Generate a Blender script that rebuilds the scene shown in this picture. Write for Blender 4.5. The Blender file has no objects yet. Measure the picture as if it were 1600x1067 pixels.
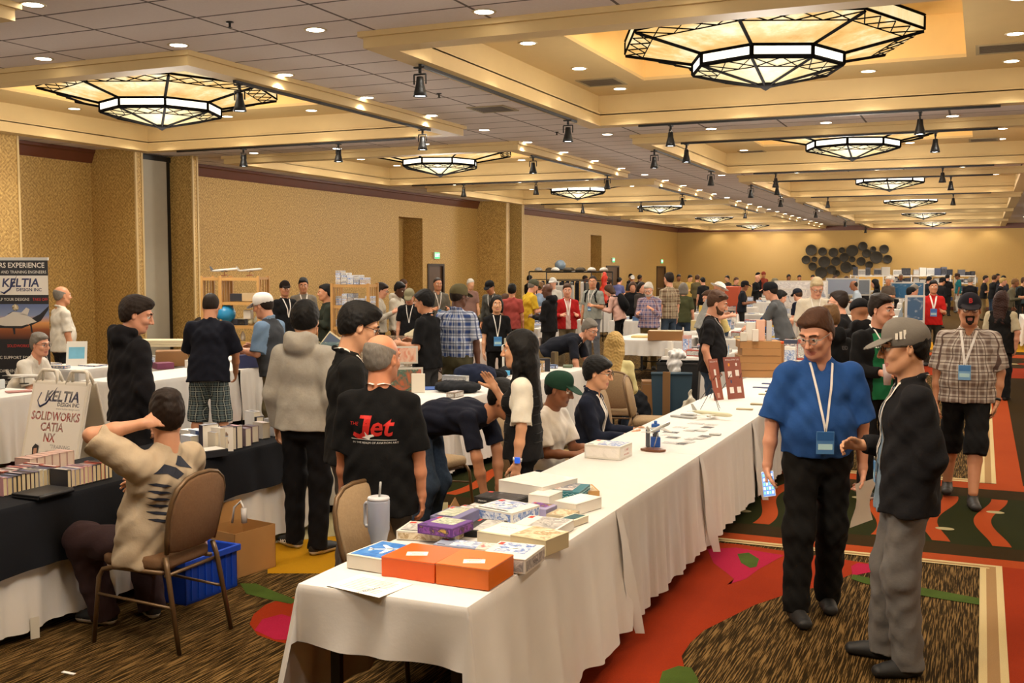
import bpy, bmesh, math, random
import numpy as np
from mathutils import Vector, Matrix, Euler
from mathutils.bvhtree import BVHTree
PI = math.pi
R = math.radians
SC = bpy.context.scene
COL = SC.collection

# ---------------------------------------------------------------- camera
EYE = 2.04; FPX = 1673.0; HORY = 420.0; VPX = 1536.0
PITCH = math.atan((533.5-HORY)/FPX)
YAW = math.atan((VPX-800)/math.hypot(FPX, 533.5-HORY))
cam = bpy.data.cameras.new('camera'); camo = bpy.data.objects.new('camera', cam); COL.objects.link(camo)
cam.sensor_width = 36.0; cam.lens = 36.0*FPX/1600.0; cam.clip_end = 300; cam.clip_start = 0.05
camo.location = (0, 0, EYE); camo.rotation_euler = (PI/2-PITCH, 0, YAW)
SC.camera = camo
# measured points of the place: a sight line from the camera met with a level plane
_fw = np.array([-math.sin(YAW)*math.cos(PITCH), math.cos(YAW)*math.cos(PITCH), -math.sin(PITCH)])
_rt = np.array([math.cos(YAW), math.sin(YAW), 0.0]); _up = np.cross(_rt, _fw)
def at(x, y, z=0.0):
    r = _fw+_rt*(x-800)/FPX+_up*(533.5-y)/FPX
    t = (z-EYE)/r[2]
    return Vector((r[0]*t, r[1]*t, z))
def atd(x, d, z=0.0):
    """point at horizontal distance d along the sight line through column x"""
    r = _fw+_rt*(x-800)/FPX
    return Vector((r[0]*d, r[1]*d, z))

# ---------------------------------------------------------------- colour management, world
SC.view_settings.view_transform = 'Standard'; SC.view_settings.look = 'None'
SC.view_settings.exposure = 0.57; SC.view_settings.gamma = 1.0
SC.view_settings.use_curve_mapping = False
SC.cycles.use_denoising = True
SC.cycles.max_bounces = 6; SC.cycles.diffuse_bounces = 4; SC.cycles.glossy_bounces = 2; SC.cycles.transmission_bounces = 4
SC.cycles.sample_clamp_indirect = 4.0
SC.cycles.caustics_reflective = False; SC.cycles.caustics_refractive = False
W = bpy.data.worlds.new('world'); SC.world = W; W.use_nodes = True
W.node_tree.nodes['Background'].inputs[0].default_value = (1.0, .93, .82, 1)
W.node_tree.nodes['Background'].inputs[1].default_value = 0.12

# strengths of the room's lamps
P_DOWN = 50.0       # recessed downlight spot, W
P_COVE = 36.0       # cove light above each chandelier
P_GLASS = 1.9       # chandelier glass
P_BAND = 5.0        # chandelier white band
P_ROOM = 190.0      # soft light each chandelier throws down
P_TRACK = 25.0

# ---------------------------------------------------------------- properties
def tag(o, label=None, cat=None, group=None, kind=None):
    if label: o['label'] = label
    if cat: o['category'] = cat
    if group: o['group'] = group
    if kind: o['kind'] = kind
    return o
def thing(name, label, cat, loc=(0, 0, 0), rz=0.0, group=None):
    o = bpy.data.objects.new(name, None); COL.objects.link(o)
    o.location = loc; o.rotation_euler = (0, 0, rz); o.empty_display_size = .1
    return tag(o, label, cat, group)
_kids = {}
def link(name, me, parent=None):
    o = bpy.data.objects.new(name, me); COL.objects.link(o)
    if parent is not None:
        o.parent = parent; _kids.setdefault(parent.name, []).append(o)
    return o
def copy_tree(o, parent=None):
    c = o.copy(); COL.objects.link(c)
    if parent is not None:
        c.parent = parent; _kids.setdefault(parent.name, []).append(c)
    for ch in list(_kids.get(o.name, [])): copy_tree(ch, c)
    return c
def place(o, loc, rz=0.0, label=None, group=None):
    o.location = loc; o.rotation_euler = (0, 0, rz)
    if label: o['label'] = label
    if group: o['group'] = group
    return o

# ---------------------------------------------------------------- materials
_M = {}
def srgb(h):
    if isinstance(h, str):
        h = h.lstrip('#'); h = ''.join(q*2 for q in h) if len(h) == 3 else h; c = [int(h[i:i+2], 16)/255 for i in (0, 2, 4)]
    else: c = list(h)
    return tuple([(x/12.92 if x <= .04045 else ((x+.055)/1.055)**2.4) for x in c]+[1.0])
class NT:
    def __init__(s, name):
        s.m = bpy.data.materials.new(name); s.m.use_nodes = True; s.t = s.m.node_tree
        s.b = s.t.nodes['Principled BSDF']
    def n(s, typ, **kw):
        x = s.t.nodes.new('ShaderNode'+typ)
        for k, v in kw.items(): setattr(x, k, v)
        return x
    def l(s, a, b): s.t.links.new(a, b)
    def math(s, op, a, b=None, c=None):
        x = s.n('Math', operation=op)
        for i, v in enumerate((a, b, c)):
            if v is None: continue
            if isinstance(v, (int, float)): x.inputs[i].default_value = v
            else: s.l(v, x.inputs[i])
        return x.outputs[0]
    def coord(s, out='Object', scale=(1, 1, 1), loc=(0, 0, 0), rot=(0, 0, 0)):
        tc = s.n('TexCoord'); mp = s.n('Mapping')
        mp.inputs['Scale'].default_value = scale; mp.inputs['Location'].default_value = loc; mp.inputs['Rotation'].default_value = rot
        s.l(tc.outputs[out], mp.inputs[0]); return mp.outputs[0]
    def noise(s, vec, scale=5, detail=3, rough=.5):
        x = s.n('TexNoise'); x.inputs['Scale'].default_value = scale; x.inputs['Detail'].default_value = detail
        x.inputs['Roughness'].default_value = rough
        s.l(vec, x.inputs['Vector']); return x.outputs['Fac']
    def ramp(s, fac, stops, interp='LINEAR'):
        x = s.n('ValToRGB'); x.color_ramp.interpolation = interp
        e = x.color_ramp.elements
        while len(e) < len(stops): e.new(.5)
        for i, (p, c) in enumerate(stops):
            e[i].position = p; e[i].color = srgb(c)
        s.l(fac, x.inputs[0]); return x.outputs[0]
    def mix(s, fac, a, b, blend='MIX'):
        x = s.n('Mix', data_type='RGBA', blend_type=blend)
        for sock, v in ((x.inputs[0], fac), (x.inputs[6], a), (x.inputs[7], b)):
            if isinstance(v, (int, float)): sock.default_value = v
            elif isinstance(v, (str, tuple)): sock.default_value = srgb(v)
            else: s.l(v, sock)
        return x.outputs[2]
    def bump(s, h, strength=.3, dist=.01):
        x = s.n('Bump'); x.inputs['Strength'].default_value = strength; x.inputs['Distance'].default_value = dist
        s.l(h, x.inputs['Height']); s.l(x.outputs[0], s.b.inputs['Normal'])
    def base(s, v):
        if isinstance(v, (str, tuple)): s.b.inputs['Base Color'].default_value = srgb(v)
        else: s.l(v, s.b.inputs['Base Color'])
    def rough(s, v): s.b.inputs['Roughness'].default_value = v
def M(col, rough=.6, metal=0.0, noise=0.0, emit=0.0, spec=None, alpha=None):
    """plain paint / plastic / card with faint mottling"""
    key = (col, rough, metal, noise, emit, spec, alpha)
    if key in _M: return _M[key]
    t = NT('mat_%s' % (col if isinstance(col, str) else 'c')); 
    if noise:
        f = t.noise(t.coord(), 6, 4)
        c = srgb(col); lo = tuple(max(0, x*(1-noise)) for x in c[:3]); hi = tuple(min(1, x*(1+noise)) for x in c[:3])
        x = t.n('Mix', data_type='RGBA'); t.l(f, x.inputs[0]); x.inputs[6].default_value = lo+(1,); x.inputs[7].default_value = hi+(1,)
        t.l(x.outputs[2], t.b.inputs['Base Color'])
    else: t.base(col)
    t.rough(rough); t.b.inputs['Metallic'].default_value = metal
    if spec is not None: t.b.inputs['Specular IOR Level'].default_value = spec
    if emit:
        t.b.inputs['Emission Color'].default_value = srgb(col); t.b.inputs['Emission Strength'].default_value = emit
    if alpha is not None:
        t.b.inputs['Alpha'].default_value = alpha
    _M[key] = t.m; return t.m
def cloth(col, kind='plain', col2=None, col3=None, scale=1.0, rough=.9, bmp=.4):
    """woven cloth: plain, check (plaid) or mottled"""
    key = ('cloth', col, kind, col2, col3, scale, bmp)
    if key in _M: return _M[key]
    t = NT('cloth_'+kind)
    v = t.coord()
    f = t.noise(v, 9, 4, .6)
    if kind == 'check':
        sx = t.n('SeparateXYZ'); t.l(v, sx.inputs[0])
        P = .085*scale
        def band(o, w, off=0.0):
            a = t.math('FRACT', t.math('DIVIDE', t.math('ADD', o, off+50), P))
            return t.math('LESS_THAN', t.math('ABSOLUTE', t.math('SUBTRACT', a, .5)), w/2)
        h = t.math('MULTIPLY', t.math('ARCTAN2', sx.outputs[0], t.math('ADD', sx.outputs[1], .001)), .17)
        h1 = band(h, .42); v1 = band(sx.outputs[2], .42)
        h2 = band(h, .1, P/2); v2 = band(sx.outputs[2], .1, P/2)
        half = t.math('MULTIPLY', t.math('ADD', h1, v1), .5)
        c = t.mix(half, col, col2)
        c = t.mix(t.math('MULTIPLY', t.math('MAXIMUM', h2, v2), .85), c, col3 or col2)
        c = t.mix(t.math('MULTIPLY', f, .25), c, (0, 0, 0))
    elif kind == 'heather':
        g = t.noise(v, 60, 3, .7)
        c = t.mix(g, col, col2 or col)
    else:
        c0 = srgb(col)
        x = t.n('Mix', data_type='RGBA'); t.l(f, x.inputs[0])
        x.inputs[6].default_value = tuple(k*(.8 if bmp > .2 else .95) for k in c0[:3])+(1,); x.inputs[7].default_value = tuple(min(1, k*(1.15 if bmp > .2 else 1.03)) for k in c0[:3])+(1,)
        c = x.outputs[2]
    t.base(c); t.rough(rough); t.b.inputs['Specular IOR Level'].default_value = .2
    fine = t.noise(v, 14*scale, 5, .65)
    t.bump(fine, bmp, .012)
    _M[key] = t.m; return t.m

# ---------------------------------------------------------------- mesh builder
class MB:
    def __init__(s): s.v = []; s.f = []; s.mi = []; s.sm = []
    def add(s, vs, fs, mi=0, smooth=False, T=None):
        o = len(s.v)
        if T is not None: vs = [T @ Vector(p) for p in vs]
        s.v += [tuple(p) for p in vs]
        s.f += [[o+i for i in f] for f in fs]; s.mi += [mi]*len(fs); s.sm += [smooth]*len(fs)
        return s
    def box(s, x0, x1, y0, y1, z0, z1, mi=0, T=None, bev=0.0):
        if bev > 0:
            bm = bmesh.new()
            bmesh.ops.create_cube(bm, size=1.0)
            for w in bm.verts: w.co = Vector(((x0+x1)/2+w.co.x*(x1-x0), (y0+y1)/2+w.co.y*(y1-y0), (z0+z1)/2+w.co.z*(z1-z0)))
            bmesh.ops.bevel(bm, geom=list(bm.edges), offset=bev, segments=2, affect='EDGES', profile=.5)
            bm.verts.index_update()
            s.add([w.co.copy() for w in bm.verts], [[w.index for w in f.verts] for f in bm.faces], mi, False, T); bm.free(); return s
        v = [(x0, y0, z0), (x1, y0, z0), (x1, y1, z0), (x0, y1, z0), (x0, y0, z1), (x1, y0, z1), (x1, y1, z1), (x0, y1, z1)]
        return s.add(v, [(0, 3, 2, 1), (4, 5, 6, 7), (0, 1, 5, 4), (1, 2, 6, 5), (2, 3, 7, 6), (3, 0, 4, 7)], mi, False, T)
    def quad(s, a, b, c, d, mi=0): return s.add([a, b, c, d], [(0, 1, 2, 3)], mi)
    def poly(s, pts, mi=0): return s.add(pts, [tuple(range(len(pts)))], mi)
    def prism(s, pts, z0, z1, mi=0, T=None):
        n = len(pts)
        v = [(p[0], p[1], z0) for p in pts]+[(p[0], p[1], z1) for p in pts]
        f = [tuple(range(n-1, -1, -1)), tuple(range(n, 2*n))]+[(i, (i+1) % n, n+(i+1) % n, n+i) for i in range(n)]
        return s.add(v, f, mi, False, T)
    def tube(s, pts, r, n=8, mi=0, T=None, closed=False, caps=True, smooth=True):
        pts = [Vector(p) for p in pts]
        rr = r if isinstance(r, (list, tuple)) else [r]*len(pts)
        vs = []; fs = []; m = len(pts); prev = None
        for i, p in enumerate(pts):
            if closed: d = pts[(i+1) % m]-pts[i-1]
            else: d = pts[min(i+1, m-1)]-pts[max(i-1, 0)]
            if d.length < 1e-9: d = Vector((0, 0, 1))
            d.normalize()
            if prev is None:
                a = Vector((0, 0, 1)) if abs(d.z) < .9 else Vector((1, 0, 0))
                u = d.cross(a).normalized()
            else:
                u = (prev-d*prev.dot(d)); u = u.normalized() if u.length > 1e-6 else prev
            prev = u; w = d.cross(u)
            for k in range(n):
                a = 2*PI*k/n; vs.append(p+(u*math.cos(a)+w*math.sin(a))*rr[i])
        e = m if closed else m-1
        for i in range(e):
            j = (i+1) % m
            for k in range(n):
                k2 = (k+1) % n; fs.append((i*n+k, i*n+k2, j*n+k2, j*n+k))
        if caps and not closed:
            fs.append(tuple(range(n-1, -1, -1))); fs.append(tuple((m-1)*n+k for k in range(n)))
        return s.add(vs, fs, mi, smooth, T)
    def lathe(s, prof, n=24, mi=0, T=None, smooth=True, c=(0, 0)):
        vs = []; fs = []
        for (r, z) in prof:
            for k in range(n):
                a = 2*PI*k/n; vs.append((c[0]+r*math.cos(a), c[1]+r*math.sin(a), z))
        for i in range(len(prof)-1):
            for k in range(n):
                k2 = (k+1) % n; fs.append((i*n+k, i*n+k2, (i+1)*n+k2, (i+1)*n+k))
        if prof[0][0] > 1e-6: fs.append(tuple(range(n-1, -1, -1)))
        if prof[-1][0] > 1e-6: fs.append(tuple((len(prof)-1)*n+k for k in range(n)))
        return s.add(vs, fs, mi, smooth, T)
    def mesh(s, name, mats):
        me = bpy.data.meshes.new(name); me.from_pydata(s.v, [], s.f)
        if not isinstance(mats, (list, tuple)): mats = [mats]
        for m in mats: me.materials.append(m)
        me.polygons.foreach_set('material_index', s.mi); me.polygons.foreach_set('use_smooth', s.sm)
        me.update(); return me
    def build(s, name, mats, parent=None): return link(name, s.mesh(name, mats), parent)
def struct(name, mb, mats, parent=None):
    o = mb.build(name, mats, parent)
    if parent is None: o['kind'] = 'structure'
    return o
def TR(loc=(0, 0, 0), rz=0.0, rx=0.0, ry=0.0, s=1.0):
    return Matrix.Translation(loc) @ Euler((rx, ry, rz)).to_matrix().to_4x4() @ Matrix.Scale(s, 4)

# ---------------------------------------------------------------- lettering as flat mesh
_fonts = {}
def text_mb(txt, size, width=None, shear=0.0, bold=0.0, align='CENTER', res=2):
    """vertices/faces of a line of lettering in the XY plane, centred"""
    cu = bpy.data.curves.new('t', 'FONT'); cu.body = txt; cu.size = size; cu.resolution_u = res
    cu.align_x = align; cu.align_y = 'CENTER'; cu.shear = shear; cu.offset = bold; cu.fill_mode = 'FRONT'
    o = bpy.data.objects.new('t', cu); me = o.to_mesh()
    vs = [v.co.copy() for v in me.vertices]; fs = [tuple(p.vertices) for p in me.polygons]
    o.to_mesh_clear(); bpy.data.objects.remove(o); bpy.data.curves.remove(cu)
    if width and vs:
        xs = [v.x for v in vs]; w = max(xs)-min(xs); k = width/w
        c = (max(xs)+min(xs))/2 if align == 'CENTER' else 0
        for v in vs: v.x = (v.x-c)*k
    return vs, fs
def add_text(mb, txt, size, T, mi=0, width=None, **kw):
    vs, fs = text_mb(txt, size, width, **kw); mb.add(vs, fs, mi, False, T)
# ================================================================ THE ROOM
CEIL = 4.28; LIP = 4.13; SOF = 4.57
XL, XR, Y0, Y1 = -15.5, 9.0, -5.0, 58.0
CX = [-10.75, -2.25, 6.25]; CY = [3.55+8.55*i for i in range(7)]   # coffer centres
HI = 2.95; HO = 3.2

def wallpaper_mat(name, c1, c2, c3):
    t = NT(name); v = t.coord(scale=(1, 1, 1))
    vo = t.n('TexVoronoi', feature='F1', distance='MANHATTAN'); vo.inputs['Scale'].default_value = 5.0; t.l(v, vo.inputs['Vector'])
    n1 = t.noise(v, 26, 4, .6); n2 = None
    a = t.math('FRACT', t.math('MULTIPLY', vo.outputs['Distance'], 3.0))
    f = t.math('ADD', t.math('MULTIPLY', a, .22), t.math('MULTIPLY', n1, .82))
    c = t.ramp(f, [(.3, c1), (.5, c2), (.72, c3)])
    t.base(c); t.rough(.55); t.b.inputs['Metallic'].default_value = .15; t.bump(f, .25, .01)
    return t.m
WALLP = wallpaper_mat('gold_wallpaper', '#866731', '#b08c4c', '#d4b16a')
def tile_mat():
    t = NT('ceiling_tile'); tc = t.n('TexCoord'); sx = t.n('SeparateXYZ'); t.l(tc.outputs['Object'], sx.inputs[0])
    def ln(o, per, off, w):
        a = t.math('FRACT', t.math('DIVIDE', t.math('ADD', o, 120+off), per))
        d = t.math('MULTIPLY', t.math('ABSOLUTE', t.math('SUBTRACT', a, .5)), 2.0)
        return t.math('GREATER_THAN', d, 1-w/per*2)
    g = t.math('MAXIMUM', ln(sx.outputs[0], 1.2, .15+.35, .015), ln(sx.outputs[1], .61, .31, .015))
    n = t.noise(tc.outputs['Object'], 45, 4, .7); n2 = t.noise(tc.outputs['Object'], .8, 2)
    c = t.mix(n, '#d8cecb', '#ebe3e0'); c = t.mix(t.math('MULTIPLY', n2, .3), c, '#d9cfcb')
    t.base(t.mix(t.math('MULTIPLY', g, .85), c, '#4a3d38')); t.rough(.95)
    t.b.inputs['Specular IOR Level'].default_value = .1
    return t.m
TILE = tile_mat()
CREAM = M('#ccb07a', .6, noise=.04); CREAMD = M('#cbb486', .6, noise=.05)
YELLOW = M('#e6c37e', .7, noise=.05)
CROWN = M('#5e2f1a', .35, noise=.2)
BLACK = M('#0b0a0a', .5); IRON = M('#0a0807', .9, spec=.05)

def plane_with_holes(mb, x0, x1, y0, y1, z, holes, mi=0):
    xs = sorted(set([x0, x1]+[h[0] for h in holes]+[h[1] for h in holes])); ys = sorted(set([y0, y1]+[h[2] for h in holes]+[h[3] for h in holes]))
    xs = [x for x in xs if x0 <= x <= x1]; ys = [y for y in ys if y0 <= y <= y1]
    for i in range(len(xs)-1):
        for j in range(len(ys)-1):
            cx = (xs[i]+xs[i+1])/2; cy = (ys[j]+ys[j+1])/2
            if any(h[0] < cx < h[1] and h[2] < cy < h[3] for h in holes): continue
            mb.quad((xs[i], ys[j], z), (xs[i], ys[j+1], z), (xs[i+1], ys[j+1], z), (xs[i+1], ys[j], z), mi)
def ring(mb, cx, cy, ho, hi, z0, z1, mi=0):
    """square ring (box section)"""
    for (a0, a1, b0, b1) in ((-ho, ho, -ho, -hi), (-ho, ho, hi, ho), (-ho, -hi, -hi, hi), (hi, ho, -hi, hi)):
        mb.box(cx+a0, cx+a1, cy+b0, cy+b1, z0, z1, mi)

# ceiling
cl = MB()
plane_with_holes(cl, XL, XR, Y0, Y1, CEIL, [(x-HI-.1, x+HI+.1, y-HI-.1, y+HI+.1) for x in CX for y in CY])
cl.box(XL, XR, Y0, Y1, 5.3, 5.5)
ceiling = struct('ceiling', cl, TILE)
k = 0
for x in CX:
    for y in CY:
        k += 1
        mb = MB()
        ring(mb, x, y, HO, HI, LIP, CEIL+.04)                # hanging frame
        ring(mb, x, y, HO+.04, HO, CEIL-.05, CEIL+.02)
        ring(mb, x, y, HI+.1, HI, CEIL, CEIL+.015)
        ring(mb, x, y, HI+.12, HI+.03, CEIL+.0, SOF+.02)     # set-back upright
        ring(mb, x, y, HI+.1, 2.0, SOF, SOF+.04, 0)          # soffit
        tr = struct('trim_%d' % k, mb, [CREAM])
        m2 = MB(); ring(m2, x, y, 2.06, 2.0, SOF+.04, 5.1); m2.box(x-2.06, x+2.06, y-2.06, y+2.06, 5.1, 5.15)
        struct('recess_lining', m2, [YELLOW], tr)
# walls
wl = MB()
niches = [(27.17, 28.6, 3.55), (43.75, 45.18, 3.5)]
doors = [(28.95, 29.93, 2.14), (45.85, 47.6, 2.13), (54.0, 55.6, 2.12)]
cuts = sorted(niches+doors)
y = Y0
for (a, b, h) in cuts:
    wl.box(XL-.1, XL, y, a, 0, CEIL); wl.box(XL-.1, XL, a, b, h, CEIL); y = b
wl.box(XL-.1, XL, y, Y1, 0, CEIL)
for (a, b, h) in niches:
    wl.box(XL-.75, XL-.65, a-.1, b+.1, 0, h+.1); wl.box(XL-.65, XL-.1, a-.1, a, 0, h+.1); wl.box(XL-.65, XL-.1, b, b+.1, 0, h+.1); wl.box(XL-.65, XL-.1, a, b, h, h+.1)
wall_left = struct('wall_left', wl, WALLP)
bk = MB(); bk.box(XL-.1, XR+.1, Y1, Y1+.1, 0, CEIL); struct('wall_back', bk, WALLP)
rw = MB(); rw.box(XR, XR+.1, Y0, Y1, 0, CEIL); struct('wall_right', rw, WALLP)
fr = MB(); fr.box(XL, XR, Y0-.1, Y0, 0, CEIL); struct('wall_front', fr, WALLP)
PANEL = M('#a79f8c', .7, noise=.06)
def pier(n, x0, y0, y1, xf=-14.42):
    mb = MB(); mb.box(XL, xf, y0, y1, 0, CEIL, 0); 
    o = struct('trim_%d' % n, mb, [WALLP])
    e = MB(); e.box(xf-.02, xf+.012, y0-.012, y0+.03, 0, CEIL-.001); e.box(xf-.02, xf+.012, y1-.03, y1+.012, 0, CEIL-.001)
    struct('edge_strip', e, [CREAM], o)
pier(30, 0, 11.2, 12.87); pier(31, 0, 15.5, 15.68); pier(32, 0, 17.07, 17.22); pier(33, 0, 32.4, 32.6); pier(34, 0, 33.7, 33.85)
pp = MB(); pp.box(XL, -14.95, 15.68, 16.93, 0, CEIL-.12); struct('trim_35', pp, [PANEL])
pp = MB(); pp.box(XL, -14.95, 32.6, 33.6, 0, CEIL-.12); struct('trim_36', pp, [PANEL])
pp = MB(); pp.box(XL, -14.96, 15.68, 17.07, CEIL-.12, CEIL-.02); pp.box(XL, -14.99, 16.93, 17.07, 0, CEIL-.12); struct('trim_37', pp, [BLACK])
# crown
def crown(n, y0, y1):
    mb = MB()
    prof = [(XL, 4.03), (XL+.03, 4.03), (XL+.045, 4.07), (XL+.09, 4.2), (XL+.12, 4.22), (XL+.12, 4.275), (XL, 4.275)]
    m = len(prof); v = [(p[0], y0, p[1]) for p in prof]+[(p[0], y1, p[1]) for p in prof]
    mb.add(v, [tuple(range(m-1, -1, -1)), tuple(range(m, 2*m))]+[(i, (i+1) % m, m+(i+1) % m, m+i) for i in range(m)])
    struct('trim_%d' % n, mb, [CROWN])
crown(40, 12.87, 15.5); crown(41, 17.22, 32.4); crown(42, 33.85, 57.9)
cb = MB(); cb.box(XL, XR, Y1-.12, Y1, 4.03, 4.275); struct('trim_43', cb, [CROWN])
bs = MB(); bs.box(XL, XL+.02, 17.3, 27.1, 0, .15); bs.box(XL, XL+.02, 33.9, 43.7, 0, .15); struct('baseboard_left', bs, [CROWN])
bs = MB(); bs.box(XL, XR, Y1-.02, Y1, 0, .15); struct('baseboard_back', bs, [CROWN])
# doors
DOOR = M('#4d3216', .45, noise=.25); DFR = M('#2c1a0d', .5)
for i, (a, b, h) in enumerate(doors):
    f = MB(); f.box(XL-.08, XL+.03, a-.06, a+.03, 0, h+.05); f.box(XL-.08, XL+.03, b-.03, b+.06, 0, h+.05); f.box(XL-.08, XL+.03, a, b, h-.02, h+.06)
    d = MB(); d.box(XL-.07, XL-.03, a+.03, b-.03, 0.01, h-.02)
    o = struct('door_%d' % (i+1), d, [DOOR]); struct('door_frame', f, [DFR], o)
    hb = MB(); hb.tube([(XL+.02, a+.12, 1.02), (XL+.04, b-.12, 1.02)], .018, 8); hb.box(XL-.03, XL+.03, a+.1, a+.16, .98, 1.06)
    hb.build('push_bar', M('#8a8378', .35, metal=.8), o)
    s = thing('exit_sign', ['green exit sign above the first door past the gold niche', 'green exit sign above the middle door of the long wall', 'green exit sign above the door nearest the back corner'][i], 'sign', (XL, (a+b)/2, h+.2))
    m = MB(); m.box(.0, .06, -.17, .17, 0, .22, bev=.01); m.build('housing', M('#cfd6cb', .5), s)
    m = MB(); m.box(.06, .064, -.155, .155, .02, .2); m.build('lit_face', M('#1fae5a', .4, emit=1.6), s)
    m = MB(); add_text(m, 'EXIT', .15, Matrix.Translation((.066, 0, .11)) @ Euler((PI/2, 0, PI/2)).to_matrix().to_4x4()); m.build('lettering', M('#e9fff0', .4, emit=2.0), s)
# round woven bowls on the back wall
DISC = NT('dark_woven'); vv = DISC.coord(); wv = DISC.n('TexWave', wave_type='RINGS', rings_direction='Y'); wv.inputs['Scale'].default_value = 9; wv.inputs['Distortion'].default_value = 1.0
DISC.l(vv, wv.inputs['Vector']); DISC.base(DISC.mix(wv.outputs['Fac'], '#1c1812', '#3d3526')); DISC.rough(.7); DISC.bump(wv.outputs['Fac'], .4, .02)
s1 = .2811
discs = [(1060+a*s1, 360+b*s1, c*s1) for a, b, c in [(740,110,30),(803,118,23),(863,123,25),(910,110,16),(968,113,31),(711,163,23),(758,160,15),(812,175,31),(877,172,24),(923,150,24),(968,161,16),(748,200,22),(795,235,31),(853,218,24),(934,205,30),(880,238,18)]]
discs += [(1300+a*s1, 360+b*s1, c*s1) for a, b, c in [(173,88,24),(193,128,23),(230,105,16),(163,172,23),(248,150,32),(291,105,24),(310,160,23),(208,192,20),(120,205,14)]]
dn = 0
for (px, py, r) in discs:
    ray = _fw+_rt*(px-800)/FPX+_up*(533.5-py)/FPX; t = 58.0/ray[1]; q = ray*t+np.array([0, 0, EYE])
    rr = r/1673*58.6
    mb = MB(); mb.lathe([(0, .0), (rr*.6, .01), (rr*.97, .1), (rr, .115), (rr*.95, .115), (rr*.6, .04), (rr*.25, .03), (0, .03)], 28, 0, Matrix.Translation((q[0], 57.985, q[2])) @ Euler((PI/2, 0, 0)).to_matrix().to_4x4() @ Matrix.Translation((0, 0, .0)))
    o = mb.build('wall_basket', DISC.m)
    sz = 'large' if r > 7.8 else ('small' if r < 5 else 'medium')
    posn = ['low', 'middle', 'high'][0 if q[2] < 2.5 else (1 if q[2] < 2.95 else 2)]
    tag(o, '%s dark woven wall disc, %s in the cluster, %s from the left' % (sz, posn, ['first','second','third','fourth','fifth','sixth','seventh','eighth','ninth','tenth','eleventh','twelfth','thirteenth','fourteenth','fifteenth','sixteenth','seventeenth','eighteenth','nineteenth','twentieth','twenty-first','twenty-second','twenty-third','twenty-fourth','twenty-fifth'][sorted([d[0] for d in discs]).index(px)]), 'wall decoration', 'woven discs on the back wall')

# ---------------------------------------------------------------- floor and carpet
def streak_mat():
    t = NT('streak_carpet')
    v = t.coord(scale=(135, 4.2, 1), rot=(0, 0, .05)); n = t.noise(v, 1.0, 2, .6)
    v2 = t.coord(scale=(1, 1, 1)); n2 = t.noise(v2, 130, 2)
    f = t.math('ADD', n, t.math('MULTIPLY', t.math('SUBTRACT', n2, .5), .12))
    c = t.ramp(f, [(.0, '#181108'), (.45, '#281d0c'), (.51, '#3a2b14'), (.58, '#735933'), (1, '#866a41')])
    t.base(c); t.rough(1.0); t.b.inputs['Specular IOR Level'].default_value = .05; t.bump(f, .5, .01)
    return t.m
def pile_mat(name, c1, c2, big=1.2):
    t = NT(name); v = t.coord(); n = t.noise(v, 220, 2); b = t.noise(v, big, 3)
    c = t.mix(b, c1, c2); t.base(t.mix(t.math('MULTIPLY', n, .4), c, (0, 0, 0))); t.rough(1.0); t.b.inputs['Specular IOR Level'].default_value = .05
    t.bump(n, .5, .005); return t.m
STREAK = streak_mat()
CARP = dict(red=pile_mat('carpet_red', '#a03618', '#882c12'), pink=pile_mat('carpet_pink', '#a5203a', '#b0264a'), orange=pile_mat('carpet_orange', '#ab4a20', '#9c3f1c'),
            dgreen=pile_mat('carpet_dark_green', '#23260f', '#2c2e13'), brown=pile_mat('carpet_brown', '#3a2a12', '#2e220e'), cream=pile_mat('carpet_cream', '#d8c291', '#cbb47e'),
            tan=pile_mat('carpet_tan', '#a9855a', '#9d7a50'), leaf=pile_mat('carpet_leaf', '#53682a', '#3c4b1e', 6), gold=pile_mat('carpet_gold', '#c9921b', '#a87912'), pale=pile_mat('carpet_pale', '#b9ad83', '#a69a70'))
fl = MB(); fl.box(XL, XR, Y0, Y1, -.1, 0)
floor = struct('floor', fl, STREAK)
_z = [0]
def patch(name, pts, mat, lvl):
    _z[0] += 1; mb = MB(); z = .0012*lvl+.00001*_z[0]
    mb.poly([(p[0], p[1], z) for p in pts]); 
    o = mb.build(name, CARP.get(mat, STREAK) if isinstance(mat, str) else mat, floor); return o
def rect(name, x0, x1, y0, y1, mat, lvl): return patch(name, [(x0, y0), (x1, y0), (x1, y1), (x0, y1)], mat, lvl)
def blob(name, cx, cy, rx, ry, rot, mat, lvl, n=40, wob=0.0):
    pts = []
    for k in range(n):
        a = 2*PI*k/n; q = 1+wob*math.sin(3*a+cx*3)
        x = rx*math.cos(a)*q; y = ry*math.sin(a)*q
        pts.append((cx+x*math.cos(rot)-y*math.sin(rot), cy+x*math.sin(rot)+y*math.cos(rot)))
    return patch(name, pts, mat, lvl)
def wavy(name, x, y0, y1, w, amp, ph, mat, lvl, lean=0.0, per=1.6):
    """one wavy stripe running along the hall"""
    n = 26; mb = MB(); vs = []
    for i in range(n+1):
        t = i/n; y = y0+(y1-y0)*t; xx = x+amp*math.sin(2*PI*(y-y0)/per+ph)+lean*t
        vs += [(xx-w/2, y, .0012*lvl), (xx+w/2, y, .0012*lvl)]
    mb.add(vs, [(2*i, 2*i+1, 2*i+3, 2*i+2) for i in range(n)])
    return mb.build(name, CARP[mat], floor)
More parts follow.
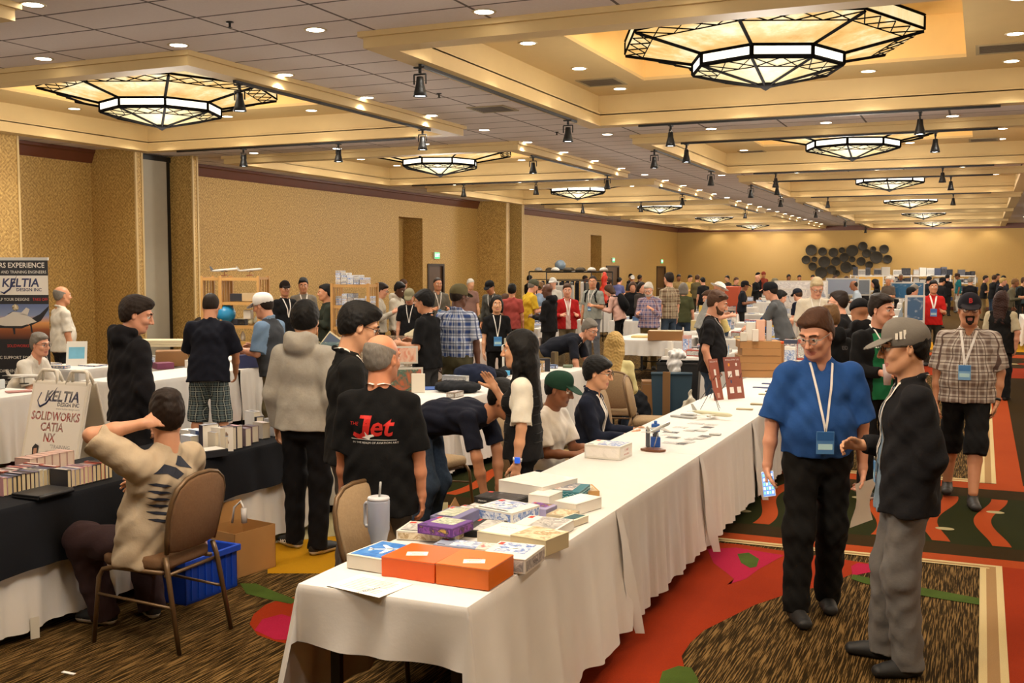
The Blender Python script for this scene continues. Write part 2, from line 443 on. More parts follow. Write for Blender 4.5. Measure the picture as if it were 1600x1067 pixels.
# big bordered field nearest the camera: inside X<.17, Y<7.9
redp = [at(*p) for p in [(880,1067),(985,958),(1010,925),(1000,880),(1100,848),(1160,852),(1370,882),(1340,893),(1290,915),(1240,925),(1180,945),(1140,965),(1100,985),(1078,1005),(1065,1025),(1075,1067)]]
patch('red_petal', [(-2.3, 3.2), (-2.3, 7.8), (-1.6, 7.84)]+[(p.x, p.y) for p in redp[6:]]+[(-1.55, 4.2)], 'red', 1)
pk = [at(*p) for p in [(1105,858),(1115,880),(1135,895),(1147,905),(1143,912),(1136,914),(1165,905),(1185,890),(1225,868),(1150,856)]]
patch('pink_petal', [(p.x, p.y) for p in pk], 'pink', 2)
pk = [at(*p) for p in [(1330,885),(1332,900),(1365,893),(1385,885),(1340,880)]]
patch('pink_petal', [(p.x, p.y) for p in pk], 'pink', 2)
patch('leaf', [(p.x, p.y) for p in [at(*q) for q in [(1152,866),(1170,864),(1186,874),(1182,886),(1172,888),(1158,880)]]], 'leaf', 3)
patch('leaf', [(p.x, p.y) for p in [at(*q) for q in [(1333,898),(1365,905),(1420,915),(1480,926),(1534,936),(1534,946),(1480,938),(1400,924),(1350,912),(1330,905)]]], 'leaf', 3)
patch('leaf', [(p.x, p.y) for p in [at(*q) for q in [(1035,1050),(1060,1041),(1080,1044),(1090,1060),(1095,1085),(1025,1085)]]], 'leaf', 3)
patch('red_petal', [(p.x, p.y) for p in [at(*q) for q in [(390,975),(396,960),(415,945),(440,936),(470,932),(640,925),(640,1020),(470,1010),(430,1002),(402,992)]]], 'red', 1)
patch('pink_petal', [(p.x, p.y) for p in [at(*q) for q in [(398,985),(410,968),(440,960),(490,975),(500,1000),(430,1000)]]], 'pink', 2)
patch('leaf', [(p.x, p.y) for p in [at(*q) for q in [(375,912),(400,912),(430,925),(465,938),(455,944),(420,937),(385,928)]]], 'leaf', 2)
patch('gold_petal', [(p.x, p.y) for p in [at(*q) for q in [(418,896),(418,860),(440,838),(560,838),(640,850),(660,890),(560,896)]]], 'gold', 1)
patch('gold_petal', [(p.x, p.y) for p in [at(*q) for q in [(418,850),(425,825),(560,790),(700,785),(700,830),(520,838)]]], 'pale', 2)
patch('red_petal', [(p.x, p.y) for p in [at(*q) for q in [(655,775),(665,765),(735,740),(800,735),(800,790),(700,790)]]], 'orange', 1)
patch('green_field', [(p.x, p.y) for p in [at(*q) for q in [(640,735),(700,715),(800,715),(800,765),(700,775),(650,780)]]], 'dgreen', 0.5)
def field(x0, x1, y0, y1, lv=4):
    """cream-tan-cream border framing a bordered field"""
    rect('border_stripe', x1, x1+.04, y0, y1+.1, 'cream', lv); rect('border_stripe', x1+.04, x1+.1, y0, y1+.06, 'tan', lv); rect('border_stripe', x1+.1, x1+.14, y0, y1+.1, 'cream', lv)
    rect('border_stripe', x0, x1+.14, y1+.06, y1+.1, 'cream', lv+1); rect('border_stripe', x0, x1+.1, y1+.025, y1+.06, 'tan', lv); rect('border_stripe', x0, x1+.06, y1, y1+.025, 'cream', lv+1)
rect('red_margin', .17, .62, 3.0, 8.2, 'red', 1)
field(-15, .035, 0.0, 7.86)
rect('orange_margin', -15, .62, 7.96, 8.16, 'orange', 1)
rect('brown_margin', -15, .62, 8.16, 8.5, 'brown', 1)
rect('green_field', -15, .62, 8.5, 10.35, 'dgreen', 1)
rect('brown_margin', -15, .62, 10.35, 10.75, 'brown', 1)
rect('orange_margin', -15, .42, 10.75, 11.05, 'orange', 1)
for i, (x, ph) in enumerate([(-2.35, .3), (-2.0, .5), (-1.63, .9), (-1.2, 2.2), (-.72, .8), (-.28, 2.4), (.12, 2.0), (.5, 2.0), (-2.8, .2), (-3.3, .4), (-3.8, .2), (-4.4, .4)]):
    wavy('wavy_stripe', x, 8.55, 10.3, .13, .07, ph, 'orange', 2, lean=0, per=1.9)
for (x, y) in [(-1.8, 8.95), (-.22, 8.97), (.15, 9.75), (-.95, 9.9)]: blob('pale_spot', x, y, .07, .05, 0, 'pale', 2)
# second bordered field further on
rect('border_stripe', -15, .07, 11.05, 11.1, 'cream', 3); rect('border_stripe', -15, .07, 11.1, 11.17, 'tan', 3); rect('border_stripe', -15, .07, 11.17, 11.21, 'cream', 3)
rect('border_stripe', .03, .07, 11.05, 22, 'cream', 4); rect('border_stripe', .07, .13, 11.05, 22, 'tan', 4); rect('border_stripe', .13, .17, 11.05, 22, 'cream', 4)
rect('orange_margin', .17, .4, 10.75, 22, 'orange', 2)
rect('brown_margin', .4, 3.2, 8.5, 60, 'brown', .5)
for i in range(9): wavy('wavy_stripe', 1.0+.28*(i % 4), 15+i*2.2, 17.6+i*2.2, .16, .2, i*.9, 'orange' if i % 2 else 'red', 3, per=1.3)
for i in range(6): blob('leaf', 1.2+.3*(i % 3), 15.5+i*2.3, .3, .14, .5, 'leaf', 2)
rect('red_margin', -1.6, .9, 22, 24.2, 'red', 2); rect('border_stripe', -4, .9, 25.2, 25.4, 'cream', 2)
rect('orange_margin', -4, 1.5, 27, 28, 'orange', 2); rect('gold_petal', -4, 2, 29, 32, 'gold', 1)
# ================================================================ LAMPS
def glass_mat(name, c1, c2, c3, strength, sc=2.2):
    t = NT(name); n = t.noise(t.coord(scale=(1, 1, .4)), sc, 5, .65)
    c = t.ramp(n, [(.3, c1), (.5, c2), (.68, c3)])
    t.base('#3a2c1a'); t.rough(.6); t.b.inputs['Specular IOR Level'].default_value = .1; t.l(c, t.b.inputs['Emission Color']); t.b.inputs['Emission Strength'].default_value = strength
    return t.m
GL_PANEL = glass_mat('amber_glass', '#d9a04e', '#f0c47c', '#fff3c8', P_GLASS*.42)
GL_CONE = glass_mat('pale_glass', '#e8bd72', '#fbe2a6', '#fff4c8', P_GLASS*.36)
GL_BAND = glass_mat('white_glass', '#fff0cc', '#fff6e0', '#ffffff', P_BAND*.35)
def octp(r, z, off=0.0): return [Vector((r*math.cos(PI/4*k+off), r*math.sin(PI/4*k+off), z)) for k in range(8)]
_chm = {}
def chandelier_meshes():
    RO, RI = 1.62, .82; zA, zB, zC, zD, zE = 4.66, 4.52, 4.36, 4.23, 4.05
    A, B, Cc, D = octp(RO, zA), octp(RO, zB), octp(RI, zC), octp(RI, zD); E_ = Vector((0, 0, zE))
    g = MB(); 
    for k in range(8): g.add([A[k], A[(k+1) % 8], B[(k+1) % 8], B[k]], [(0, 1, 2, 3)])
    _chm['outer_band'] = (g.mesh('outer_band', GL_CONE))
    g = MB()
    for k in range(8): g.add([B[k], B[(k+1) % 8], Cc[(k+1) % 8], Cc[k]], [(0, 1, 2, 3)])
    _chm['bowl_glass'] = g.mesh('bowl_glass', GL_PANEL)
    g = MB()
    for k in range(8): g.add([Cc[k], Cc[(k+1) % 8], D[(k+1) % 8], D[k]], [(0, 1, 2, 3)])
    _chm['inner_band'] = g.mesh('inner_band', GL_BAND)
    g = MB()
    for k in range(8): g.add([D[k], D[(k+1) % 8], E_], [(0, 1, 2)])
    _chm['cone_glass'] = g.mesh('cone_glass', GL_CONE)
    f = MB()
    def bar(p, q, r=.012): f.tube([p, q], r, 4, smooth=False)
    for k in range(8):
        k2 = (k+1) % 8
        for P_ in (A, B): bar(P_[k]*1.003, P_[k2]*1.003, .016)
        for P_ in (Cc, D): bar(P_[k]+Vector((0, 0, 0)), P_[k2], .024)
        bar(A[k], B[k], .018); bar(B[k]-Vector((0, 0, .012)), Cc[k]-Vector((0, 0, .012)), .02); bar(Cc[k], D[k], .024); bar(D[k]-Vector((0, 0, .008)), E_-Vector((0, 0, .008)), .018)
    # finial
    f.lathe([(0, zE-.05), (.03, zE-.035), (.05, zE-.02), (.14, zE+.015), (.1, zE+.03), (0, zE+.04)], 8)
    l = MB()
    def lbar(p, q, r=.006): l.tube([p-Vector((0, 0, .008)), q-Vector((0, 0, .008))], r, 4, smooth=False)
    def lat(a0, a1, b0, b1, u0, u1, n, r):
        """diamond lattice between an outer edge a and inner edge b, fractions u0..u1"""
        P0 = lambda s: (a0.lerp(a1, s)).lerp(b0.lerp(b1, s), u0)
        P1 = lambda s: (a0.lerp(a1, s)).lerp(b0.lerp(b1, s), u1)
        lbar(P1(0), P1(1), r)
        for i in range(n):
            s0, s1 = i/n, (i+1)/n
            lbar(P0(s0), P1(s1), r); lbar(P1(s0), P0(s1), r)
    for k in range(8):
        k2 = (k+1) % 8
        lat(B[k], B[k2], Cc[k], Cc[k2], 0, .26, 4, .007)
        lat(D[k], D[k2], E_, E_, 0, .3, 2, .006)
    _chm['frame'] = f.mesh('frame', IRON); _chm['lattice'] = l.mesh('lattice', IRON)
    r = MB()
    for k in range(4):
        a = PI/2*k+PI/4; r.tube([(.9*math.cos(a), .9*math.sin(a), 4.64), (.9*math.cos(a), .9*math.sin(a), 5.1)], .012, 6)
    for k in range(8): r.tube([A[k], Vector((0, 0, 4.68))], .012, 4)
    _chm['hanging_rods'] = r.mesh('hanging_rods', IRON)
chandelier_meshes()
ORD = ['nearest', 'second', 'third', 'fourth', 'fifth', 'sixth']
def spot(name, loc, P, ang, blend, size, col=(1, .925, .8), parent=None, rot=None):
    l = bpy.data.lights.get(name+'_lamp')
    if l is None:
        l = bpy.data.lights.new(name+'_lamp', 'SPOT'); l.energy = P; l.color = col; l.spot_size = R(ang); l.spot_blend = blend; l.shadow_soft_size = size
    o = bpy.data.objects.new(name+'_lamp', l); COL.objects.link(o); o.location = loc
    if rot: o.rotation_euler = rot
    if parent: o.parent = parent; _kids.setdefault(parent.name, []).append(o)
    return o
ch0 = None
for ix, x in enumerate(CX):
    for iy, y in enumerate(CY):
        vis = ix < 2 and iy > 0
        if vis:
            c = thing('chandelier', '%s stained glass octagonal chandelier in the %s row of ceiling coffers' % (ORD[iy-1], 'row by the gold side wall' if False else ('left' if ix == 0 else 'right')), 'chandelier', (x, y, 0), 0, 'octagonal ceiling chandeliers')
            for nm, me in _chm.items(): link(nm, me, c)
        # glow above the bowl and the light it throws into the hall
        for (z, P, rx, sz, cc) in ((4.75, P_COVE, PI, 2.6, (1, .78, .42)), (3.5, P_ROOM, 0, 1.3, (1, .925, .82))):
            nm = 'chandelier_glow_lamp' if rx else 'chandelier_down_lamp'
            l = bpy.data.lights.get(nm)
            if l is None:
                l = bpy.data.lights.new(nm, 'AREA' if rx else 'POINT'); l.energy = P; l.color = cc
                if rx: l.shape = 'DISK'; l.size = sz
                else: l.shadow_soft_size = .45
            o = bpy.data.objects.new(nm, l); COL.objects.link(o); o.location = (x, y, z); o.rotation_euler = (rx, 0, 0)
# recessed downlights
LENS = M('#fff4e0', .4, emit=9.0)
dm = MB(); dm.lathe([(.085, -.001), (.085, -.006), (.105, -.006), (.11, -.001)], 20); DL_T = dm.mesh('trim_ring', M('#cdbd98', .5))
dm = MB(); dm.lathe([(0, -.0035), (.085, -.0035)], 20); DL_L = dm.mesh('lens', LENS)
def downlight(x, y, z, label, group, lamp=True):
    o = thing('downlight', label, 'ceiling light', (x, y, z), 0, group)
    link('trim_ring', DL_T, o); link('lens', DL_L, o)
    if lamp: spot('downlight', (0, 0, -.03), P_DOWN, 110, .6, .05, parent=o)
    return o
for ix, x in enumerate(CX):
    for iy, y in enumerate(CY):
        if iy == 0 and ix != 1: continue
        for i in range(4):
            for j in range(4):
                if i in (0, 3) or j in (0, 3):
                    if ix == 2 and i > 1: continue
                    sx = -2.5+i*1.667; sy = -2.5+j*1.667
                    side = ('near corner' if (i in (0, 3) and j == 0) else 'far corner' if (i in (0, 3) and j == 3) else 'side')
                    downlight(x+sx, y+sy, SOF, 'round recessed downlight in the soffit around the %s chandelier of the %s row' % (ORD[iy-1] if iy else 'overhead', ['left', 'right', 'far right'][ix]), 'soffit downlights, chandelier %d-%d' % (ix+1, iy))
# rows in the tiled strips
yy = 5.05; n = 0
while yy < 56:
    for x in (-7.45,): downlight(x, yy, CEIL, 'round recessed downlight in the long row of the tiled strip between coffers', 'downlights in the long tiled strip')
    yy += 1.8
for iy in range(1, 7):
    yb = CY[iy]-HO-.28
    for x in ([-13.0, -11.1, -9.25, -5.8, -4.05, -2.27, -.47, 1.6]):
        downlight(x, yb, CEIL, 'round recessed downlight in the tiled cross strip just before the %s chandelier row' % ORD[iy-1], 'downlights before row %d' % iy)
# track lights
def track_head_meshes():
    a = MB(); a.tube([(0, 0, 0), (0, 0, -.05)], .014, 8); a.box(-.02, .02, -.05, .05, -.012, 0)
    b = MB(); b.tube([(0, -.055, -.06), (0, .055, -.06)], .008, 6); b.tube([(0, -.055, -.06), (0, -.055, -.14)], .007, 6); b.tube([(0, .055, -.06), (0, .055, -.14)], .007, 6)
    c = MB(); c.lathe([(0, .06), (.028, .06), (.034, .0), (.05, -.06), (.06, -.1), (.052, -.1), (.04, -.07)], 16, 0, Matrix.Translation((0, 0, -.14)))
    d = MB(); d.lathe([(0, -.092), (.05, -.092)], 16, 0, Matrix.Translation((0, 0, -.14)))
    return [('stem', a.mesh('stem', BLACK)), ('yoke', b.mesh('yoke', BLACK)), ('can', c.mesh('can', BLACK)), ('lens', d.mesh('lens', M('#eef6ff', .4, emit=12.0)))]
THM = track_head_meshes()
def track(p, q, heads, lab, tilt=0.0):
    p = Vector(p); q = Vector(q); mb = MB()
    d = (q-p); L = d.length; a = math.atan2(d.y, d.x)
    mb.box(0, L, -.018, .018, -.03, 0, 0, TR(p, a))
    o = mb.build('lighting_track', BLACK); tag(o, 'black lighting track fixed under the coffer frame, %s' % lab, 'track', 'ceiling lighting tracks')
    for i, t in enumerate(heads):
        w = p+d*t
        h = thing('track_spotlight', 'black track spotlight %s, %s head' % (lab, 'only' if len(heads) == 1 else ['first', 'second', 'third', 'fourth'][i]), 'spotlight', (w.x, w.y, w.z-.03), a, 'black track spotlights')
        h.scale = (1.25,)*3
        for nm, me in THM: link(nm, me, h)
        spot('track', (0, 0, -.27), P_TRACK, 60, .5, .04, (1, .93, .82), parent=h)
for ix, x in enumerate(CX[:2]):
    for iy in range(1, 7):
        y = CY[iy]; nm = 'the %s chandelier of the %s row' % (ORD[iy-1], 'left' if ix == 0 else 'right')
        xo = (x+HO-.12) if ix == 0 else (x-HO+.12)
        if iy < 5 or ix == 1:
            if ix == 0: track((xo, y-2.3, LIP), (xo, y+2.3, LIP), [.02, .95] if iy < 3 else [.5], 'beside '+nm)
            else: track((xo, y-2.3, LIP), (xo, y+2.3, LIP), [.0, .93] if iy < 4 else [.6], 'beside '+nm)
        if ix == 1 and iy < 4: track((x-2.4, y+HO-.12, LIP), (x+2.4, y+HO-.12, LIP), [.1, .8], 'behind '+nm)
        if ix == 1 and 1 < iy < 4: track((x-2.4, y-HO+.12, LIP), (x+2.4, y-HO+.12, LIP), [.02, .82], 'before '+nm)
        if ix == 0 and iy < 4: track((x-2.4, y+HO-.12, LIP), (x+2.4, y+HO-.12, LIP), [.3, .7], 'behind '+nm)
# ceiling odds and ends
for i, (px, py, z) in enumerate([(660, 145, CEIL), (770, 170, CEIL), (940, 128, SOF), (1566, 75, SOF), (1538, 218, SOF), (1176, 237, SOF)]):
    q = at(px, py+.0, z); 
    if z == CEIL:
        if i == 0: continue
    v = thing('air_vent', 'slatted ceiling air vent, %s' % ['', 'round one in the tiles', 'in the plaster left of the nearest right chandelier', 'in the plaster at the right picture edge', 'in the plaster right of the second right chandelier', 'in the plaster left of the second right chandelier'][i], 'vent', (q.x, q.y, z))
    m = MB(); ring(m, 0, 0, .28, .24, -.012, 0); m.build('frame', M('#a08f6c', .6), v)
    m = MB()
    for s in range(7): m.box(-.24, .24, -.22+s*.066, -.19+s*.066, -.012, -.002, 0)
    m.build('slats', M('#5c5040', .6), v)
for i, (px, py) in enumerate([(359, 34), (686, 146), (870, 206)]):
    q = at(px, py, CEIL); m = MB(); m.lathe([(.035, 0), (.035, -.008), (.012, -.012), (.01, -.045), (.025, -.05), (0, -.055)], 12, 0, Matrix.Translation(q))
    tag(m.build('sprinkler_head', BLACK), 'small dark sprinkler head in the ceiling tiles, %s one from the left' % ['first', 'second', 'third'][i], 'sprinkler')
# ================================================================ FIGURES: soft-blended solids turned into one skin
def V3(*a): return np.array(a, dtype=np.float64)
def nrm(v):
    v = np.asarray(v, float); n = np.linalg.norm(v); return v/n if n > 1e-9 else v
def rotm(ax, deg):
    a = math.radians(deg); c, s = math.cos(a), math.sin(a)
    if ax == 'x': return np.array([[1, 0, 0], [0, c, -s], [0, s, c]])
    if ax == 'y': return np.array([[c, 0, s], [0, 1, 0], [-s, 0, c]])
    return np.array([[c, -s, 0], [s, c, 0], [0, 0, 1]])
class Field:
    def __init__(s, res): s.res = res; s.pr = []; s.cuts = []; s.fold = None
    def cone(s, a, b, ra, rb, k=.03, mat=0, flat=(0, 0), wide=None, kx=1.0, sub=False):
        s.pr.append(('c', np.asarray(a, float), np.asarray(b, float), ra, rb, k, mat, flat, None if wide is None else nrm(wide), kx, sub)); return s
    def ell(s, c, r, k=.03, mat=0, rot=None, sub=False):
        if np.isscalar(r): r = (r, r, r)
        s.pr.append(('e', np.asarray(c, float), np.asarray(r, float), k, mat, rot, sub)); return s
    def cut(s, p, n): s.cuts.append((np.asarray(p, float), nrm(n))); return s      # removes the side n points to
    def mesh(s, name, mats, matfn=None, smooth=True):
        lo = np.full(3, 9.); hi = np.full(3, -9.)
        bb = []
        for p in s.pr:
            if p[0] == 'c':
                r = max(p[3], p[4])*max(1, p[9]); a = np.minimum(p[1], p[2])-r; b = np.maximum(p[1], p[2])+r
            else: r = max(p[2]); a = p[1]-r; b = p[1]+r
            bb.append((a, b))
            if not p[-1]: lo = np.minimum(lo, a); hi = np.maximum(hi, b)
        res = s.res; lo = lo-3*res-.02; hi = hi+3*res+.02
        n = np.ceil((hi-lo)/res).astype(int)+1
        ax = [(lo[i]+np.arange(n[i])*res).astype(np.float32) for i in range(3)]
        d = np.full(n, .5, np.float32); near = np.full(n, .5, np.float32); mid = np.zeros(n, np.uint8)
        for p, (a, b) in zip(s.pr, bb):
            k = p[5] if p[0] == 'c' else p[3]
            m = k+3*res+(.03 if s.fold else 0)
            i0 = np.maximum(0, np.floor((a-m-lo)/res).astype(int)); i1 = np.minimum(n, np.ceil((b+m-lo)/res).astype(int)+1)
            if np.any(i1 <= i0): continue
            sl = tuple(slice(i0[i], i1[i]) for i in range(3))
            X = ax[0][sl[0]][:, None, None]; Y = ax[1][sl[1]][None, :, None]; Z = ax[2][sl[2]][None, None, :]
            if p[0] == 'c':
                _, A, B, ra, rb, k, mat, flat, wide, kx, sub = p
                ba = B-A; L2 = float(ba@ba)+1e-12; L = math.sqrt(L2)
                qx, qy, qz = X-A[0], Y-A[1], Z-A[2]
                t0 = (qx*ba[0]+qy*ba[1]+qz*ba[2])/L2; t = np.clip(t0, 0, 1)
                rx, ry, rz = qx-t*ba[0], qy-t*ba[1], qz-t*ba[2]
                r = ra+(rb-ra)*t
                if wide is None: dd = np.sqrt(rx*rx+ry*ry+rz*rz)-r
                else:
                    w = rx*wide[0]+ry*wide[1]+rz*wide[2]
                    rx = rx-w*wide[0]; ry = ry-w*wide[1]; rz = rz-w*wide[2]; w = w/kx
                    dd = np.sqrt(rx*rx+ry*ry+rz*rz+w*w)-r
                if flat[0]: dd = np.maximum(dd, -t0*L)
                if flat[1]: dd = np.maximum(dd, (t0-1)*L)
            else:
                _, C, rr, k, mat, rot, sub = p
                qx, qy, qz = X-C[0], Y-C[1], Z-C[2]
                if rot is not None:
                    q0 = qx*rot[0, 0]+qy*rot[1, 0]+qz*rot[2, 0]; q1 = qx*rot[0, 1]+qy*rot[1, 1]+qz*rot[2, 1]; q2 = qx*rot[0, 2]+qy*rot[1, 2]+qz*rot[2, 2]
                    qx, qy, qz = q0, q1, q2
                k0 = np.sqrt((qx/rr[0])**2+(qy/rr[1])**2+(qz/rr[2])**2); k1 = np.sqrt((qx/rr[0]**2)**2+(qy/rr[1]**2)**2+(qz/rr[2]**2)**2)+1e-6
                dd = k0*(k0-1)/k1
            dd = dd.astype(np.float32); D = d[sl]
            if sub:
                h = np.maximum(k-np.abs(D+dd), 0)/max(k, 1e-6); d[sl] = np.maximum(D, -dd)+h*h*k*.25; continue
            Nn = near[sl]; w = dd < Nn; Nn[w] = dd[w]; mm = mid[sl]; mm[w] = mat
            if k > 0:
                h = np.maximum(k-np.abs(D-dd), 0)/k; d[sl] = np.minimum(D, dd)-h*h*k*.25
            else: d[sl] = np.minimum(D, dd)
        if s.fold:
            am, fr, seed = s.fold
            I = np.nonzero(np.abs(d) < .03); px = ax[0][I[0]]; py = ax[1][I[1]]; pz = ax[2][I[2]]
            f = fr
            wv = np.sin(f*(.7*px+.5*py)+seed+1.7*np.sin(f*.33*pz+seed))*np.sin(f*.55*pz+.8*f*px+2*np.sin(f*.4*py+seed*2))
            wv = wv+.6*np.sin(f*1.3*pz+f*.9*py+2.2*np.sin(f*.5*px+seed*3))+.35*np.sin(2.3*f*px-1.7*f*pz+seed)
            d[I] += (am*wv).astype(np.float32)
        for (P, N) in s.cuts:
            pl = (ax[0]-P[0])[:, None, None]*N[0]+(ax[1]-P[1])[None, :, None]*N[1]+(ax[2]-P[2])[None, None, :]*N[2]
            d = np.maximum(d, pl.astype(np.float32))
        sg = d < 0
        c = sg[:-1, :-1, :-1].astype(np.int8)
        for o in ((1,0,0),(0,1,0),(0,0,1),(1,1,0),(1,0,1),(0,1,1),(1,1,1)):
            c = c+sg[o[0]:n[0]-1+o[0], o[1]:n[1]-1+o[1], o[2]:n[2]-1+o[2]]
        act = (c > 0) & (c < 8)
        I = np.array(np.nonzero(act)); m = I.shape[1]
        if m == 0: return None
        vid = np.full(act.shape, -1, np.int32); vid[tuple(I)] = np.arange(m)
        pos = np.zeros((m, 3), np.float32); cnt = np.zeros(m, np.float32)
        offs = [(0,0,0),(1,0,0),(0,1,0),(1,1,0),(0,0,1),(1,0,1),(0,1,1),(1,1,1)]
        cd = [d[I[0]+o[0], I[1]+o[1], I[2]+o[2]] for o in offs]
        for a in range(8):
            for b in range(a+1, 8):
                df = [offs[b][i]-offs[a][i] for i in range(3)]
                if sum(abs(x) for x in df) != 1: continue
                cr = (cd[a] < 0) != (cd[b] < 0)
                t = np.where(cr, cd[a]/np.where(cr, cd[a]-cd[b], 1), 0)
                for i in range(3): pos[:, i] += np.where(cr, offs[a][i]+t*df[i], 0)
                cnt += cr
        pos = (pos/cnt[:, None]+I.T)*res+lo
        quads = []; mids = []
        for axn in range(3):
            o = [0, 0, 0]; o[axn] = 1
            e = sg[:n[0]-o[0], :n[1]-o[1], :n[2]-o[2]] != sg[o[0]:, o[1]:, o[2]:]
            J = np.array(np.nonzero(e))
            u, v = [(1, 2), (2, 0), (0, 1)][axn]
            ok = (J[u] > 0) & (J[v] > 0) & (J[u] < n[u]-1) & (J[v] < n[v]-1); J = J[:, ok]
            if J.shape[1] == 0: continue
            def cell(du, dv):
                K = J.copy(); K[u] += du; K[v] += dv; return vid[tuple(K)]
            q = np.stack([cell(-1, -1), cell(0, -1), cell(0, 0), cell(-1, 0)], 1)
            ins = sg[tuple(J)]; q[~ins] = q[~ins][:, ::-1]
            quads.append(q); mids.append(mid[tuple(J)])
        Q = np.concatenate(quads).astype(np.int32); mi = np.concatenate(mids).astype(np.int32)
        if matfn is not None:
            ctr = pos[Q].mean(1); mi = matfn(ctr, mi).astype(np.int32)
        me = bpy.data.meshes.new(name)
        me.vertices.add(m); me.vertices.foreach_set('co', pos.astype(np.float32).ravel())
        F = len(Q); me.loops.add(F*4); me.loops.foreach_set('vertex_index', Q.ravel())
        me.polygons.add(F); me.polygons.foreach_set('loop_start', np.arange(0, F*4, 4, dtype=np.int32))
        for x in (mats if isinstance(mats, (list, tuple)) else [mats]): me.materials.append(x)
        me.polygons.foreach_set('material_index', mi); me.polygons.foreach_set('use_smooth', np.full(F, smooth))
        me.update(calc_edges=True); me.validate()
        s.V = pos; s.Q = Q
        return me

def ik(a, t, l1, l2, pole):
    """joint between a and t; pole = preferred side"""
    a = np.asarray(a, float); t = np.asarray(t, float); d = t-a; L = np.linalg.norm(d)
    L = min(L, (l1+l2)*.999); u = nrm(d); t = a+u*L
    x = (l1*l1-l2*l2+L*L)/(2*L); y = math.sqrt(max(l1*l1-x*x, 0))
    p = np.asarray(pole, float); p = p-u*(p@u); p = nrm(p)
    return a+u*x+p*y, t

def skin_mat(c):
    key = ('skin', c)
    if key in _M: return _M[key]
    t = NT('skin'); v = t.coord(); n = t.noise(v, 30, 4); cc = srgb(c)
    x = t.n('Mix', data_type='RGBA'); t.l(n, x.inputs[0]); x.inputs[6].default_value = tuple(k*f for k, f in zip(cc[:3], (.92, .82, .8)))+(1,); x.inputs[7].default_value = cc
    t.l(x.outputs[2], t.b.inputs['Base Color']); t.rough(.5); t.b.inputs['Subsurface Weight'].default_value = .0
    t.bump(t.noise(v, 140, 3), .12, .003); _M[key] = t.m; return t.m
def hair_mat(c):
    key = ('hair', c)
    if key in _M: return _M[key]
    t = NT('hair'); v = t.coord(scale=(120, 120, 25)); n = t.noise(v, 1, 3, .7); cc = srgb(c)
    x = t.n('Mix', data_type='RGBA'); t.l(n, x.inputs[0]); x.inputs[6].default_value = tuple(k*.5 for k in cc[:3])+(1,); x.inputs[7].default_value = tuple(min(1, k*1.2) for k in cc[:3])+(1,)
    t.l(x.outputs[2], t.b.inputs['Base Color']); t.rough(.6); t.b.inputs['Specular IOR Level'].default_value = .25; t.bump(n, .4, .006); _M[key] = t.m; return t.m
SK = dict(fair='#d9a183', tan='#c58d68', brown='#8a5a3c', dark='#5a3826', asian='#d6a37d')
HR = dict(black='#0b0908', dark='#241810', brown='#4a3120', light='#7a5a38', grey='#7d776e', white='#c9c4ba', blond='#b8995c', ginger='#7b4a25')

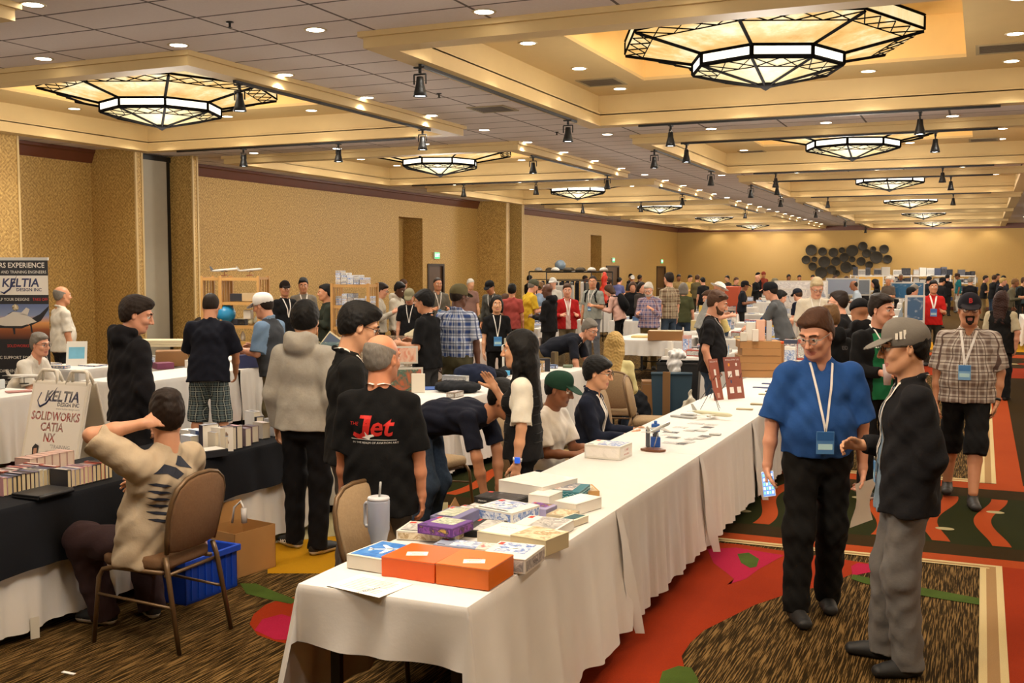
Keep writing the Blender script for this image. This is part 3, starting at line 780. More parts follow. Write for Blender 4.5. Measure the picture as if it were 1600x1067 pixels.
def person(label, x, y, f, h=1.75, tone='fair', hair='short', hc='dark', res=.012, bulk=1.0, belly=0.0, group=None,
           hz=None, lean=0, tilt=0, twist=0, head=(0, 0), hipyaw=0, neck=0,
           arms=None, feet=None, grip=(25, 25), top=None, bottom=None, shoes=('#17130f', '#17130f'), cap=None, glasses=None, lanyard=None, beard=None,
           poles=None, kneepole=None, extra=None, name='person', fine=None, wcol=0, hands=True, worldyaw=None):
    """one figure. f: 0 back to the camera, 90 facing right in view, 180 facing the camera. Local frame: x right, y forward."""
    S = h/1.75
    yaw = math.atan2(y, x)-R(f) if worldyaw is None else R(worldyaw)
    root = thing(name, label, 'person', (x, y, 0), yaw-PI/2, group)
    far = res >= .014
    bk = bulk
    hz = (.93*S if hz is None else hz)
    P = V3(0, 0, hz)
    Rh = rotm('z', hipyaw)
    Tl = rotm('z', twist*.4) @ rotm('y', tilt*.5) @ rotm('x', -lean*.72)
    Tc = rotm('z', twist) @ rotm('y', tilt) @ rotm('x', -lean)
    waist = P+Tl @ V3(0, 0, .14*S); chest = waist+Tc @ V3(0, .005*S, .20*S)
    neckb = chest+Tc @ V3(0, -.015*S, .205*S)
    shw = (.168*S)*(.5+.5*bk)
    shs = [chest+Tc @ V3(sg*shw, -.012*S, .118*S) for sg in (-1, 1)]     # left, right
    Hd = rotm('z', head[0]+twist*.5) @ rotm('x', -(head[1]+lean*.0))
    Nk = rotm('x', -(lean*.55+head[1]*.35+neck))
    hc0 = neckb+Nk @ V3(0, .012*S, .074*S)
    hs = ((h/1.75)**.5 if h > 1.3 else .95)*1.1
    hcen = hc0+Hd @ V3(0, .018*hs, .085*hs)
    hips = [P+Rh @ V3(sg*.09*S, 0, 0) for sg in (-1, 1)]
    # arms
    ua, fa = .285*S, .25*S
    if arms is None: arms = ('down', 'down')
    J = []
    for i, sg in enumerate((-1, 1)):
        a = arms[i]
        if a == 'down': a = ((.16, .02, -1), (.06, .18, -1))
        elif a == 'bent': a = ((.2, .1, -1), (-.25, 1, .15))
        elif a == 'phone': a = ((.15, .25, -1), (-.35, .9, .5))
        elif a == 'pocket': a = ((.3, -.15, -1), (-.2, .25, -1))
        elif a == 'back': a = ((.2, -.3, -1), (-.6, -.2, -.5))
        if len(a) == 3:        # wrist target in the body frame
            pole = poles[i] if poles else (sg*.7, -.5, -.5)
            el, wr = ik(shs[i], V3(*a), ua, fa, pole)
        else:
            el = shs[i]+nrm(V3(a[0][0]*sg, a[0][1], a[0][2]))*ua
            wr = el+nrm(V3(a[1][0]*sg, a[1][1], a[1][2]))*fa
        J.append((shs[i], el, wr))
    # legs
    if feet is None: feet = ((-.1, 0, 8, 0), (.1, 0, -8, 0))
    K = []
    for i in (0, 1):
        fx, fy, fyaw, lift = (tuple(feet[i])+(0, 0, 0))[:4]
        ank = V3(fx*S, fy*S-.03*S, .085*S+lift)
        kn, an = ik(hips[i], ank, .43*S, .42*S, kneepole[i] if kneepole else (fx*.6, 1.0, .25))
        K.append((hips[i], kn, an, fyaw, lift))
    # ---------------------------------------------------------------- skin
    skm = skin_mat(SK.get(tone, tone)); hm = hair_mat(HR.get(hc, hc))
    lipm = skin_mat('#bd7565' if tone in ('fair', 'asian', 'tan') else '#5e3328')
    rf = fine or res
    B = Field(rf if not far else res)
    ss = hs
    def hp(a, b, c): return hcen+Hd @ (V3(a, b, c)*ss)
    Lx = Hd @ V3(1, 0, 0)
    B.ell(hp(0, -.012, .035), np.array((.073, .094, .083))*ss, .02, 0, Hd)
    B.ell(hp(0, .028, -.022), np.array((.061, .066, .085))*ss, .03, 0, Hd)
    B.ell(hp(0, .032, -.072), np.array((.05, .052, .04))*ss, .025, 0, Hd)
    B.ell(hp(0, .068, -.098), np.array((.022, .018, .018))*ss, .025, 0, Hd)
    for sg in (-1, 1): B.cone(hp(sg*.052, -.005, -.045), hp(sg*.03, .05, -.095), .02*ss, .017*ss, .03)
    B.cone(hp(0, .092, .014), hp(0, .113, -.031), .0075*ss, .0115*ss, .012)
    if not far:
        for sg in (-1, 1):
            B.ell(hp(sg*.012, .101, -.035), .0085*ss, .008)
            B.ell(hp(sg*.036, .064, -.028), np.array((.022, .022, .022))*ss, .02, 0, Hd)
            B.cone(hp(sg*.008, .09, .026), hp(sg*.045, .076, .027), .009*ss, .009*ss, .012)
            B.ell(hp(sg*.03, .103, .004), np.array((.017, .014, .011))*ss, .01, 0, Hd, sub=True)
            B.ell(hp(sg*.03, .078, .003), .0125*ss, .004, 2)
            B.ell(hp(sg*.03, .0885, .003), .0062*ss, .0, 3)
            B.cone(hp(sg*.018, .087, .0115), hp(sg*.043, .081, .011), .0042*ss, .0042*ss, .004, 0)
            B.cone(hp(sg*.014, .0965, .0265), hp(sg*.032, .0945, .031), .0045*ss, .0045*ss, .003, 4)
            B.cone(hp(sg*.032, .0945, .031), hp(sg*.05, .08, .026), .0045*ss, .003*ss, .003, 4)
        B.cone(hp(-.02, .079, -.067), hp(0, .0885, -.065), .004*ss, .005*ss, .004, 1); B.cone(hp(.02, .079, -.067), hp(0, .0885, -.065), .004*ss, .005*ss, .004, 1)
        B.cone(hp(-.015, .081, -.0735), hp(0, .086, -.075), .004*ss, .005*ss, .004, 1); B.cone(hp(.015, .081, -.0735), hp(0, .086, -.075), .004*ss, .005*ss, .004, 1)
        B.cone(hp(-.02, .092, -.0697), hp(.02, .092, -.0697), .0012*ss, .0012*ss, .003, 0, sub=True)
    for sg in (-1, 1):
        er = Hd @ rotm('z', -sg*22) @ rotm('x', 10)
        B.ell(hp(sg*.076, -.006, -.006), np.array((.009, .019, .031))*ss, .01, 0, er)
        if not far: B.ell(hp(sg*.086, -.0, -.002), np.array((.006, .011, .018))*ss, .006, 0, er, sub=True)
    B.cone(hp(0, -.02, -.06), neckb+Tc @ V3(0, 0, -.03*S), .052*ss*bk**.5, .062*ss*bk**.5, .035)
    if bulk > 1.1: B.ell(hp(0, .035, -.105), np.array((.05, .045, .022))*ss*1.05, .03, 0, Hd)
    B.cone(neckb+Tc @ V3(-.06*S, 0, -.055*S), neckb+Tc @ V3(.06*S, 0, -.055*S), .04*S, .04*S, .04)
    hairless = hair in ('bald', 'ring', 'none')
    bodyparts = [B]
    def arm_skin(i, rr):
        sg = (-1, 1)[i]; sh, el, wr = J[i]
        A = Field(rr); q = bk**.6
        A.cone(sh, el, .046*S*q, .037*S*q, .03); A.cone(el, el+(wr-el)*.45, .038*S*q, .037*S*q, .02); A.cone(el+(wr-el)*.45, wr, .037*S*q, .0245*S*q, .02)
        D = nrm(wr-el)
        # palm faces the body by default
        side = V3(0, 1, 0) if abs(D[2]) > .7 else V3(-sg*.6, 0, .8)
        if wcol and abs(D[2]) <= .7: side = V3(-sg, 0, .1)
        T = nrm(side-D*(side@D))                   # thumb side
        N = nrm(np.cross(T, D))*1.0                # palm normal
        inw = V3(-sg, 0, -.2)
        if abs(D[2]) <= .7: inw = V3(0, .1, -1)
        if N @ inw < 0: N = -N
        hsz = S*1.0
        if not hands: A.ell(wr+D*.05*S, .04*S, .02); return A
        A.cone(wr, wr+D*.03*hsz, .024*hsz, .02*hsz, .02)
        A.cone(wr+D*.028*hsz, wr+D*.08*hsz, .0145*hsz, .0125*hsz, .014, 0, (0, 0), T, 2.5)
        cl = grip[i]
        for j, (off, ln) in enumerate(((.029, .070), (.010, .079), (-.010, .074), (-.028, .058))):
            b = wr+(D*(.092-.004*abs(j-1))+T*off)*hsz; u = D; c0 = cl*(.7+.12*j)
            lens = (ln*.45, ln*.31, ln*.24)
            for q_, l_ in enumerate(lens):
                a = math.radians(c0*(1.0, 1.15, .8)[q_]); 
                # rotate u towards palm normal
                w = nrm(N-u*(N@u)); u = nrm(u*math.cos(a)+w*math.sin(a))
                e = b+u*l_*hsz; A.cone(b, e, (.0088-.0006*q_)*hsz, (.0082-.0007*q_)*hsz, .004 if q_ else .007); b = e
        b = wr+(D*.03+T*.022)*hsz; u = nrm(D*.75+T*.62+N*.25)
        for l_, r_ in ((.042, .0125), (.032, .0105), (.026, .0095)):
            e = b+u*l_*hsz; A.cone(b, e, r_*hsz, r_*.92*hsz, .01); b = e; u = nrm(u+D*.3+N*.25*(cl/40))
        return A
    meshes = []
    ar = .0045 if not far and res <= .007 else (.0065 if not far else res)
    for i in (0, 1): bodyparts.append(arm_skin(i, ar))
    short = bottom and bottom.get('len', 1) < .95
    if short or (bottom and bottom.get('kind') == 'none'):
        Lg = Field(max(res, .008)); q = bk**.5
        for (hp_, kn, an, fy, lf) in K:
            Lg.cone(hp_, kn, .075*S*q, .052*S*q, .03); m_ = kn+(an-kn)*.35-V3(0, .015, 0); Lg.cone(kn, m_, .05*S*q, .055*S*q, .02); Lg.cone(m_, an, .055*S*q, .036*S*q, .02)
        bodyparts.append(Lg)
    mats5 = [skm, lipm, M('#e6ddd2', .3), M('#1d120b', .2), hm]
    vs = []; qs = []; ms = []; o = 0
    for b in bodyparts:
        me = b.mesh('p', mats5)
        if me is None: continue
        mi = np.zeros(len(me.polygons), np.int32); me.polygons.foreach_get('material_index', mi)
        vs.append(b.V); qs.append(b.Q+o); ms.append(mi); o += len(b.V); bpy.data.meshes.remove(me)
    body = raw_mesh('body', np.concatenate(vs), np.concatenate(qs), np.concatenate(ms), mats5)
    link('body', body, root)
    if far: pass
    # ---------------------------------------------------------------- trousers / shorts / skirt
    cr = max(res, .006)
    if bottom:
        Bt = Field(cr); q = bk**.7; ez = bottom.get('ease', 1.0); L = bottom.get('len', 1.0)
        wd = Rh @ V3(1, 0, 0)
        Bt.cone(P+V3(0, -.0, -.02*S), waist-Tl @ V3(0, 0, (.03 if not top or top.get('hem', -.06) >= 0 else .1)*S), (.098+belly*.3)*S*q, (.09+belly*.4)*S*q, .05, 0, (0, 1), wd, 1.5)
        Bt.ell(P+Rh @ V3(0, -.022*S, -.04*S), np.array((.148*q, .1*q, .12))*S, .06)
        for (hp_, kn, an, fy, lf) in K:
            Bt.cone(hp_, kn, .088*S*q*ez**.5, .066*S*q*ez if L > .6 else .08*S*q*ez, .035, 0, (0, 1 if L <= .55 else 0))
            if L > .55:
                e = kn+(an-kn)*min(1, (L-.5)/.5*1.0)+V3(0, 0, -.045*S if L >= 1 else 0)
                Bt.cone(kn, e, .066*S*q*ez, (.058*ez if L >= 1 else .072*ez)*S*q, .06, 0, (0, 1))
        Bt.fold = (bottom.get('fold', .0035) if not far else 0.0, 38, len(label)) if not far else None
        me = Bt.mesh('trousers', bottom['m']); link(bottom.get('name', 'trousers'), me, root)
        if bottom.get('belt'):
            pass
    # ---------------------------------------------------------------- shoes
    if shoes:
        for i, (hp_, kn, an, fyaw, lf) in enumerate(K):
            F_ = Field(max(res*.9, .006)); rz = rotm('z', fyaw); hl = V3(an[0], an[1], 0)
            up = lf
            def sp(a, b, c): return hl+rz @ (V3(a, b, c)*S)+V3(0, 0, up)
            fw_ = rz @ V3(1, 0, 0)
            F_.cone(sp(0, -.035, .034), sp(0, .03, .034), .035*S, .037*S, .02, 1, (0, 0), fw_, 1.1)
            F_.cone(sp(0, .03, .032), sp((-.008, .008)[i], .155, .03), .036*S, .031*S, .02, 1, (0, 0), fw_, 1.35)
            F_.cone(sp(0, -.02, .06), sp(0, -.012, .105), .042*S, .038*S, .02, 0); F_.cone(sp(0, .0, .07), sp(0, .11, .045), .034*S, .026*S, .03, 0)
            F_.cut(V3(0, 0, .001+up), V3(0, 0, -1))
            zt = up+.03*S
            fn = (lambda c, m, zt=zt: (c[:, 2] < zt).astype(int))
            me = F_.mesh('shoe', [M(shoes[0], .6), M(shoes[1], .7)], fn); link('shoe', me, root)
    # ---------------------------------------------------------------- upper garment
    gar = None
    if top:
        G = Field(cr); q = bk; hem = top.get('hem', -.06); ez = top.get('ease', 1.0); fat = top.get('fat', 0)
        hemp = P+Tl @ V3(0, 0, (hem)*S); wd = Tc @ V3(1, 0, 0); wl_ = Tl @ V3(1, 0, 0)
        if lean > 60: hemp = P+Tl @ V3(0, 0, max(hem, -.02)*S)
        G.cone(hemp, waist+Tl @ V3(0, belly*.3*S, .02*S), (.112+.3*belly+(.012 if hem < 0 else 0))*S*q**.6*ez, (.108+.5*belly)*S*q**.6*ez, .06, 0, (1, 0), wl_, 1.45)
        if hem < -.03 and lean < 60: G.cone(hemp, P+Tl @ V3(0, 0, .09*S), (.127+.25*belly)*S*q**.7*ez, (.116+.3*belly)*S*q**.7*ez, .05, 0, (1, 0), wl_, 1.42)
        G.cone(waist, chest, (.104+.45*belly)*S*q**.6*ez, .114*S*q**.6*ez, .05, 0, (0, 0), wd, 1.38)
        if belly: G.ell(waist+Tl @ V3(0, .06*S, .03*S), np.array((.15+belly*.3, .09+belly, .16))*S, .08, 0, Tl)
        G.ell(chest+Tc @ V3(0, -.012*S, .04*S), np.array((.168*q**.6, .11*q**.5, .14))*S*ez**.5, .05, 0, Tc)
        for sh_ in shs: G.cone(neckb+(sh_-neckb)*.1+Tc @ V3(0, 0, -.03*S), sh_+Tc @ V3(0, 0, .0), .058*S*q**.4, .052*S*q**.4, .04)
        if top.get('bust'):
            for sg in (-1, 1): G.ell(chest+Tc @ V3(sg*.075*S, .085*S, .0), .062*S, .05)
        ncol = neckb+Tc @ V3(0, .004, .012*S)
        G.cone(neckb+Tc @ V3(0, 0, -.06*S), ncol+Tc @ V3(0, 0, .004*S), .072*S, .058*S*bk**.3, .035, 0, (0, 1))
        sl = top.get('sleeve', .55); tk = top.get('thick', 1.0)
        for (sh, el, wr) in J:
            if sl <= 0: G.cone(sh, sh, .055*S, .055*S, .04); continue
            w1 = .06*S*tk*q**.4
            if sl < 1: 
                e = sh+(el-sh)*(sl/.5 if sl < .5 else min(1.0, .45+sl*.6)); G.cone(sh, e, w1, .064*S*tk*q**.4, .035, 1, (0, 1))
            else:
                G.cone(sh, el, w1, .054*S*tk*q**.4, .045, 1); G.cone(el, wr+(el-wr)*.04, .053*S*tk*q**.4, .039*S*tk, .03, 1, (0, 1))
        if top.get('hood'):
            G.ell(neckb+Tc @ V3(0, -.075*S, .0), np.array((.115, .075, .085))*S, .04, 2, Tc)
            G.cone(neckb+Tc @ V3(-.075*S, .0, .03*S), neckb+Tc @ V3(-.06*S, -.08*S, .05*S), .035*S, .04*S, .03, 2); G.cone(neckb+Tc @ V3(.075*S, .0, .03*S), neckb+Tc @ V3(.06*S, -.08*S, .05*S), .035*S, .04*S, .03, 2)
            G.cone(neckb+Tc @ V3(-.07*S, .0, .02*S), neckb+Tc @ V3(0, .07*S, -.03*S), .028*S, .024*S, .03, 2); G.cone(neckb+Tc @ V3(.07*S, .0, .02*S), neckb+Tc @ V3(0, .07*S, -.03*S), .028*S, .024*S, .03, 2)
        if top.get('collar'):
            for sg in (-1, 1):
                pts = [neckb+Tc @ (V3(sg*.0, -.068, .03)*S), neckb+Tc @ (V3(sg*.058, -.035, .022)*S), neckb+Tc @ (V3(sg*.07, .025, -.01)*S), neckb+Tc @ (V3(sg*.04, .08, -.06)*S)]
                for a_, b_ in zip(pts[:-1], pts[1:]): G.cone(a_, b_, .013*S, .013*S, .015, 3)
        # opening for the neck
        G.ell(neckb+Tc @ V3(0, .03*S, .05*S), np.array((.058, .062, .06))*S*bk**.3*top.get('neck', 1.0), .01, 0, Tc, sub=True)
        if top.get('collar'): G.ell(neckb+Tc @ V3(0, .075*S, -.005*S), np.array((.03, .05, .05))*S, .01, 0, Tc, sub=True)
        if not far: G.fold = (top.get('fold', .0035), top.get('freq', 34), len(label)*1.3)
        mts = [top['m'], top.get('m2', top['m']), top.get('m3', top['m']), top.get('mc', top['m']), top.get('mi', top['m'])]
        fn = None
        ow = top.get('open')
        if ow is not None:
            inv = Tc.T
            def fn(c, m):
                l_ = (c-chest) @ Tc            # chest frame
                wdt = ow[0]+(ow[1]-ow[0])*np.clip((.2*S-l_[:, 2])/(.55*S), 0, 1)
                k_ = (l_[:, 1] > .05) & (l_[:, 2] < .165*S) & (np.abs(l_[:, 0]-ow[2]) < wdt) & (m != 1)
                m = m.copy(); m[k_] = 4; return m
        me = G.mesh('garment', mts, fn); gar = link(top.get('name', 'shirt'), me, root)
        root_bvh = BVHTree.FromPolygons([tuple(v) for v in G.V.tolist()], G.Q.tolist())
    else: root_bvh = None
    # ---------------------------------------------------------------- hair
    if hair not in ('none', 'bald'):
        H = Field(max(rf, .0045) if not far else res)
        th = dict(short=.008, buzz=.003, ring=.004, fringe=.016, thick=.015, long=.014, bun=.012, pony=.012, wavy=.018, hat=.006).get(hair, .009)
        H.ell(hp(0, -.016, .034), (np.array((.075, .096, .086))+th)*ss, .01, 0, Hd)
        H.ell(hp(0, -.03, -.015), (np.array((.069, .066, .066))+th)*ss, .03, 0, Hd)
        if hair == 'short' and not far and not cap: H.ell(hp(.015, .045, .083), np.array((.058, .045, .03))*ss, .03, 0, Hd); H.ell(hp(0, -.03, .1), np.array((.06, .07, .03))*ss, .03, 0, Hd)
        if hair in ('fringe',): H.ell(hp(0, .055, .07), np.array((.06, .045, .03))*ss, .03, 0, Hd); 
        if hair in ('short', 'thick', 'fringe'):
            for sg in (-1, 1): H.ell(hp(sg*.07, .02, .012), np.array((.01, .014, .03))*ss, .01, 0, Hd)
        if hair == 'thick': H.ell(hp(.0, .04, .095), np.array((.06, .055, .03))*ss, .03, 0, Hd)
        if hair == 'long' or hair == 'wavy' or hair == 'mid':
            ln = dict(long=.40, wavy=.34, mid=.14)[hair]
            for sg in (-1, 0, 1):
                H.cone(hp(sg*.055, -.045, -.0), hp(sg*.06, -.06, -.09), .05*ss, .045*ss, .04); 
                if ln > .2: H.cone(hp(sg*.05, -.06, -.09), neckb+Tc @ V3(sg*.055*S, -.085*S, -ln*.6*S), .048*ss, .034*ss, .05)
            if hair == 'long':
                for sg in (-1, 1): H.cone(hp(sg*.068, .0, .03), hp(sg*.07, .01, -.1), .025*ss, .028*ss, .03); H.cone(hp(sg*.07, .01, -.1), neckb+Tc @ V3(sg*.1*S, .06*S, -.12*S), .028*ss, .022*ss, .03)
        if hair == 'pony':
            H.cone(hp(0, -.11, .06), hp(0, -.15, -.12), .03*ss, .02*ss, .02)
        if hair == 'bun': H.ell(hp(0, -.12, .07), .035*ss, .02)
        amp = dict(fringe=.0015, thick=.0013, short=.0011, buzz=0, wavy=.0028, long=.0008, mid=.001).get(hair, .001)
        if amp and not far: H.fold = (amp, 120, 3.1)
        # face opening and nape
        fx = dict(fringe=(.088, .046), thick=(.080, .062), ring=(.03, .0), buzz=(.072, .062), short=(.078, .064)).get(hair, (.076, .06))
        if hair in ('long', 'wavy', 'mid', 'bun', 'pony'): H.ell(hp(0, .105, -.045), np.array((.088, .088, .122))*ss, .006, 0, Hd, sub=True)
        else:
            for cx_ in (-.28, .28): H.cut(hp(.012, *{'fringe': (.09, .05), 'ring': (.06, .05), 'thick': (.084, .058)}.get(hair, (.08, .062))), Hd @ V3(cx_, .75, -.65))
        
        if hair in ('long', 'wavy', 'mid', 'bun', 'pony'): H.cone(hp(-.03, .128, .022), hp(.034, .128, .026), .05*ss, .05*ss, .008, 0, sub=True)
        if hair not in ('long', 'wavy', 'mid', 'pony', 'bun'):
            H.ell(hp(0, .02, -.095), np.array((.105, .1, .085))*ss, .012, 0, Hd, sub=True)
            H.cut(hp(0, -.07, -.075), Hd @ V3(0, -.05, -1))
            for sg in (-1, 1): H.ell(hp(sg*.082, .006, -.022), np.array((.022, .028, .036))*ss, .006, 0, Hd, sub=True)
        if hair == 'ring': H.cut(hp(0, 0, .045), Hd @ V3(0, .35, 1))
        if hair == 'hat': H.cut(hp(0, 0, .03), Hd @ V3(0, 0, 1))
        me = H.mesh('hair', hm)
        if me: link('hair', me, root)
    if beard:
        Bd = Field(max(rf, .005)); 
        Bd.ell(hp(0, .036, -.08), np.array((.056, .06, .046))*ss, .02, 0, Hd); Bd.ell(hp(0, .088, -.046), np.array((.026, .014, .008))*ss, .01, 0, Hd)
        for sg in (-1, 1): Bd.cone(hp(sg*.062, .0, -.03), hp(sg*.045, .05, -.085), .014*ss, .02*ss, .02)
        Bd.ell(hp(0, .1, -.062), np.array((.024, .02, .009))*ss, .006, 0, Hd, sub=True)
        if beard == 'goatee': 
            Bd = Field(max(rf, .005)); Bd.ell(hp(0, .078, -.096), np.array((.022, .02, .022))*ss, .01, 0, Hd); Bd.cone(hp(-.026, .09, -.05), hp(.026, .09, -.05), .007*ss, .007*ss, .01)
            for sg in (-1, 1): Bd.cone(hp(sg*.028, .088, -.052), hp(sg*.022, .082, -.09), .006*ss, .008*ss, .01)
        Bd.cut(hp(0, .1, -.04), Hd @ V3(0, .3, 1))
        me = Bd.mesh('beard', hair_mat(HR.get(hc, hc)))
        if me: link('beard', me, root)
    # ---------------------------------------------------------------- headwear
    if cap:
        kind, ccol = cap[0], cap[1]
        Cp = Field(max(rf, .005) if not far else res); fwd = -1 if kind == 'backcap' else 1
        Cp.ell(hp(0, -.012, .04), np.array((.087, .108,   .088+(.004 if kind == 'cap' else 0)))*ss, .02, 0, Hd)
        if kind in ('cap', 'backcap'):
            Cp.ell(hp(0, .03*fwd, .085), np.array((.055, .05, .045))*ss, .04, 0, Hd)
            br = Hd @ rotm('x', (-20 if fwd > 0 else 20)); t_ = max(.006, (res*.75))
            Cp.ell(hp(0, .108*fwd, .032), np.array((.076, .078, t_/ss))*ss, .006, 1, br)
            Cp.cut(hp(0, 0, .022), Hd @ V3(0, .05*fwd, -1)) if False else None
            Cp.ell(hp(0, -.012, -.03), np.array((.12, .15, .052))*ss, .004, 0, Hd, sub=True)
            Cp.ell(hp(0, .1*fwd, -.008), np.array((.076, .07, .026))*ss, .004, 0, Hd, sub=True)
        elif kind == 'beanie':
            Cp.cone(hp(-.0, -.012, .025), hp(0, -.012, .026), .095*ss, .095*ss, .02, 1, (0, 0))
            Cp.cut(hp(0, 0, .012), Hd @ V3(0, -.35, -1))
        elif kind == 'sunhat':
            Cp.ell(hp(0, -.012, .04), np.array((.16, .17, max(.008, res)))*ss, .01, 1, Hd); Cp.cut(hp(0, 0, .025), Hd @ V3(0, 0, -1))
        me = Cp.mesh('cap', [cloth(ccol), cloth(cap[2] if len(cap) > 2 else ccol)])
        capf = link('cap', me, root)
    else: capf = None
    if glasses:
        g = MB(); gm = M(glasses if isinstance(glasses, str) else '#141210', .3)
        for sg in (-1, 1):
            loop = [hp(sg*.032+.021*math.cos(a)*1.05, .104-.006*abs(math.cos(a)) if False else .1045, .002+.016*math.sin(a)) for a in [2*PI*k/14 for k in range(14)]]
            g.tube(loop, (.0019 if not far else .004)*ss, 5, closed=True)
            g.tube([hp(sg*.054, .1035, .008), hp(sg*.072, .09, .009), hp(sg*.08, .0, .008), hp(sg*.079, -.02, -.005)], .002*ss, 5)
        g.tube([hp(-.011, .1045, .006), hp(0, .108, .009), hp(.011, .1045, .006)], .002*ss, 5)
        g.build('glasses', gm, root)
    info = dict(root=root, bvh=root_bvh, chest=chest, Tc=Tc, neckb=neckb, waist=waist, S=S, J=J, K=K, hp=hp, Hd=Hd, P=P, hcen=hcen, cap=capf, ss=ss, yaw=yaw, Tl=Tl)
    if lanyard and root_bvh is not None: add_lanyard(info, **(lanyard if isinstance(lanyard, dict) else {}))
    return info

def raw_mesh(name, Vv, Qq, mi, mats):
    me = bpy.data.meshes.new(name); n = len(Vv); F = len(Qq)
    me.vertices.add(n); me.vertices.foreach_set('co', np.ascontiguousarray(Vv, np.float32).ravel())
    me.loops.add(F*4); me.loops.foreach_set('vertex_index', np.ascontiguousarray(Qq, np.int32).ravel())
    me.polygons.add(F); me.polygons.foreach_set('loop_start', np.arange(0, F*4, 4, dtype=np.int32))
    for x in mats: me.materials.append(x)
    me.polygons.foreach_set('material_index', mi.astype(np.int32)); me.polygons.foreach_set('use_smooth', np.full(F, True)); me.update(calc_edges=True); me.validate()
    return me
def cast(info, x, z, front=1, frame='chest', off=.004):
    """point on the garment at chest-frame (x, z), seen from the front (1) or the back (-1)"""
    T = info['Tc']; c = info['chest']
    o = c+T @ V3(x, front*.8, z); d = T @ V3(0, -front, 0)
    hit = info['bvh'].ray_cast(Vector(o), Vector(d))
    if hit[0] is None: return None
    return np.array(hit[0])-d*off
def add_lanyard(info, col='#e9e4dc', badge='#8fb6dd', bx=0.0, bz=-.14, w=.013, length=1, strap=True, bs=(.085, .115), badge2='#3f7fbe'):
    S = info['S']; T = info['Tc']
    mb = MB()
    for sg in (-1, 1):
        pts = []
        for i in range(14):
            t = i/13; x = sg*.062*S*(1-t)+bx*t; z = .19*S*(1-t)+(bz+.01)*t
            p = cast(info, x, z, 1, off=.005)
            if p is None: continue
            pts.append(p)
        if len(pts) < 3: continue
        nb = info['neckb']
        pts = [nb+T @ (V3(sg*.01, -.074, .03)*S), nb+T @ (V3(sg*.045, -.05, .035)*S), nb+T @ (V3(sg*.068, -.01, .025)*S)]+pts
        # continuous ribbon
        vs = []
        for i, p in enumerate(pts):
            t_ = nrm(pts[min(i+1, len(pts)-1)]-pts[max(i-1, 0)]); nn = T @ V3(sg*.3 if i < 4 else 0, 1 if i > 2 else .1, .5 if i < 4 else 0); sd = nrm(np.cross(t_, nn))*w/2
            vs += [p-sd, p+sd]
        k = len(pts); mb.add(vs, [(2*i, 2*i+1, 2*i+3, 2*i+2) for i in range(k-1)])
    lo_ = mb.build('lanyard', cloth(col), info['root']) if mb.v else info['root']
    p = cast(info, bx, bz-.055, 1, off=.012)
    if p is not None and badge:
        q = MB(); Mx = Matrix(T.tolist()).to_4x4(); Mx.translation = Vector(p)
        q.box(-bs[0]/2, bs[0]/2, -.003, .003, -bs[1]/2, bs[1]/2, 0, Mx, bev=.002)
        q.box(-bs[0]/2+.004, bs[0]/2-.004, .003, .0036, bs[1]*.1, bs[1]/2-.004, 1, Mx); q.box(-bs[0]/2+.01, bs[0]/2-.01, .003, .0036, -bs[1]*.3, -bs[1]*.05, 2, Mx)
        q.tube([(0, .002, bs[1]/2-.002), (0, .002, bs[1]/2+.02)], .003, 6, 3, Mx)
        q.build('badge', [M(badge, .35), M(badge2, .4), M('#b9e0e6', .4), M('#9a9a9a', .3, metal=.8)], lo_)
def print_on(info, vs, fs, cx, cz, front, mat, name, shear=0.0, off=.003, mi=None):
    """lay flat artwork (x,y) onto the garment"""
    out = []; S = info['S']
    for v in vs:
        xx = v[0]*(1 if front < 0 else -1)
        p = cast(info, cx+xx, cz+v[1], front, off=off)
        out.append(p)
    good = [f for f in fs if all(out[i] is not None for i in f)]
    out = [p if p is not None else np.zeros(3) for p in out]
    mb = MB(); mb.add(out, good); return mb.build(name, mat, info['root'])
def subdiv(vs, fs, maxlen=.02):
    bm = bmesh.new(); V_ = [bm.verts.new(v) for v in vs]
    for f in fs:
        try: bm.faces.new([V_[i] for i in f])
        except ValueError: pass
    for _ in range(4):
        es = [e for e in bm.edges if e.calc_length() > maxlen]
        if not es: break
        bmesh.ops.subdivide_edges(bm, edges=es, cuts=1, use_grid_fill=False)
    bmesh.ops.triangulate(bm, faces=bm.faces[:]); bm.verts.index_update()
    r = [v.co.copy() for v in bm.verts], [tuple(v.index for v in f.verts) for f in bm.faces]; bm.free(); return r
def wtext(info, txt, size, cx, cz, front, col, name, width=None, shear=0.0, bold=0.0, off=.003):
    vs, fs = text_mb(txt, size, width, shear=shear, bold=bold); vs, fs = subdiv(vs, fs, .02)
    return print_on(info, vs, fs, cx, cz, front, M(col, .6), name, off=off)
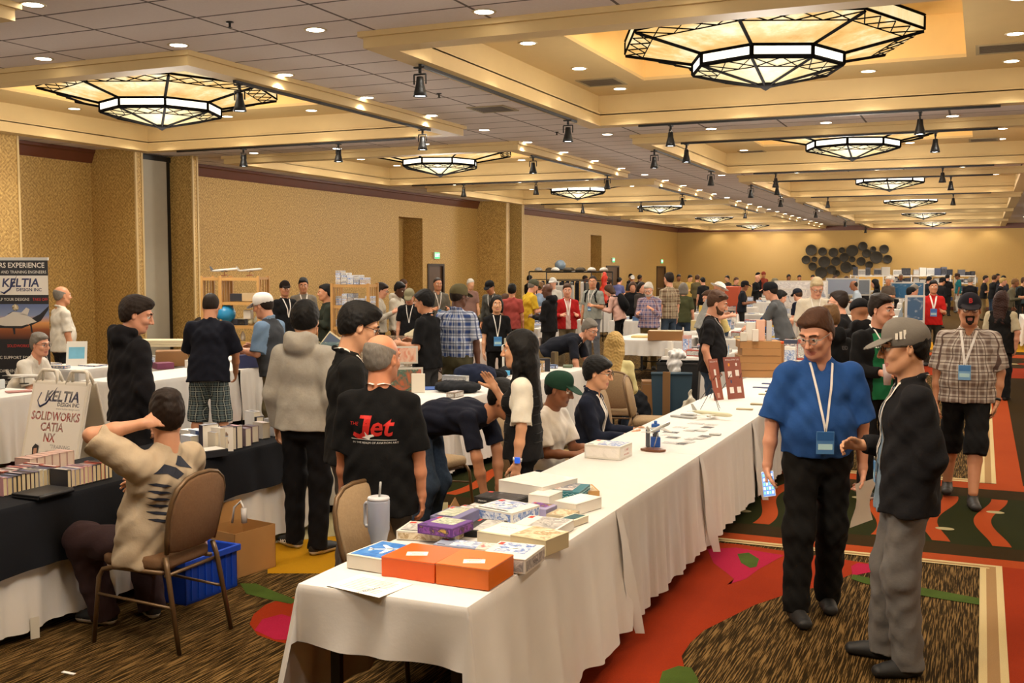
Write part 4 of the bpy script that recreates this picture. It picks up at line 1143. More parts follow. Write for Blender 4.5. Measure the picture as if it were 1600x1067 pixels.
# ================================================================ TABLES, CLOTHS, CHAIRS
TH = .74
LINEN = cloth('#d9d5cf', bmp=.1); LINENB = cloth('#14161c', bmp=.15); LINENP = cloth('#d6c6bc', bmp=.1)
def linen_mesh(x0, x1, y0, y1, zt, drops, seed=0, flare=.05, amp=.022, wl=.24, corner=.12, sag=0.0, r=.02, hem=None):
    """drops: (south, east, north, west) hanging lengths"""
    rnd = random.Random(seed); P = []
    def seg(ax, ay, bx, by, nx, ny, da, db):
        L = math.hypot(bx-ax, by-ay); n = max(2, int(L/.025)); 
        for i in range(n): 
            t = i/n; P.append((ax+(bx-ax)*t, ay+(by-ay)*t, nx, ny, da, L*t, 0))
    S_, E_, N_, W_ = drops
    def corner_pts(cx, cy, a0, d0, d1):
        for i in range(7):
            t = i/6; a = a0+PI/2*t; d = d0*(1-t)+d1*t
            pk = corner*math.sin(PI*t) if min(d0, d1) > .02 else 0
            P.append((cx, cy, math.cos(a), math.sin(a), d+pk*min(1, max(d0, d1)/.5), 0, math.sin(PI*t)))
    seg(x0, y0, x1, y0, 0, -1, S_, S_); corner_pts(x1, y0, -PI/2, S_, E_)
    seg(x1, y0, x1, y1, 1, 0, E_, E_); corner_pts(x1, y1, 0, E_, N_)
    seg(x1, y1, x0, y1, 0, 1, N_, N_); corner_pts(x0, y1, PI/2, N_, W_)
    seg(x0, y1, x0, y0, -1, 0, W_, W_); corner_pts(x0, y0, PI, W_, S_)
    m = len(P); ph = [rnd.uniform(0, 6.3) for _ in range(4)]
    rows = [0, .03, .08, .16, .28, .42, .58, .74, .88, 1.0]
    vs = []; s = 0; cum = []
    for i in range(m):
        cum.append(s); q = P[(i+1) % m]; s += math.hypot(q[0]-P[i][0], q[1]-P[i][1])+.02
    for t in rows:
        for i, (x, y, nx, ny, d, l, cn) in enumerate(P):
            k = cum[i]; w = .8*math.sin(2*PI*k/wl+ph[0])+.3*math.sin(2*PI*k/(wl*.61)+ph[1]+2*t)+.8*math.sin(2*PI*k/(wl*2.3)+ph[2]+t)
            dd = max(d, .004)
            low = dd*t*(1-.012*math.sin(2*PI*k/.9+ph[3]))
            o = min(low, .012)/.012*.006+(flare*low+amp*w*min(1, low/.35)*(t**.8))+cn*.05*min(low, .5)
            vs.append((x+nx*o, y+ny*o, zt-low+(.0 if t else 0)))
    fs = []
    for j in range(len(rows)-1):
        for i in range(m):
            i2 = (i+1) % m; fs.append((j*m+i, (j+1)*m+i, (j+1)*m+i2, j*m+i2))
    # top with faint ironing creases
    nx_, ny_ = max(2, int((x1-x0)/.1)), max(2, int((y1-y0)/.1)); b = len(vs)
    for j in range(ny_+1):
        for i in range(nx_+1):
            X = x0+(x1-x0)*i/nx_; Y = y0+(y1-y0)*j/ny_
            e = 0 if (i in (0, nx_) or j in (0, ny_)) else 1
            vs.append((X, Y, zt+e*(.0015+.002*math.sin(7*X+seed)*math.sin(5*Y+seed*2)+(.003 if i == nx_//2 else 0))))
    for j in range(ny_):
        for i in range(nx_): fs.append((b+j*(nx_+1)+i, b+j*(nx_+1)+i+1, b+(j+1)*(nx_+1)+i+1, b+(j+1)*(nx_+1)+i))
    mb = MB(); mb.add(vs, fs, 0, True); return mb
def folding_table(label, x0, x1, y0, y1, group=None, legs=True, top='#3a342e'):
    t = thing('folding_table', label, 'table', ((x0+x1)/2, (y0+y1)/2, 0), 0, group)
    a, b = (x1-x0)/2, (y1-y0)/2
    m = MB(); m.box(-a+.004, a-.004, -b+.004, b-.004, TH-.03, TH-.004, bev=.004); m.build('tabletop', M(top, .6), t)
    along = b > a
    for sx in (-1, 1):
        for sy in (-1, 1):
            m = MB(); lx, ly = sx*(a-.1), sy*(b-.12); m.box(lx-.022, lx+.022, ly-.014, ly+.014, 0, TH-.03); m.build('leg', BLACK, t)
    m = MB()
    for s_ in (-1, 1):
        if along: m.tube([(-a+.1, s_*(b-.12), .2), (a-.1, s_*(b-.12), .2)], .011, 6); m.box(-a+.06, a-.06, s_*(b-.12)-.014, s_*(b-.12)+.014, TH-.055, TH-.03)
        else: m.tube([(s_*(a-.1), -b+.1, .2), (s_*(a-.1), b-.1, .2)], .011, 6)
    m.build('frame', BLACK, t); return t
def clothed(where, x0, x1, y0, y1, drops, col=None, seed=1, group=None, label=None, **kw):
    folding_table('folding table under the %s' % (label or 'cloth '+where), x0, x1, y0, y1, group and group+' tables')
    o = linen_mesh(x0-.004, x1+.004, y0, y1, TH+.008, drops, seed, **kw).build('tablecloth', col or LINEN)
    tag(o, label or ('white tablecloth '+where), 'tablecloth', group); return o
ZT = TH+.012
# the long row down the aisle
NUM = ['nearest', 'second', 'third', 'fourth', 'fifth', 'sixth', 'seventh', 'eighth', 'ninth', 'tenth', 'eleventh', 'twelfth']
for k in range(6):
    y0 = 3.61+1.84*k
    clothed('', -2.54, -1.775, y0, y0+1.838, (.24 if k == 0 else 0, .655, .3 if k == 5 else 0, .6), seed=10+k, group='cloths of the long aisle table row', label='white cloth on the %s table of the long aisle row' % NUM[k], corner=.34 if k == 0 else .1, flare=.12 if k == 0 else .06, amp=.02 if k == 0 else .016, wl=.5 if k == 0 else .3)
# loose cloth corners hanging where two cloths meet
for k in range(1, 6):
    y = 3.61+1.84*k; mb = MB(); vs = []
    for i in range(9):
        t = i/8; w = .05*(1-t)+.045*math.sin(PI*t); vs += [(-1.765+.09*t+.015*math.sin(6*t), y-w-.0+.05*t, TH+.01-.69*t), (-1.76+.13*t, y+w*.4+.06*t, TH+.012-.69*t)]
    mb.add(vs, [(2*i, 2*i+2, 2*i+3, 2*i+1) for i in range(8)], 0, True)
    tag(mb.build('cloth_corner', LINEN), 'loose pointed cloth corner hanging at the %s joint of the aisle row' % NUM[k-1], 'cloth', 'loose cloth corners')
# black-draped book table
for k in range(3):
    y0 = 1.55+1.84*k; n = ['nearest', 'middle', 'far'][k]
    clothed('', -5.56, -4.8, y0, y0+1.838, (0, .69, .6 if k == 2 else 0, .6), seed=20+k, group='under-cloths of the book tables', label='white under-cloth of the %s black-draped book table' % n, flare=.05, amp=.012)
    o = linen_mesh(-5.575, -4.775, y0+.002, y0+1.836, TH+.016, (0, .36 if k < 2 else .3, .3 if k == 2 else 0, .3), 30+k, flare=.16, amp=.014, wl=.6, corner=.22).build('tablecloth', LINENB)
    tag(o, 'black cloth over the %s book table' % n, 'tablecloth', 'black cloths of the book tables')
ZB = TH+.022
# other tables of the hall
TB = [('under the seated man in the white polo', -9.75, -8.98, 6.6, 8.4, 1), ('behind the man in checked shorts', -9.55, -8.75, 9.3, 11.13, 1), ('right of the man in checked shorts', -9.5, -8.7, 11.14, 12.95, 1),
      ('beside the standing balding man', -11.45, -10.55, 10.25, 11.0, 0), ('with a carton near the white wall pocket', -10.55, -9.75, 11.05, 12.85, 0),
      ('with the jackets, nearest part', -5.46, -4.69, 7.5, 9.33, 1), ('with the jackets, middle part', -5.46, -4.69, 9.34, 11.17, 1), ('with papers and tins, far end of the jacket row', -5.46, -4.69, 11.18, 13.2, 1),
      ('under the glass display boxes', -8.05, -6.95, 10.8, 12.6, 1), ('behind the small woman in black', -8.9, -7.6, 17.2, 18.7, 1), ('behind the yellow and red shirts', -9.6, -8.8, 21.4, 23.2, 0),
      ('in front of the older man in checked shirt', -6.3, -4.9, 18.7, 20.7, 2), ('right of the open carton table', -4.5, -3.3, 19.6, 20.4, 2),
      ('behind the boxes, near the reaching man', -5.5, -4.7, 21.7, 23.5, 0), ('beside the reaching man in grey', -4.3, -3.5, 15.3, 17.1, 0), ('under the man with the phone', -3.0, -2.2, 14.78, 16.2, 0),
      ('behind the man in blue shirt', -2.0, -1.2, 14.9, 16.7, 0), ('behind the man in black beanie', -1.9, -1.1, 16.8, 18.6, 0), ('beside the child in pink', -2.0, -1.2, 19.6, 21.4, 0),
      ('at the right picture edge', 1.05, 1.85, 19.5, 21.3, 1), ('at the right picture edge, further one', 1.05, 1.85, 22.0, 24.0, 1), ('beside the queue at the right', 1.0, 1.8, 30.0, 34.0, 0)]
FT = []
for r, (Y, n) in enumerate(((25.5, 4), (30.5, 5), (36, 5), (42, 5), (48, 5))):
    for i in range(n):
        X = -1.7-i*2.5-r*.15; TB.append(('%s from the aisle, %s far stall row' % (['first', 'second', 'third', 'fourth', 'fifth'][i], NUM[r]), X-1.83, X, Y, Y+.76, 0)); FT.append((X-1.83, X, Y, Y+.76))
for i, (w, x0, x1, y0, y1, full) in enumerate(TB):
    D = .66 if full == 1 else (.28 if full == 2 else .6)
    dn_ = 0 if any(abs(t_[1]-x0) < .06 and abs(t_[4]-y0) < .05 for t_ in TB) else D; df_ = 0 if any(abs(t_[1]-x0) < .06 and abs(t_[3]-y1) < .05 for t_ in TB) else D
    clothed(w, x0, x1, y0, y1, (dn_, D, df_, D), LINENP if 'small woman' in w else None, seed=50+i, group='white cloths of the hall tables' if i > 12 else None, corner=.05 if full != 2 else .2, flare=.05)

# ---------------------------------------------------------------- banquet chairs
CHF = M('#6b5338', .4, metal=.35); CHFAB = cloth('#8a7458', 'heather', '#a48c6c'); CHD = cloth('#6a4f38', 'heather', '#7a5c42')
def chair_meshes(fab, suffix):
    s = MB(); 
    def rr(w, d, n=6, r=.07):
        pts = []
        for cx, cy, a0 in ((w-r, d-r, 0), (-w+r, d-r, 90), (-w+r, -d+r, 180), (w-r, -d+r, 270)):
            for i in range(n+1): a = R(a0+90*i/n); pts.append((cx+r*math.cos(a), cy+r*math.sin(a)))
        return pts
    # seat: crowned pad; chair faces +y
    vs = []; fs = []; rings = [(.97, .425), (1.0, .44), (1.0, .47), (.95, .49), (.6, .5)]
    base = rr(.205, .21); n = len(base)
    for k, z in rings: vs += [(x*k, y*k, z) for x, y in base]
    for j in range(len(rings)-1):
        for i in range(n): fs.append((j*n+i, j*n+(i+1) % n, (j+1)*n+(i+1) % n, (j+1)*n+i))
    fs.append(tuple(reversed(range(n)))); fs.append(tuple((len(rings)-1)*n+i for i in range(n)))
    s.add(vs, fs, 0, True)
    # backrest outline (x, z), crown top
    out = []
    for i in range(25):
        t = i/24
        out.append((-.2+.4*t, 0))
    prof = [(-.185, .52), (-.2, .6), (-.212, .72), (-.205, .8), (-.175, .86), (-.12, .9), (-.05, .915), (.05, .915), (.12, .9), (.175, .86), (.205, .8), (.212, .72), (.2, .6), (.185, .52), (.1, .505), (-.1, .505)]
    def back(sc, y, dz=0): return [(x*sc, y-.16*((z-.5)/.42)**1.2*.55-.2, .71+(z-.71)*sc+dz) for x, z in prof]
    b = MB(); n = len(prof); vs = back(.95, .0)+back(.99, -.012)+back(.99, -.03)+back(.94, -.042)
    fs = [tuple(reversed(range(n)))]+[(j*n+i, j*n+(i+1) % n, (j+1)*n+(i+1) % n, (j+1)*n+i) for j in range(3) for i in range(n)]+[tuple(3*n+i for i in range(n))]
    fs = [tuple(reversed(f)) for f in fs]; b.add(vs, fs, 0, True)
    f = MB(); fr = [Vector(p) for p in back(1.02, -.021)][:14]
    f.tube(fr, .013, 8)
    legs = []
    for sx in (-1, 1):
        m = MB(); m.tube([(sx*.19, -.215, .5), (sx*.2, -.235, .42), (sx*.215, -.31, 0)], [.014, .014, .012], 8); legs.append(m.mesh('leg', CHF))
        m = MB(); m.tube([(sx*.195, -.2, .415), (sx*.2, .12, .415), (sx*.205, .18, .4), (sx*.213, .2, .36), (sx*.225, .235, 0)], [.013]*4+[.012], 8); legs.append(m.mesh('leg', CHF))
    st = MB(); st.tube([(-.21, .213, .25), (.21, .213, .25)], .008, 6) if False else None
    for sx in (-1, 1): st.tube([(sx*.212, -.27, .24), (sx*.22, .215, .27)], .008, 6)
    st.tube([(-.2, -.22, .4), (.2, -.22, .4)], .01, 6); st.tube([(-.2, .15, .4), (.2, .15, .4)], .01, 6)
    g = [('seat', s.mesh('seat', fab)), ('backrest', b.mesh('backrest', fab)), ('back_frame', f.mesh('back_frame', CHF)), ('stretcher', st.mesh('stretcher', CHF))]+[('leg', l) for l in legs]
    return g
def make_chair(fab):
    t = thing('banquet_chair', '', 'chair')
    for nm, me in chair_meshes(fab, ''): link(nm, me, t)
    return t
ch1 = make_chair(CHD); place(ch1, (-4.17, 4.58, 0), R(92), 'brown banquet chair under the man in the beige t-shirt', 'banquet chairs'); ch1.scale = (1.04, 1.04, 1.02)
ch2 = make_chair(CHFAB); place(ch2, (-2.68, 4.72, 0), R(-103), 'tan banquet chair pushed in behind the grey tumbler', 'banquet chairs')
for (x, y, rz, lb) in [(-3.05, 7.42, -88, 'tan banquet chair under the boy in the green cap'), (-3.0, 8.2, -90, 'tan banquet chair under the boy in navy jacket'), (-3.06, 9.75, -86, 'nearer empty tan banquet chair beside the aisle table'),
                       (-3.1, 10.75, -80, 'further empty tan banquet chair beside the aisle table'), (-3.72, 11.4, 8, 'tan banquet chair carrying the blonde woman'), (-4.1, 7.75, -100, 'tan banquet chair half hidden behind the woman in the vest'), (-11.9, 14.2, 60, 'tan banquet chair by the bending person in black')]:
    c_ = copy_tree(ch2); place(c_, (x, y, 0), R(rz), lb, 'banquet chairs')

def clear(px, d, r=.5):
    """first free floor spot at or behind distance d along the column"""
    for _ in range(60):
        q = atd(px, d)
        if any(a-r < q.x < b+r and c_-r < q.y < e+r for (a, b, c_, e) in [t_[1:5] for t_ in TB]): d += .15; continue
        break
    return q
# ================================================================ THE PEOPLE
def hof(px, ytop, d): return EYE-(ytop-HORY)*d/FPX
def dof(ytop, h): return (EYE-h)*FPX/(ytop-HORY)
C = cloth
DK = '#191817'
def jeans(c='#2b3a4d', **k): return dict(m=C(c, 'heather', '#3c4c60'), **k)
def pants(c, **k): return dict(m=C(c), **k)
def tee(c, **k): k.setdefault('sleeve', .6); return dict(m=C(c), ease=1.03, **k)
def fig(label, px, d, f, h, **kw):
    q = atd(px, d); return person(label, q.x, q.y, f, h, **kw)

# ---- the two men talking in the aisle
a = person('man with side-parted brown hair in blue short-sleeved shirt and black trousers, holding a phone', -.86, 6.42, 168, 1.79, 'fair', 'short', '#4a2c18', .006, 1.08, .03, fine=.0036, head=(-38, 20),
    top=dict(m=C('#274f8e'), sleeve=.82, ease=1.1, thick=1.3, collar=1, hem=.02, fold=.0045), bottom=pants('#131211', ease=1.2, fold=.005, name='trousers'), shoes=('#141211', '#1d1a18'),
    arms=(((.25, .02, -1), (.02, .1, -1)), ((.3, .0, -1), (.12, .12, -1))), feet=((-.1, -.1, -8, .0), (.13, .16, 10, 0)), grip=(45, 60), glasses='#8d8a84',
    lanyard=dict(badge='#4f7fb4', badge2='#2c5f9c', bz=-.19, bs=(.1, .13)))
bm_ = MB(); Sx = a['S']; w = a['J'][1][2]
T_ = Matrix.Translation(Vector(w+V3(-.0, .05, -.1))) @ Euler((R(-65), R(12), R(-20))).to_matrix().to_4x4()
bm_.box(-.037, .037, -.077, .077, -.004, .004, 0, T_, bev=.003); bm_.box(-.034, .034, -.073, .073, .004, .0046, 1, T_)
for i in range(4):
    for j in range(5): bm_.box(-.028+.0155*i, -.018+.0155*i, -.06+.026*j, -.044+.026*j, .0046, .005, 2+(i+j) % 2, T_)
ph = bm_.build('smartphone', [M('#d8d8dc', .3, metal=.5), M('#2f6fc0', .3, emit=.6), M('#e8eef6', .3, emit=.8), M('#57c4a8', .3, emit=.6)])
ph.location = a['root'].location; ph.rotation_euler = a['root'].rotation_euler
tag(ph, 'smartphone with lit icon screen held low by the man in the blue shirt', 'phone')
w = a['J'][0][2]; pb = MB()
T_ = Matrix.Translation(Vector(w+V3(-.01, .02, -.2))) @ Euler((R(80), R(8), R(40))).to_matrix().to_4x4()
vs = []; 
for i in range(7):
    t = i/6; vs += [(-.1+.02*math.sin(3*t), -.14+.28*t, .02*math.sin(4*t)), (.1, -.14+.28*t, .015*math.cos(5*t))]
pb.add(vs, [(2*i, 2*i+1, 2*i+3, 2*i+2) for i in range(6)], 0, True, T_)
o = pb.build('paper_sheet', M('#e8e4da', .7)); o.location = a['root'].location; o.rotation_euler = a['root'].rotation_euler
tag(o, 'folded white paper sheet held in the other hand of the man in blue', 'paper')

b = person('man in grey cap, black glasses and dark zip jacket with one hand in his pocket', -.32, 5.72, -98, 1.76, 'asian', 'short', 'black', .006, 1.06, fine=.0036, head=(8, 6), cap=('cap', '#77726a'), glasses='#100f0e',
    top=dict(m=C('#1c1c1f'), mi=C('#8294a4', 'heather', '#62788c'), sleeve=1, ease=1.12, thick=1.22, collar=1, hem=-.1, open=(.035, .075, .0), fold=.005, mc=C('#1c1c1f'), name='jacket'), bottom=pants('#6c6a68', ease=1.22, fold=.004),
    shoes=('#111111', '#1a1918'), arms=(((.1, -.28, -1), (-.3, .24, -1)), ((.1, -.05, -1), (-.3, .8, .05))), feet=((-.12, .02, 12, 0), (.12, .12, -10, 0)), grip=(15, 40), lanyard=dict(badge='#7aa6cf', bz=-.21, bs=(.05, .11), w=.02))
def cap_patch(info, fn, name, m):
    mb = fn(info); o = mb.build(name, m, info['root']); return o
m = MB()
for i in range(3):
    p = [b['hp'](-.079-.002*i+.0, .04-.017*i, .052+.0), ]
    c0 = V3(-.0845+.004*(i == 0), .052-.018*i, .05); 
    m.add([b['hp'](*(c0+V3(.0, -.006, -.006))), b['hp'](*(c0+V3(.0, .006, -.006))), b['hp'](*(c0+V3(.005, .003, .022+.006*i))), b['hp'](*(c0+V3(.005, -.009, .022+.006*i)))], [(0, 1, 2, 3)])
m.build('cap_stripes', M('#efeadd', .6), b['cap'])
# white tee hem and zip
for sg in (-1, 1):
    mb = MB(); pts = [cast(b, sg*(.035+.045*i/9), .16-.05*i, 1, off=.003) for i in range(9)]
    pts = [p for p in pts if p is not None]
    if len(pts) > 2: mb.tube(pts, .0028, 5); mb.build('zip', M('#8f8d88', .3, metal=.9), b['root'])
wtext(b, 'AIRLINER', .04, .0, .02, 1, '#24303c', 'lettering', width=.07)

c = fig('man in checked shirt, black shorts and dark ball cap with red letter B', 1513, 9.35, 178, 1.80, tone='tan', hair='hat', hc='dark', res=.0065, bulk=1.12, belly=.02, fine=.004, head=(2, 2), cap=('cap', '#1f1c22', '#241f22'), glasses='#111', beard='goatee',
    top=dict(m=C('#c9bfb2', 'check', '#7d6a60', '#4b2e28', scale=.85), sleeve=.8, ease=1.1, thick=1.25, collar=1, fold=.004), bottom=pants('#131212', len=.62, ease=1.2, name='shorts'), shoes=('#2a2724', '#1c1a19'),
    arms=(((.28, -.05, -1), (-.1, .18, -1)), ((.2, .0, -1), (.02, .12, -1))), feet=((-.06, .3, 5, 0), (.13, -.22, 0, .02)), lanyard=dict(badge='#7fb0da', badge2='#4a83bd', bz=-.1, bx=.03, bs=(.1, .13), w=.02))
mb = MB(); vs, fs = text_mb('B', .05, bold=.002); mb.add([c['hp'](-v[0], .0955+.012-abs(v[0])*.2, .075+v[1]) for v in vs], fs); mb.build('cap_letter', M('#c2312f', .6), c['cap'])
wr = c['J'][0]; mb = MB(); q = wr[2]-(wr[2]-wr[1])*.08; u = nrm(wr[2]-wr[1]); mb.tube([q-u*.012, q+u*.012], .034, 16); mb.build('wristwatch', M('#141414', .4), c['root'])

d_ = fig('young man in green team sweatshirt under open black jacket, holding a drink cup', 1372, 9.6, 148, 1.79, tone='fair', hair='short', hc='dark', res=.0065, fine=.004, head=(24, 4), bulk=1.0,
    top=dict(m=C('#141313'), mi=C('#1f6b41'), sleeve=1, ease=1.1, thick=1.2, open=(.075, .1, .02), name='jacket', neck=1.1), bottom=pants('#151414', ease=1.1), shoes=('#2b2b2a', '#d8d4cc'),
    arms=('down', ((.2, .1, -1), (-.35, .8, .0))), grip=(20, 60), feet=((-.1, 0, 10, 0), (.12, .05, -8, 0)), lanyard=dict(badge=None, bz=-.05))
wtext(d_, 'CELTICS', .085, .0, .07, 1, '#e9ece2', 'lettering', width=.22, bold=.003)
mb = MB(); q = d_['J'][1][2]; mb.lathe([(.03, -.1), (.042, .08), (.04, .08), (.028, -.09)], 18, 0, Matrix.Translation(Vector(q+V3(-.02, .07, .0)))); mb.tube([q+V3(-.02, .07, .0), q+V3(-.01, .075, .17)], .004, 6, 0)
o = mb.build('drink_cup', M('#d9c8c4', .15, alpha=.75)); o.location = d_['root'].location; o.rotation_euler = d_['root'].rotation_euler; tag(o, 'clear plastic drink cup with straw held by the young man in green', 'cup')

fig('person in black beanie and black coat seen from behind, beside the man in green', 1343, 10.9, -15, 1.71, tone='tan', hair='none', cap=('beanie', '#0f0e10'), res=.009, top=dict(m=C('#161517'), sleeve=1, ease=1.1, hood=1, name='coat'), bottom=pants('#1a1919'), lanyard=True)
e = fig('man with light brown hair in black hoodie with a sleeve print, back turned', 1298, 10.2, -25, 1.67, tone='fair', hair='short', hc='light', res=.008, fine=.006, head=(0, 10), top=dict(m=C('#151516'), sleeve=1, ease=1.12, hood=1, name='hoodie'), bottom=pants('#222222'))
wtext(e, 'EID', .05, .1, .08, -1, '#4a4a4e', 'back_print')
fig('dark-haired man with glasses in black polo leaning over a table near the beanie', 1333, 13.2, -80, 1.76, tone='fair', hair='short', hc='dark', glasses=1, res=.009, lean=18, top=tee('#18181a'), bottom=pants('#222'+'222'), arms=('bent', 'bent'))

# ---- the man at the far side of the long table
g = fig('bearded man in black t-shirt and jeans standing behind the long table with hands in pockets', 1112, 12.3, 95, 1.77, tone='fair', hair='short', hc='brown', res=.007, fine=.0055, bulk=1.1, belly=.015, head=(0, 18), beard='full',
    top=tee('#131214', fold=.004), bottom=jeans(), arms=('pocket', 'pocket'), lanyard=dict(badge='#9db8d8', bz=-.12))
mb = MB()
for sg in (-1, 1): mb.ell = None; mb.tube([g['hp'](sg*.08, .0, .075), g['hp'](sg*.06, .06, .1), g['hp'](sg*.02, .085, .09)], .006, 6)
mb.build('sunglasses', M('#0c0c0c', .2), g['root'])

# ---- people seated along the long table
def seated(label, X, Y, yaw, h=1.72, **kw):
    kw.setdefault('feet', ((-.1, .42, 5, 0), (.1, .42, -5, 0))); kw.setdefault('arms', (((.12, .35, -1), (-.15, 1, .05)), ((.12, .35, -1), (-.15, 1, .05))))
    return person(label, X, Y, 0, h, worldyaw=yaw, hz=.52, **kw)
seated('boy in dark green cap and white t-shirt seated at the long table', -2.98, 7.42, -12, 1.56, tone='brown', hair='hat', hc='black', res=.0065, fine=.0045, head=(12, 14), cap=('cap', '#1c3a2c', '#1c3a2c'), lean=8, top=tee('#e6e2da', thick=1.2, fold=.005), bottom=jeans('#333c4a'))
y2 = seated('teenage boy with glasses in navy jacket seated at the long table, facing the aisle', -2.93, 8.2, 5, 1.68, tone='asian', hair='fringe', hc='black', res=.0065, fine=.0045, head=(-4, 8), glasses='#191512', lean=6, top=dict(m=C('#1b2030'), sleeve=1, ease=1.1, name='jacket', collar=1, mi=C('#d8d4cc'), open=(.02, .03, 0)), bottom=pants('#22242c'), lanyard=dict(badge=None, bz=-.1, w=.02))

# ---- woman in the vest, the bent man, the bald man, the cardigan man
wv = person('woman with long black hair in black puffer vest and white t-shirt, raising one hand', -2.78, 6.52, 0, 1.60, worldyaw=196, tone='asian', hair='long', hc='black', res=.0065, fine=.004, head=(0, 2), bulk=.95,
    top=dict(m=C('#141416'), m2=C('#e4e0d2'), sleeve=.72, ease=1.12, thick=1.15, fold=.003, bust=1, collar=1, mc=C('#141416'), name='vest'), bottom=pants('#1a1a1c'),
    arms=(((.15, -.02, -1), (.05, .12, -1)), ((.1, .4, -1), (-.1, .62, 1.0))), grip=(25, 14))
q = wv['J'][0]; u = nrm(q[2]-q[1]); p = q[2]-u*.02
mb = MB(); mb.tube([p-u*.011, p+u*.011], .031, 16, 0); wb_ = mb.build('watch_band', M('#e8e6e2', .4), wv['root'])
mb = MB(); nrmv = nrm(V3(-1, -.25, .1)); Mx = Matrix.Translation(Vector(p+V3(-.034, -.004, 0))) @ Euler((0, R(90), 0)).to_matrix().to_4x4(); mb.box(-.02, .02, -.018, .018, -.006, .006, 0, Mx, bev=.003); mb.build('watch_face', M('#2458c8', .3, emit=.5), wb_)
for z in (.1, .04, -.02, -.08, -.14, -.2, -.26):      # quilting seams of the vest
    mb = MB()
    for fr in (1, -1):
        pts = [cast(wv, x, z, fr, off=.0005) for x in np.linspace(-.13, .13, 12)]
        pts = [p for p in pts if p is not None]
        if len(pts) > 2: mb.tube(pts, .0035, 5)
    if mb.v: mb.build('quilt_seam', M('#060607', .8), wv['root'])
person('man in navy t-shirt bending deep over a cardboard box behind the long table', -3.72, 6.85, 0, 1.74, worldyaw=2, tone='tan', hair='short', hc='black', res=.0075, fine=.006, lean=86, head=(0, 20), hz=.9, bulk=1.05, top=dict(m=C('#1a1d2b'), sleeve=.6, ease=1.1, fold=.005), bottom=jeans('#252f3e'), arms=(((.1, .25, -1), (-.1, .1, -1)), ((.1, .3, -1), (-.15, .15, -1))))
jt = fig('bald man in black t-shirt with red lettering on the back', 592, 5.75, 14, 1.66, tone='#c98a66', hair='ring', hc='grey', res=.006, fine=.0038, bulk=1.0, belly=.015, head=(-26, 4), top=dict(m=C('#0e0e0f'), sleeve=.85, ease=1.1, thick=1.2, hem=-.16, fold=.004), bottom=pants('#4b4742', ease=1.15), arms=('down', ((.2, .0, -1), (.05, .12, -1))), lanyard=dict(badge='#9db8d8'))
wtext(jt, 'et', .15, .045, .0, -1, '#cf2a24', 'red_lettering', width=.125, shear=.25, bold=.003)
vs, fs = subdiv([Vector((p[0], p[1], 0)) for p in [(-.075, .062), (-.01, .062), (-.014, .045), (-.032, -.045), (-.045, -.062), (-.09, -.066), (-.125, -.05), (-.118, -.03), (-.08, -.04), (-.066, -.03), (-.052, .045), (-.08, .045)]], [(0, 1, 2, 10, 11), (2, 3, 9, 10), (3, 4, 5, 8, 9), (5, 6, 7, 8)], .02)
print_on(jt, vs, fs, 0, 0, -1, M('#cf2a24', .6), 'red_initial')
wtext(jt, 'THE', .028, -.115, .015, -1, '#cf2a24', 'small_red_lettering', shear=.2)
wtext(jt, 'IN THE REALM OF AVIATION ART', .014, .0, -.085, -1, '#cfccc6', 'white_lettering', width=.25)
ln = [(-.135, -.068, 0), (.115, -.072, 0), (.115, -.069, 0), (-.135, -.065, 0)]; vs, fs = subdiv([Vector(p) for p in ln], [(0, 1, 2, 3)], .03); print_on(jt, vs, fs, 0, 0, -1, M('#d8d4cc'), 'white_rule')
bird = [(-.04, -.045, 0), (-.018, -.038, 0), (-.022, -.012, 0), (-.006, -.032, 0), (.022, -.026, 0), (.032, -.036, 0), (.008, -.044, 0), (.004, -.056, 0), (-.018, -.05, 0)]
vs, fs = subdiv([Vector(p) for p in bird], [tuple(range(9))], .03); print_on(jt, vs, fs, -.03, -.012, -1, M('#e6e2da'), 'white_emblem', off=.005)
cd = fig('tall young man with black hair and glasses in black cardigan and grey cargo trousers', 545, 6.35, 84, 1.83, tone='asian', hair='thick', hc='black', res=.006, fine=.0038, head=(0, 20), glasses='#191512',
    top=dict(m=C('#161616'), mi=C('#d0ccc4'), sleeve=1, ease=1.1, thick=1.15, collar=1, name='cardigan', open=(.02, .05, 0)), bottom=pants('#55504a', ease=1.3), arms=(((.1, .1, -1), (-.05, .4, -1)), 'down'), shoes=('#222222', '#333333'), lanyard=dict(badge=None, bz=-.08, w=.018))

# ---- grey hoodie, black hoodie, seated man
gh = person('young man in light grey hoodie and black trousers with black running shoes, back turned', -4.42, 6.38, 28, 1.79, tone='asian', hair='thick', hc='black', res=.006, fine=.0045, head=(12, 10), top=dict(m=C('#99948a', 'heather', '#aaa69c'), sleeve=1, ease=1.14, thick=1.32, hood=1, name='hoodie', fold=.003, freq=26, hem=-.04), bottom=pants('#121114', ease=1.15), arms=(((.28, .0, -1), (.05, .3, -1)), 'pocket'), shoes=('#141414', '#cfcac0'), feet=((-.14, .12, 60, 0), (.1, 0, -20, 0)))
k_ = gh['K'][0]
mb = MB(); vs, fs = text_mb('HOKA', .035, bold=.001); an = k_[2]; T_ = Matrix.Translation(Vector((an[0]-.05, an[1]-.05, .05))) @ Euler((PI/2, 0, R(-8+0))).to_matrix().to_4x4(); mb.add(vs, fs, 0, False, T_); mb.build('shoe_lettering', M('#e8e4da'), gh['root'])
bh = fig('young man with dark hair in black hoodie standing beside the folding sign', 203, 8.1, 66, 1.82, tone='fair', hair='thick', hc='dark', res=.0065, fine=.0045, head=(-32, 16), bulk=1.03, top=dict(m=C('#18171b'), sleeve=1, ease=1.14, thick=1.3, hood=1, name='hoodie', fold=.005), bottom=pants('#1d1c1f', ease=1.2), arms=('down', ((.2, .0, -1), (.0, .25, -1))))

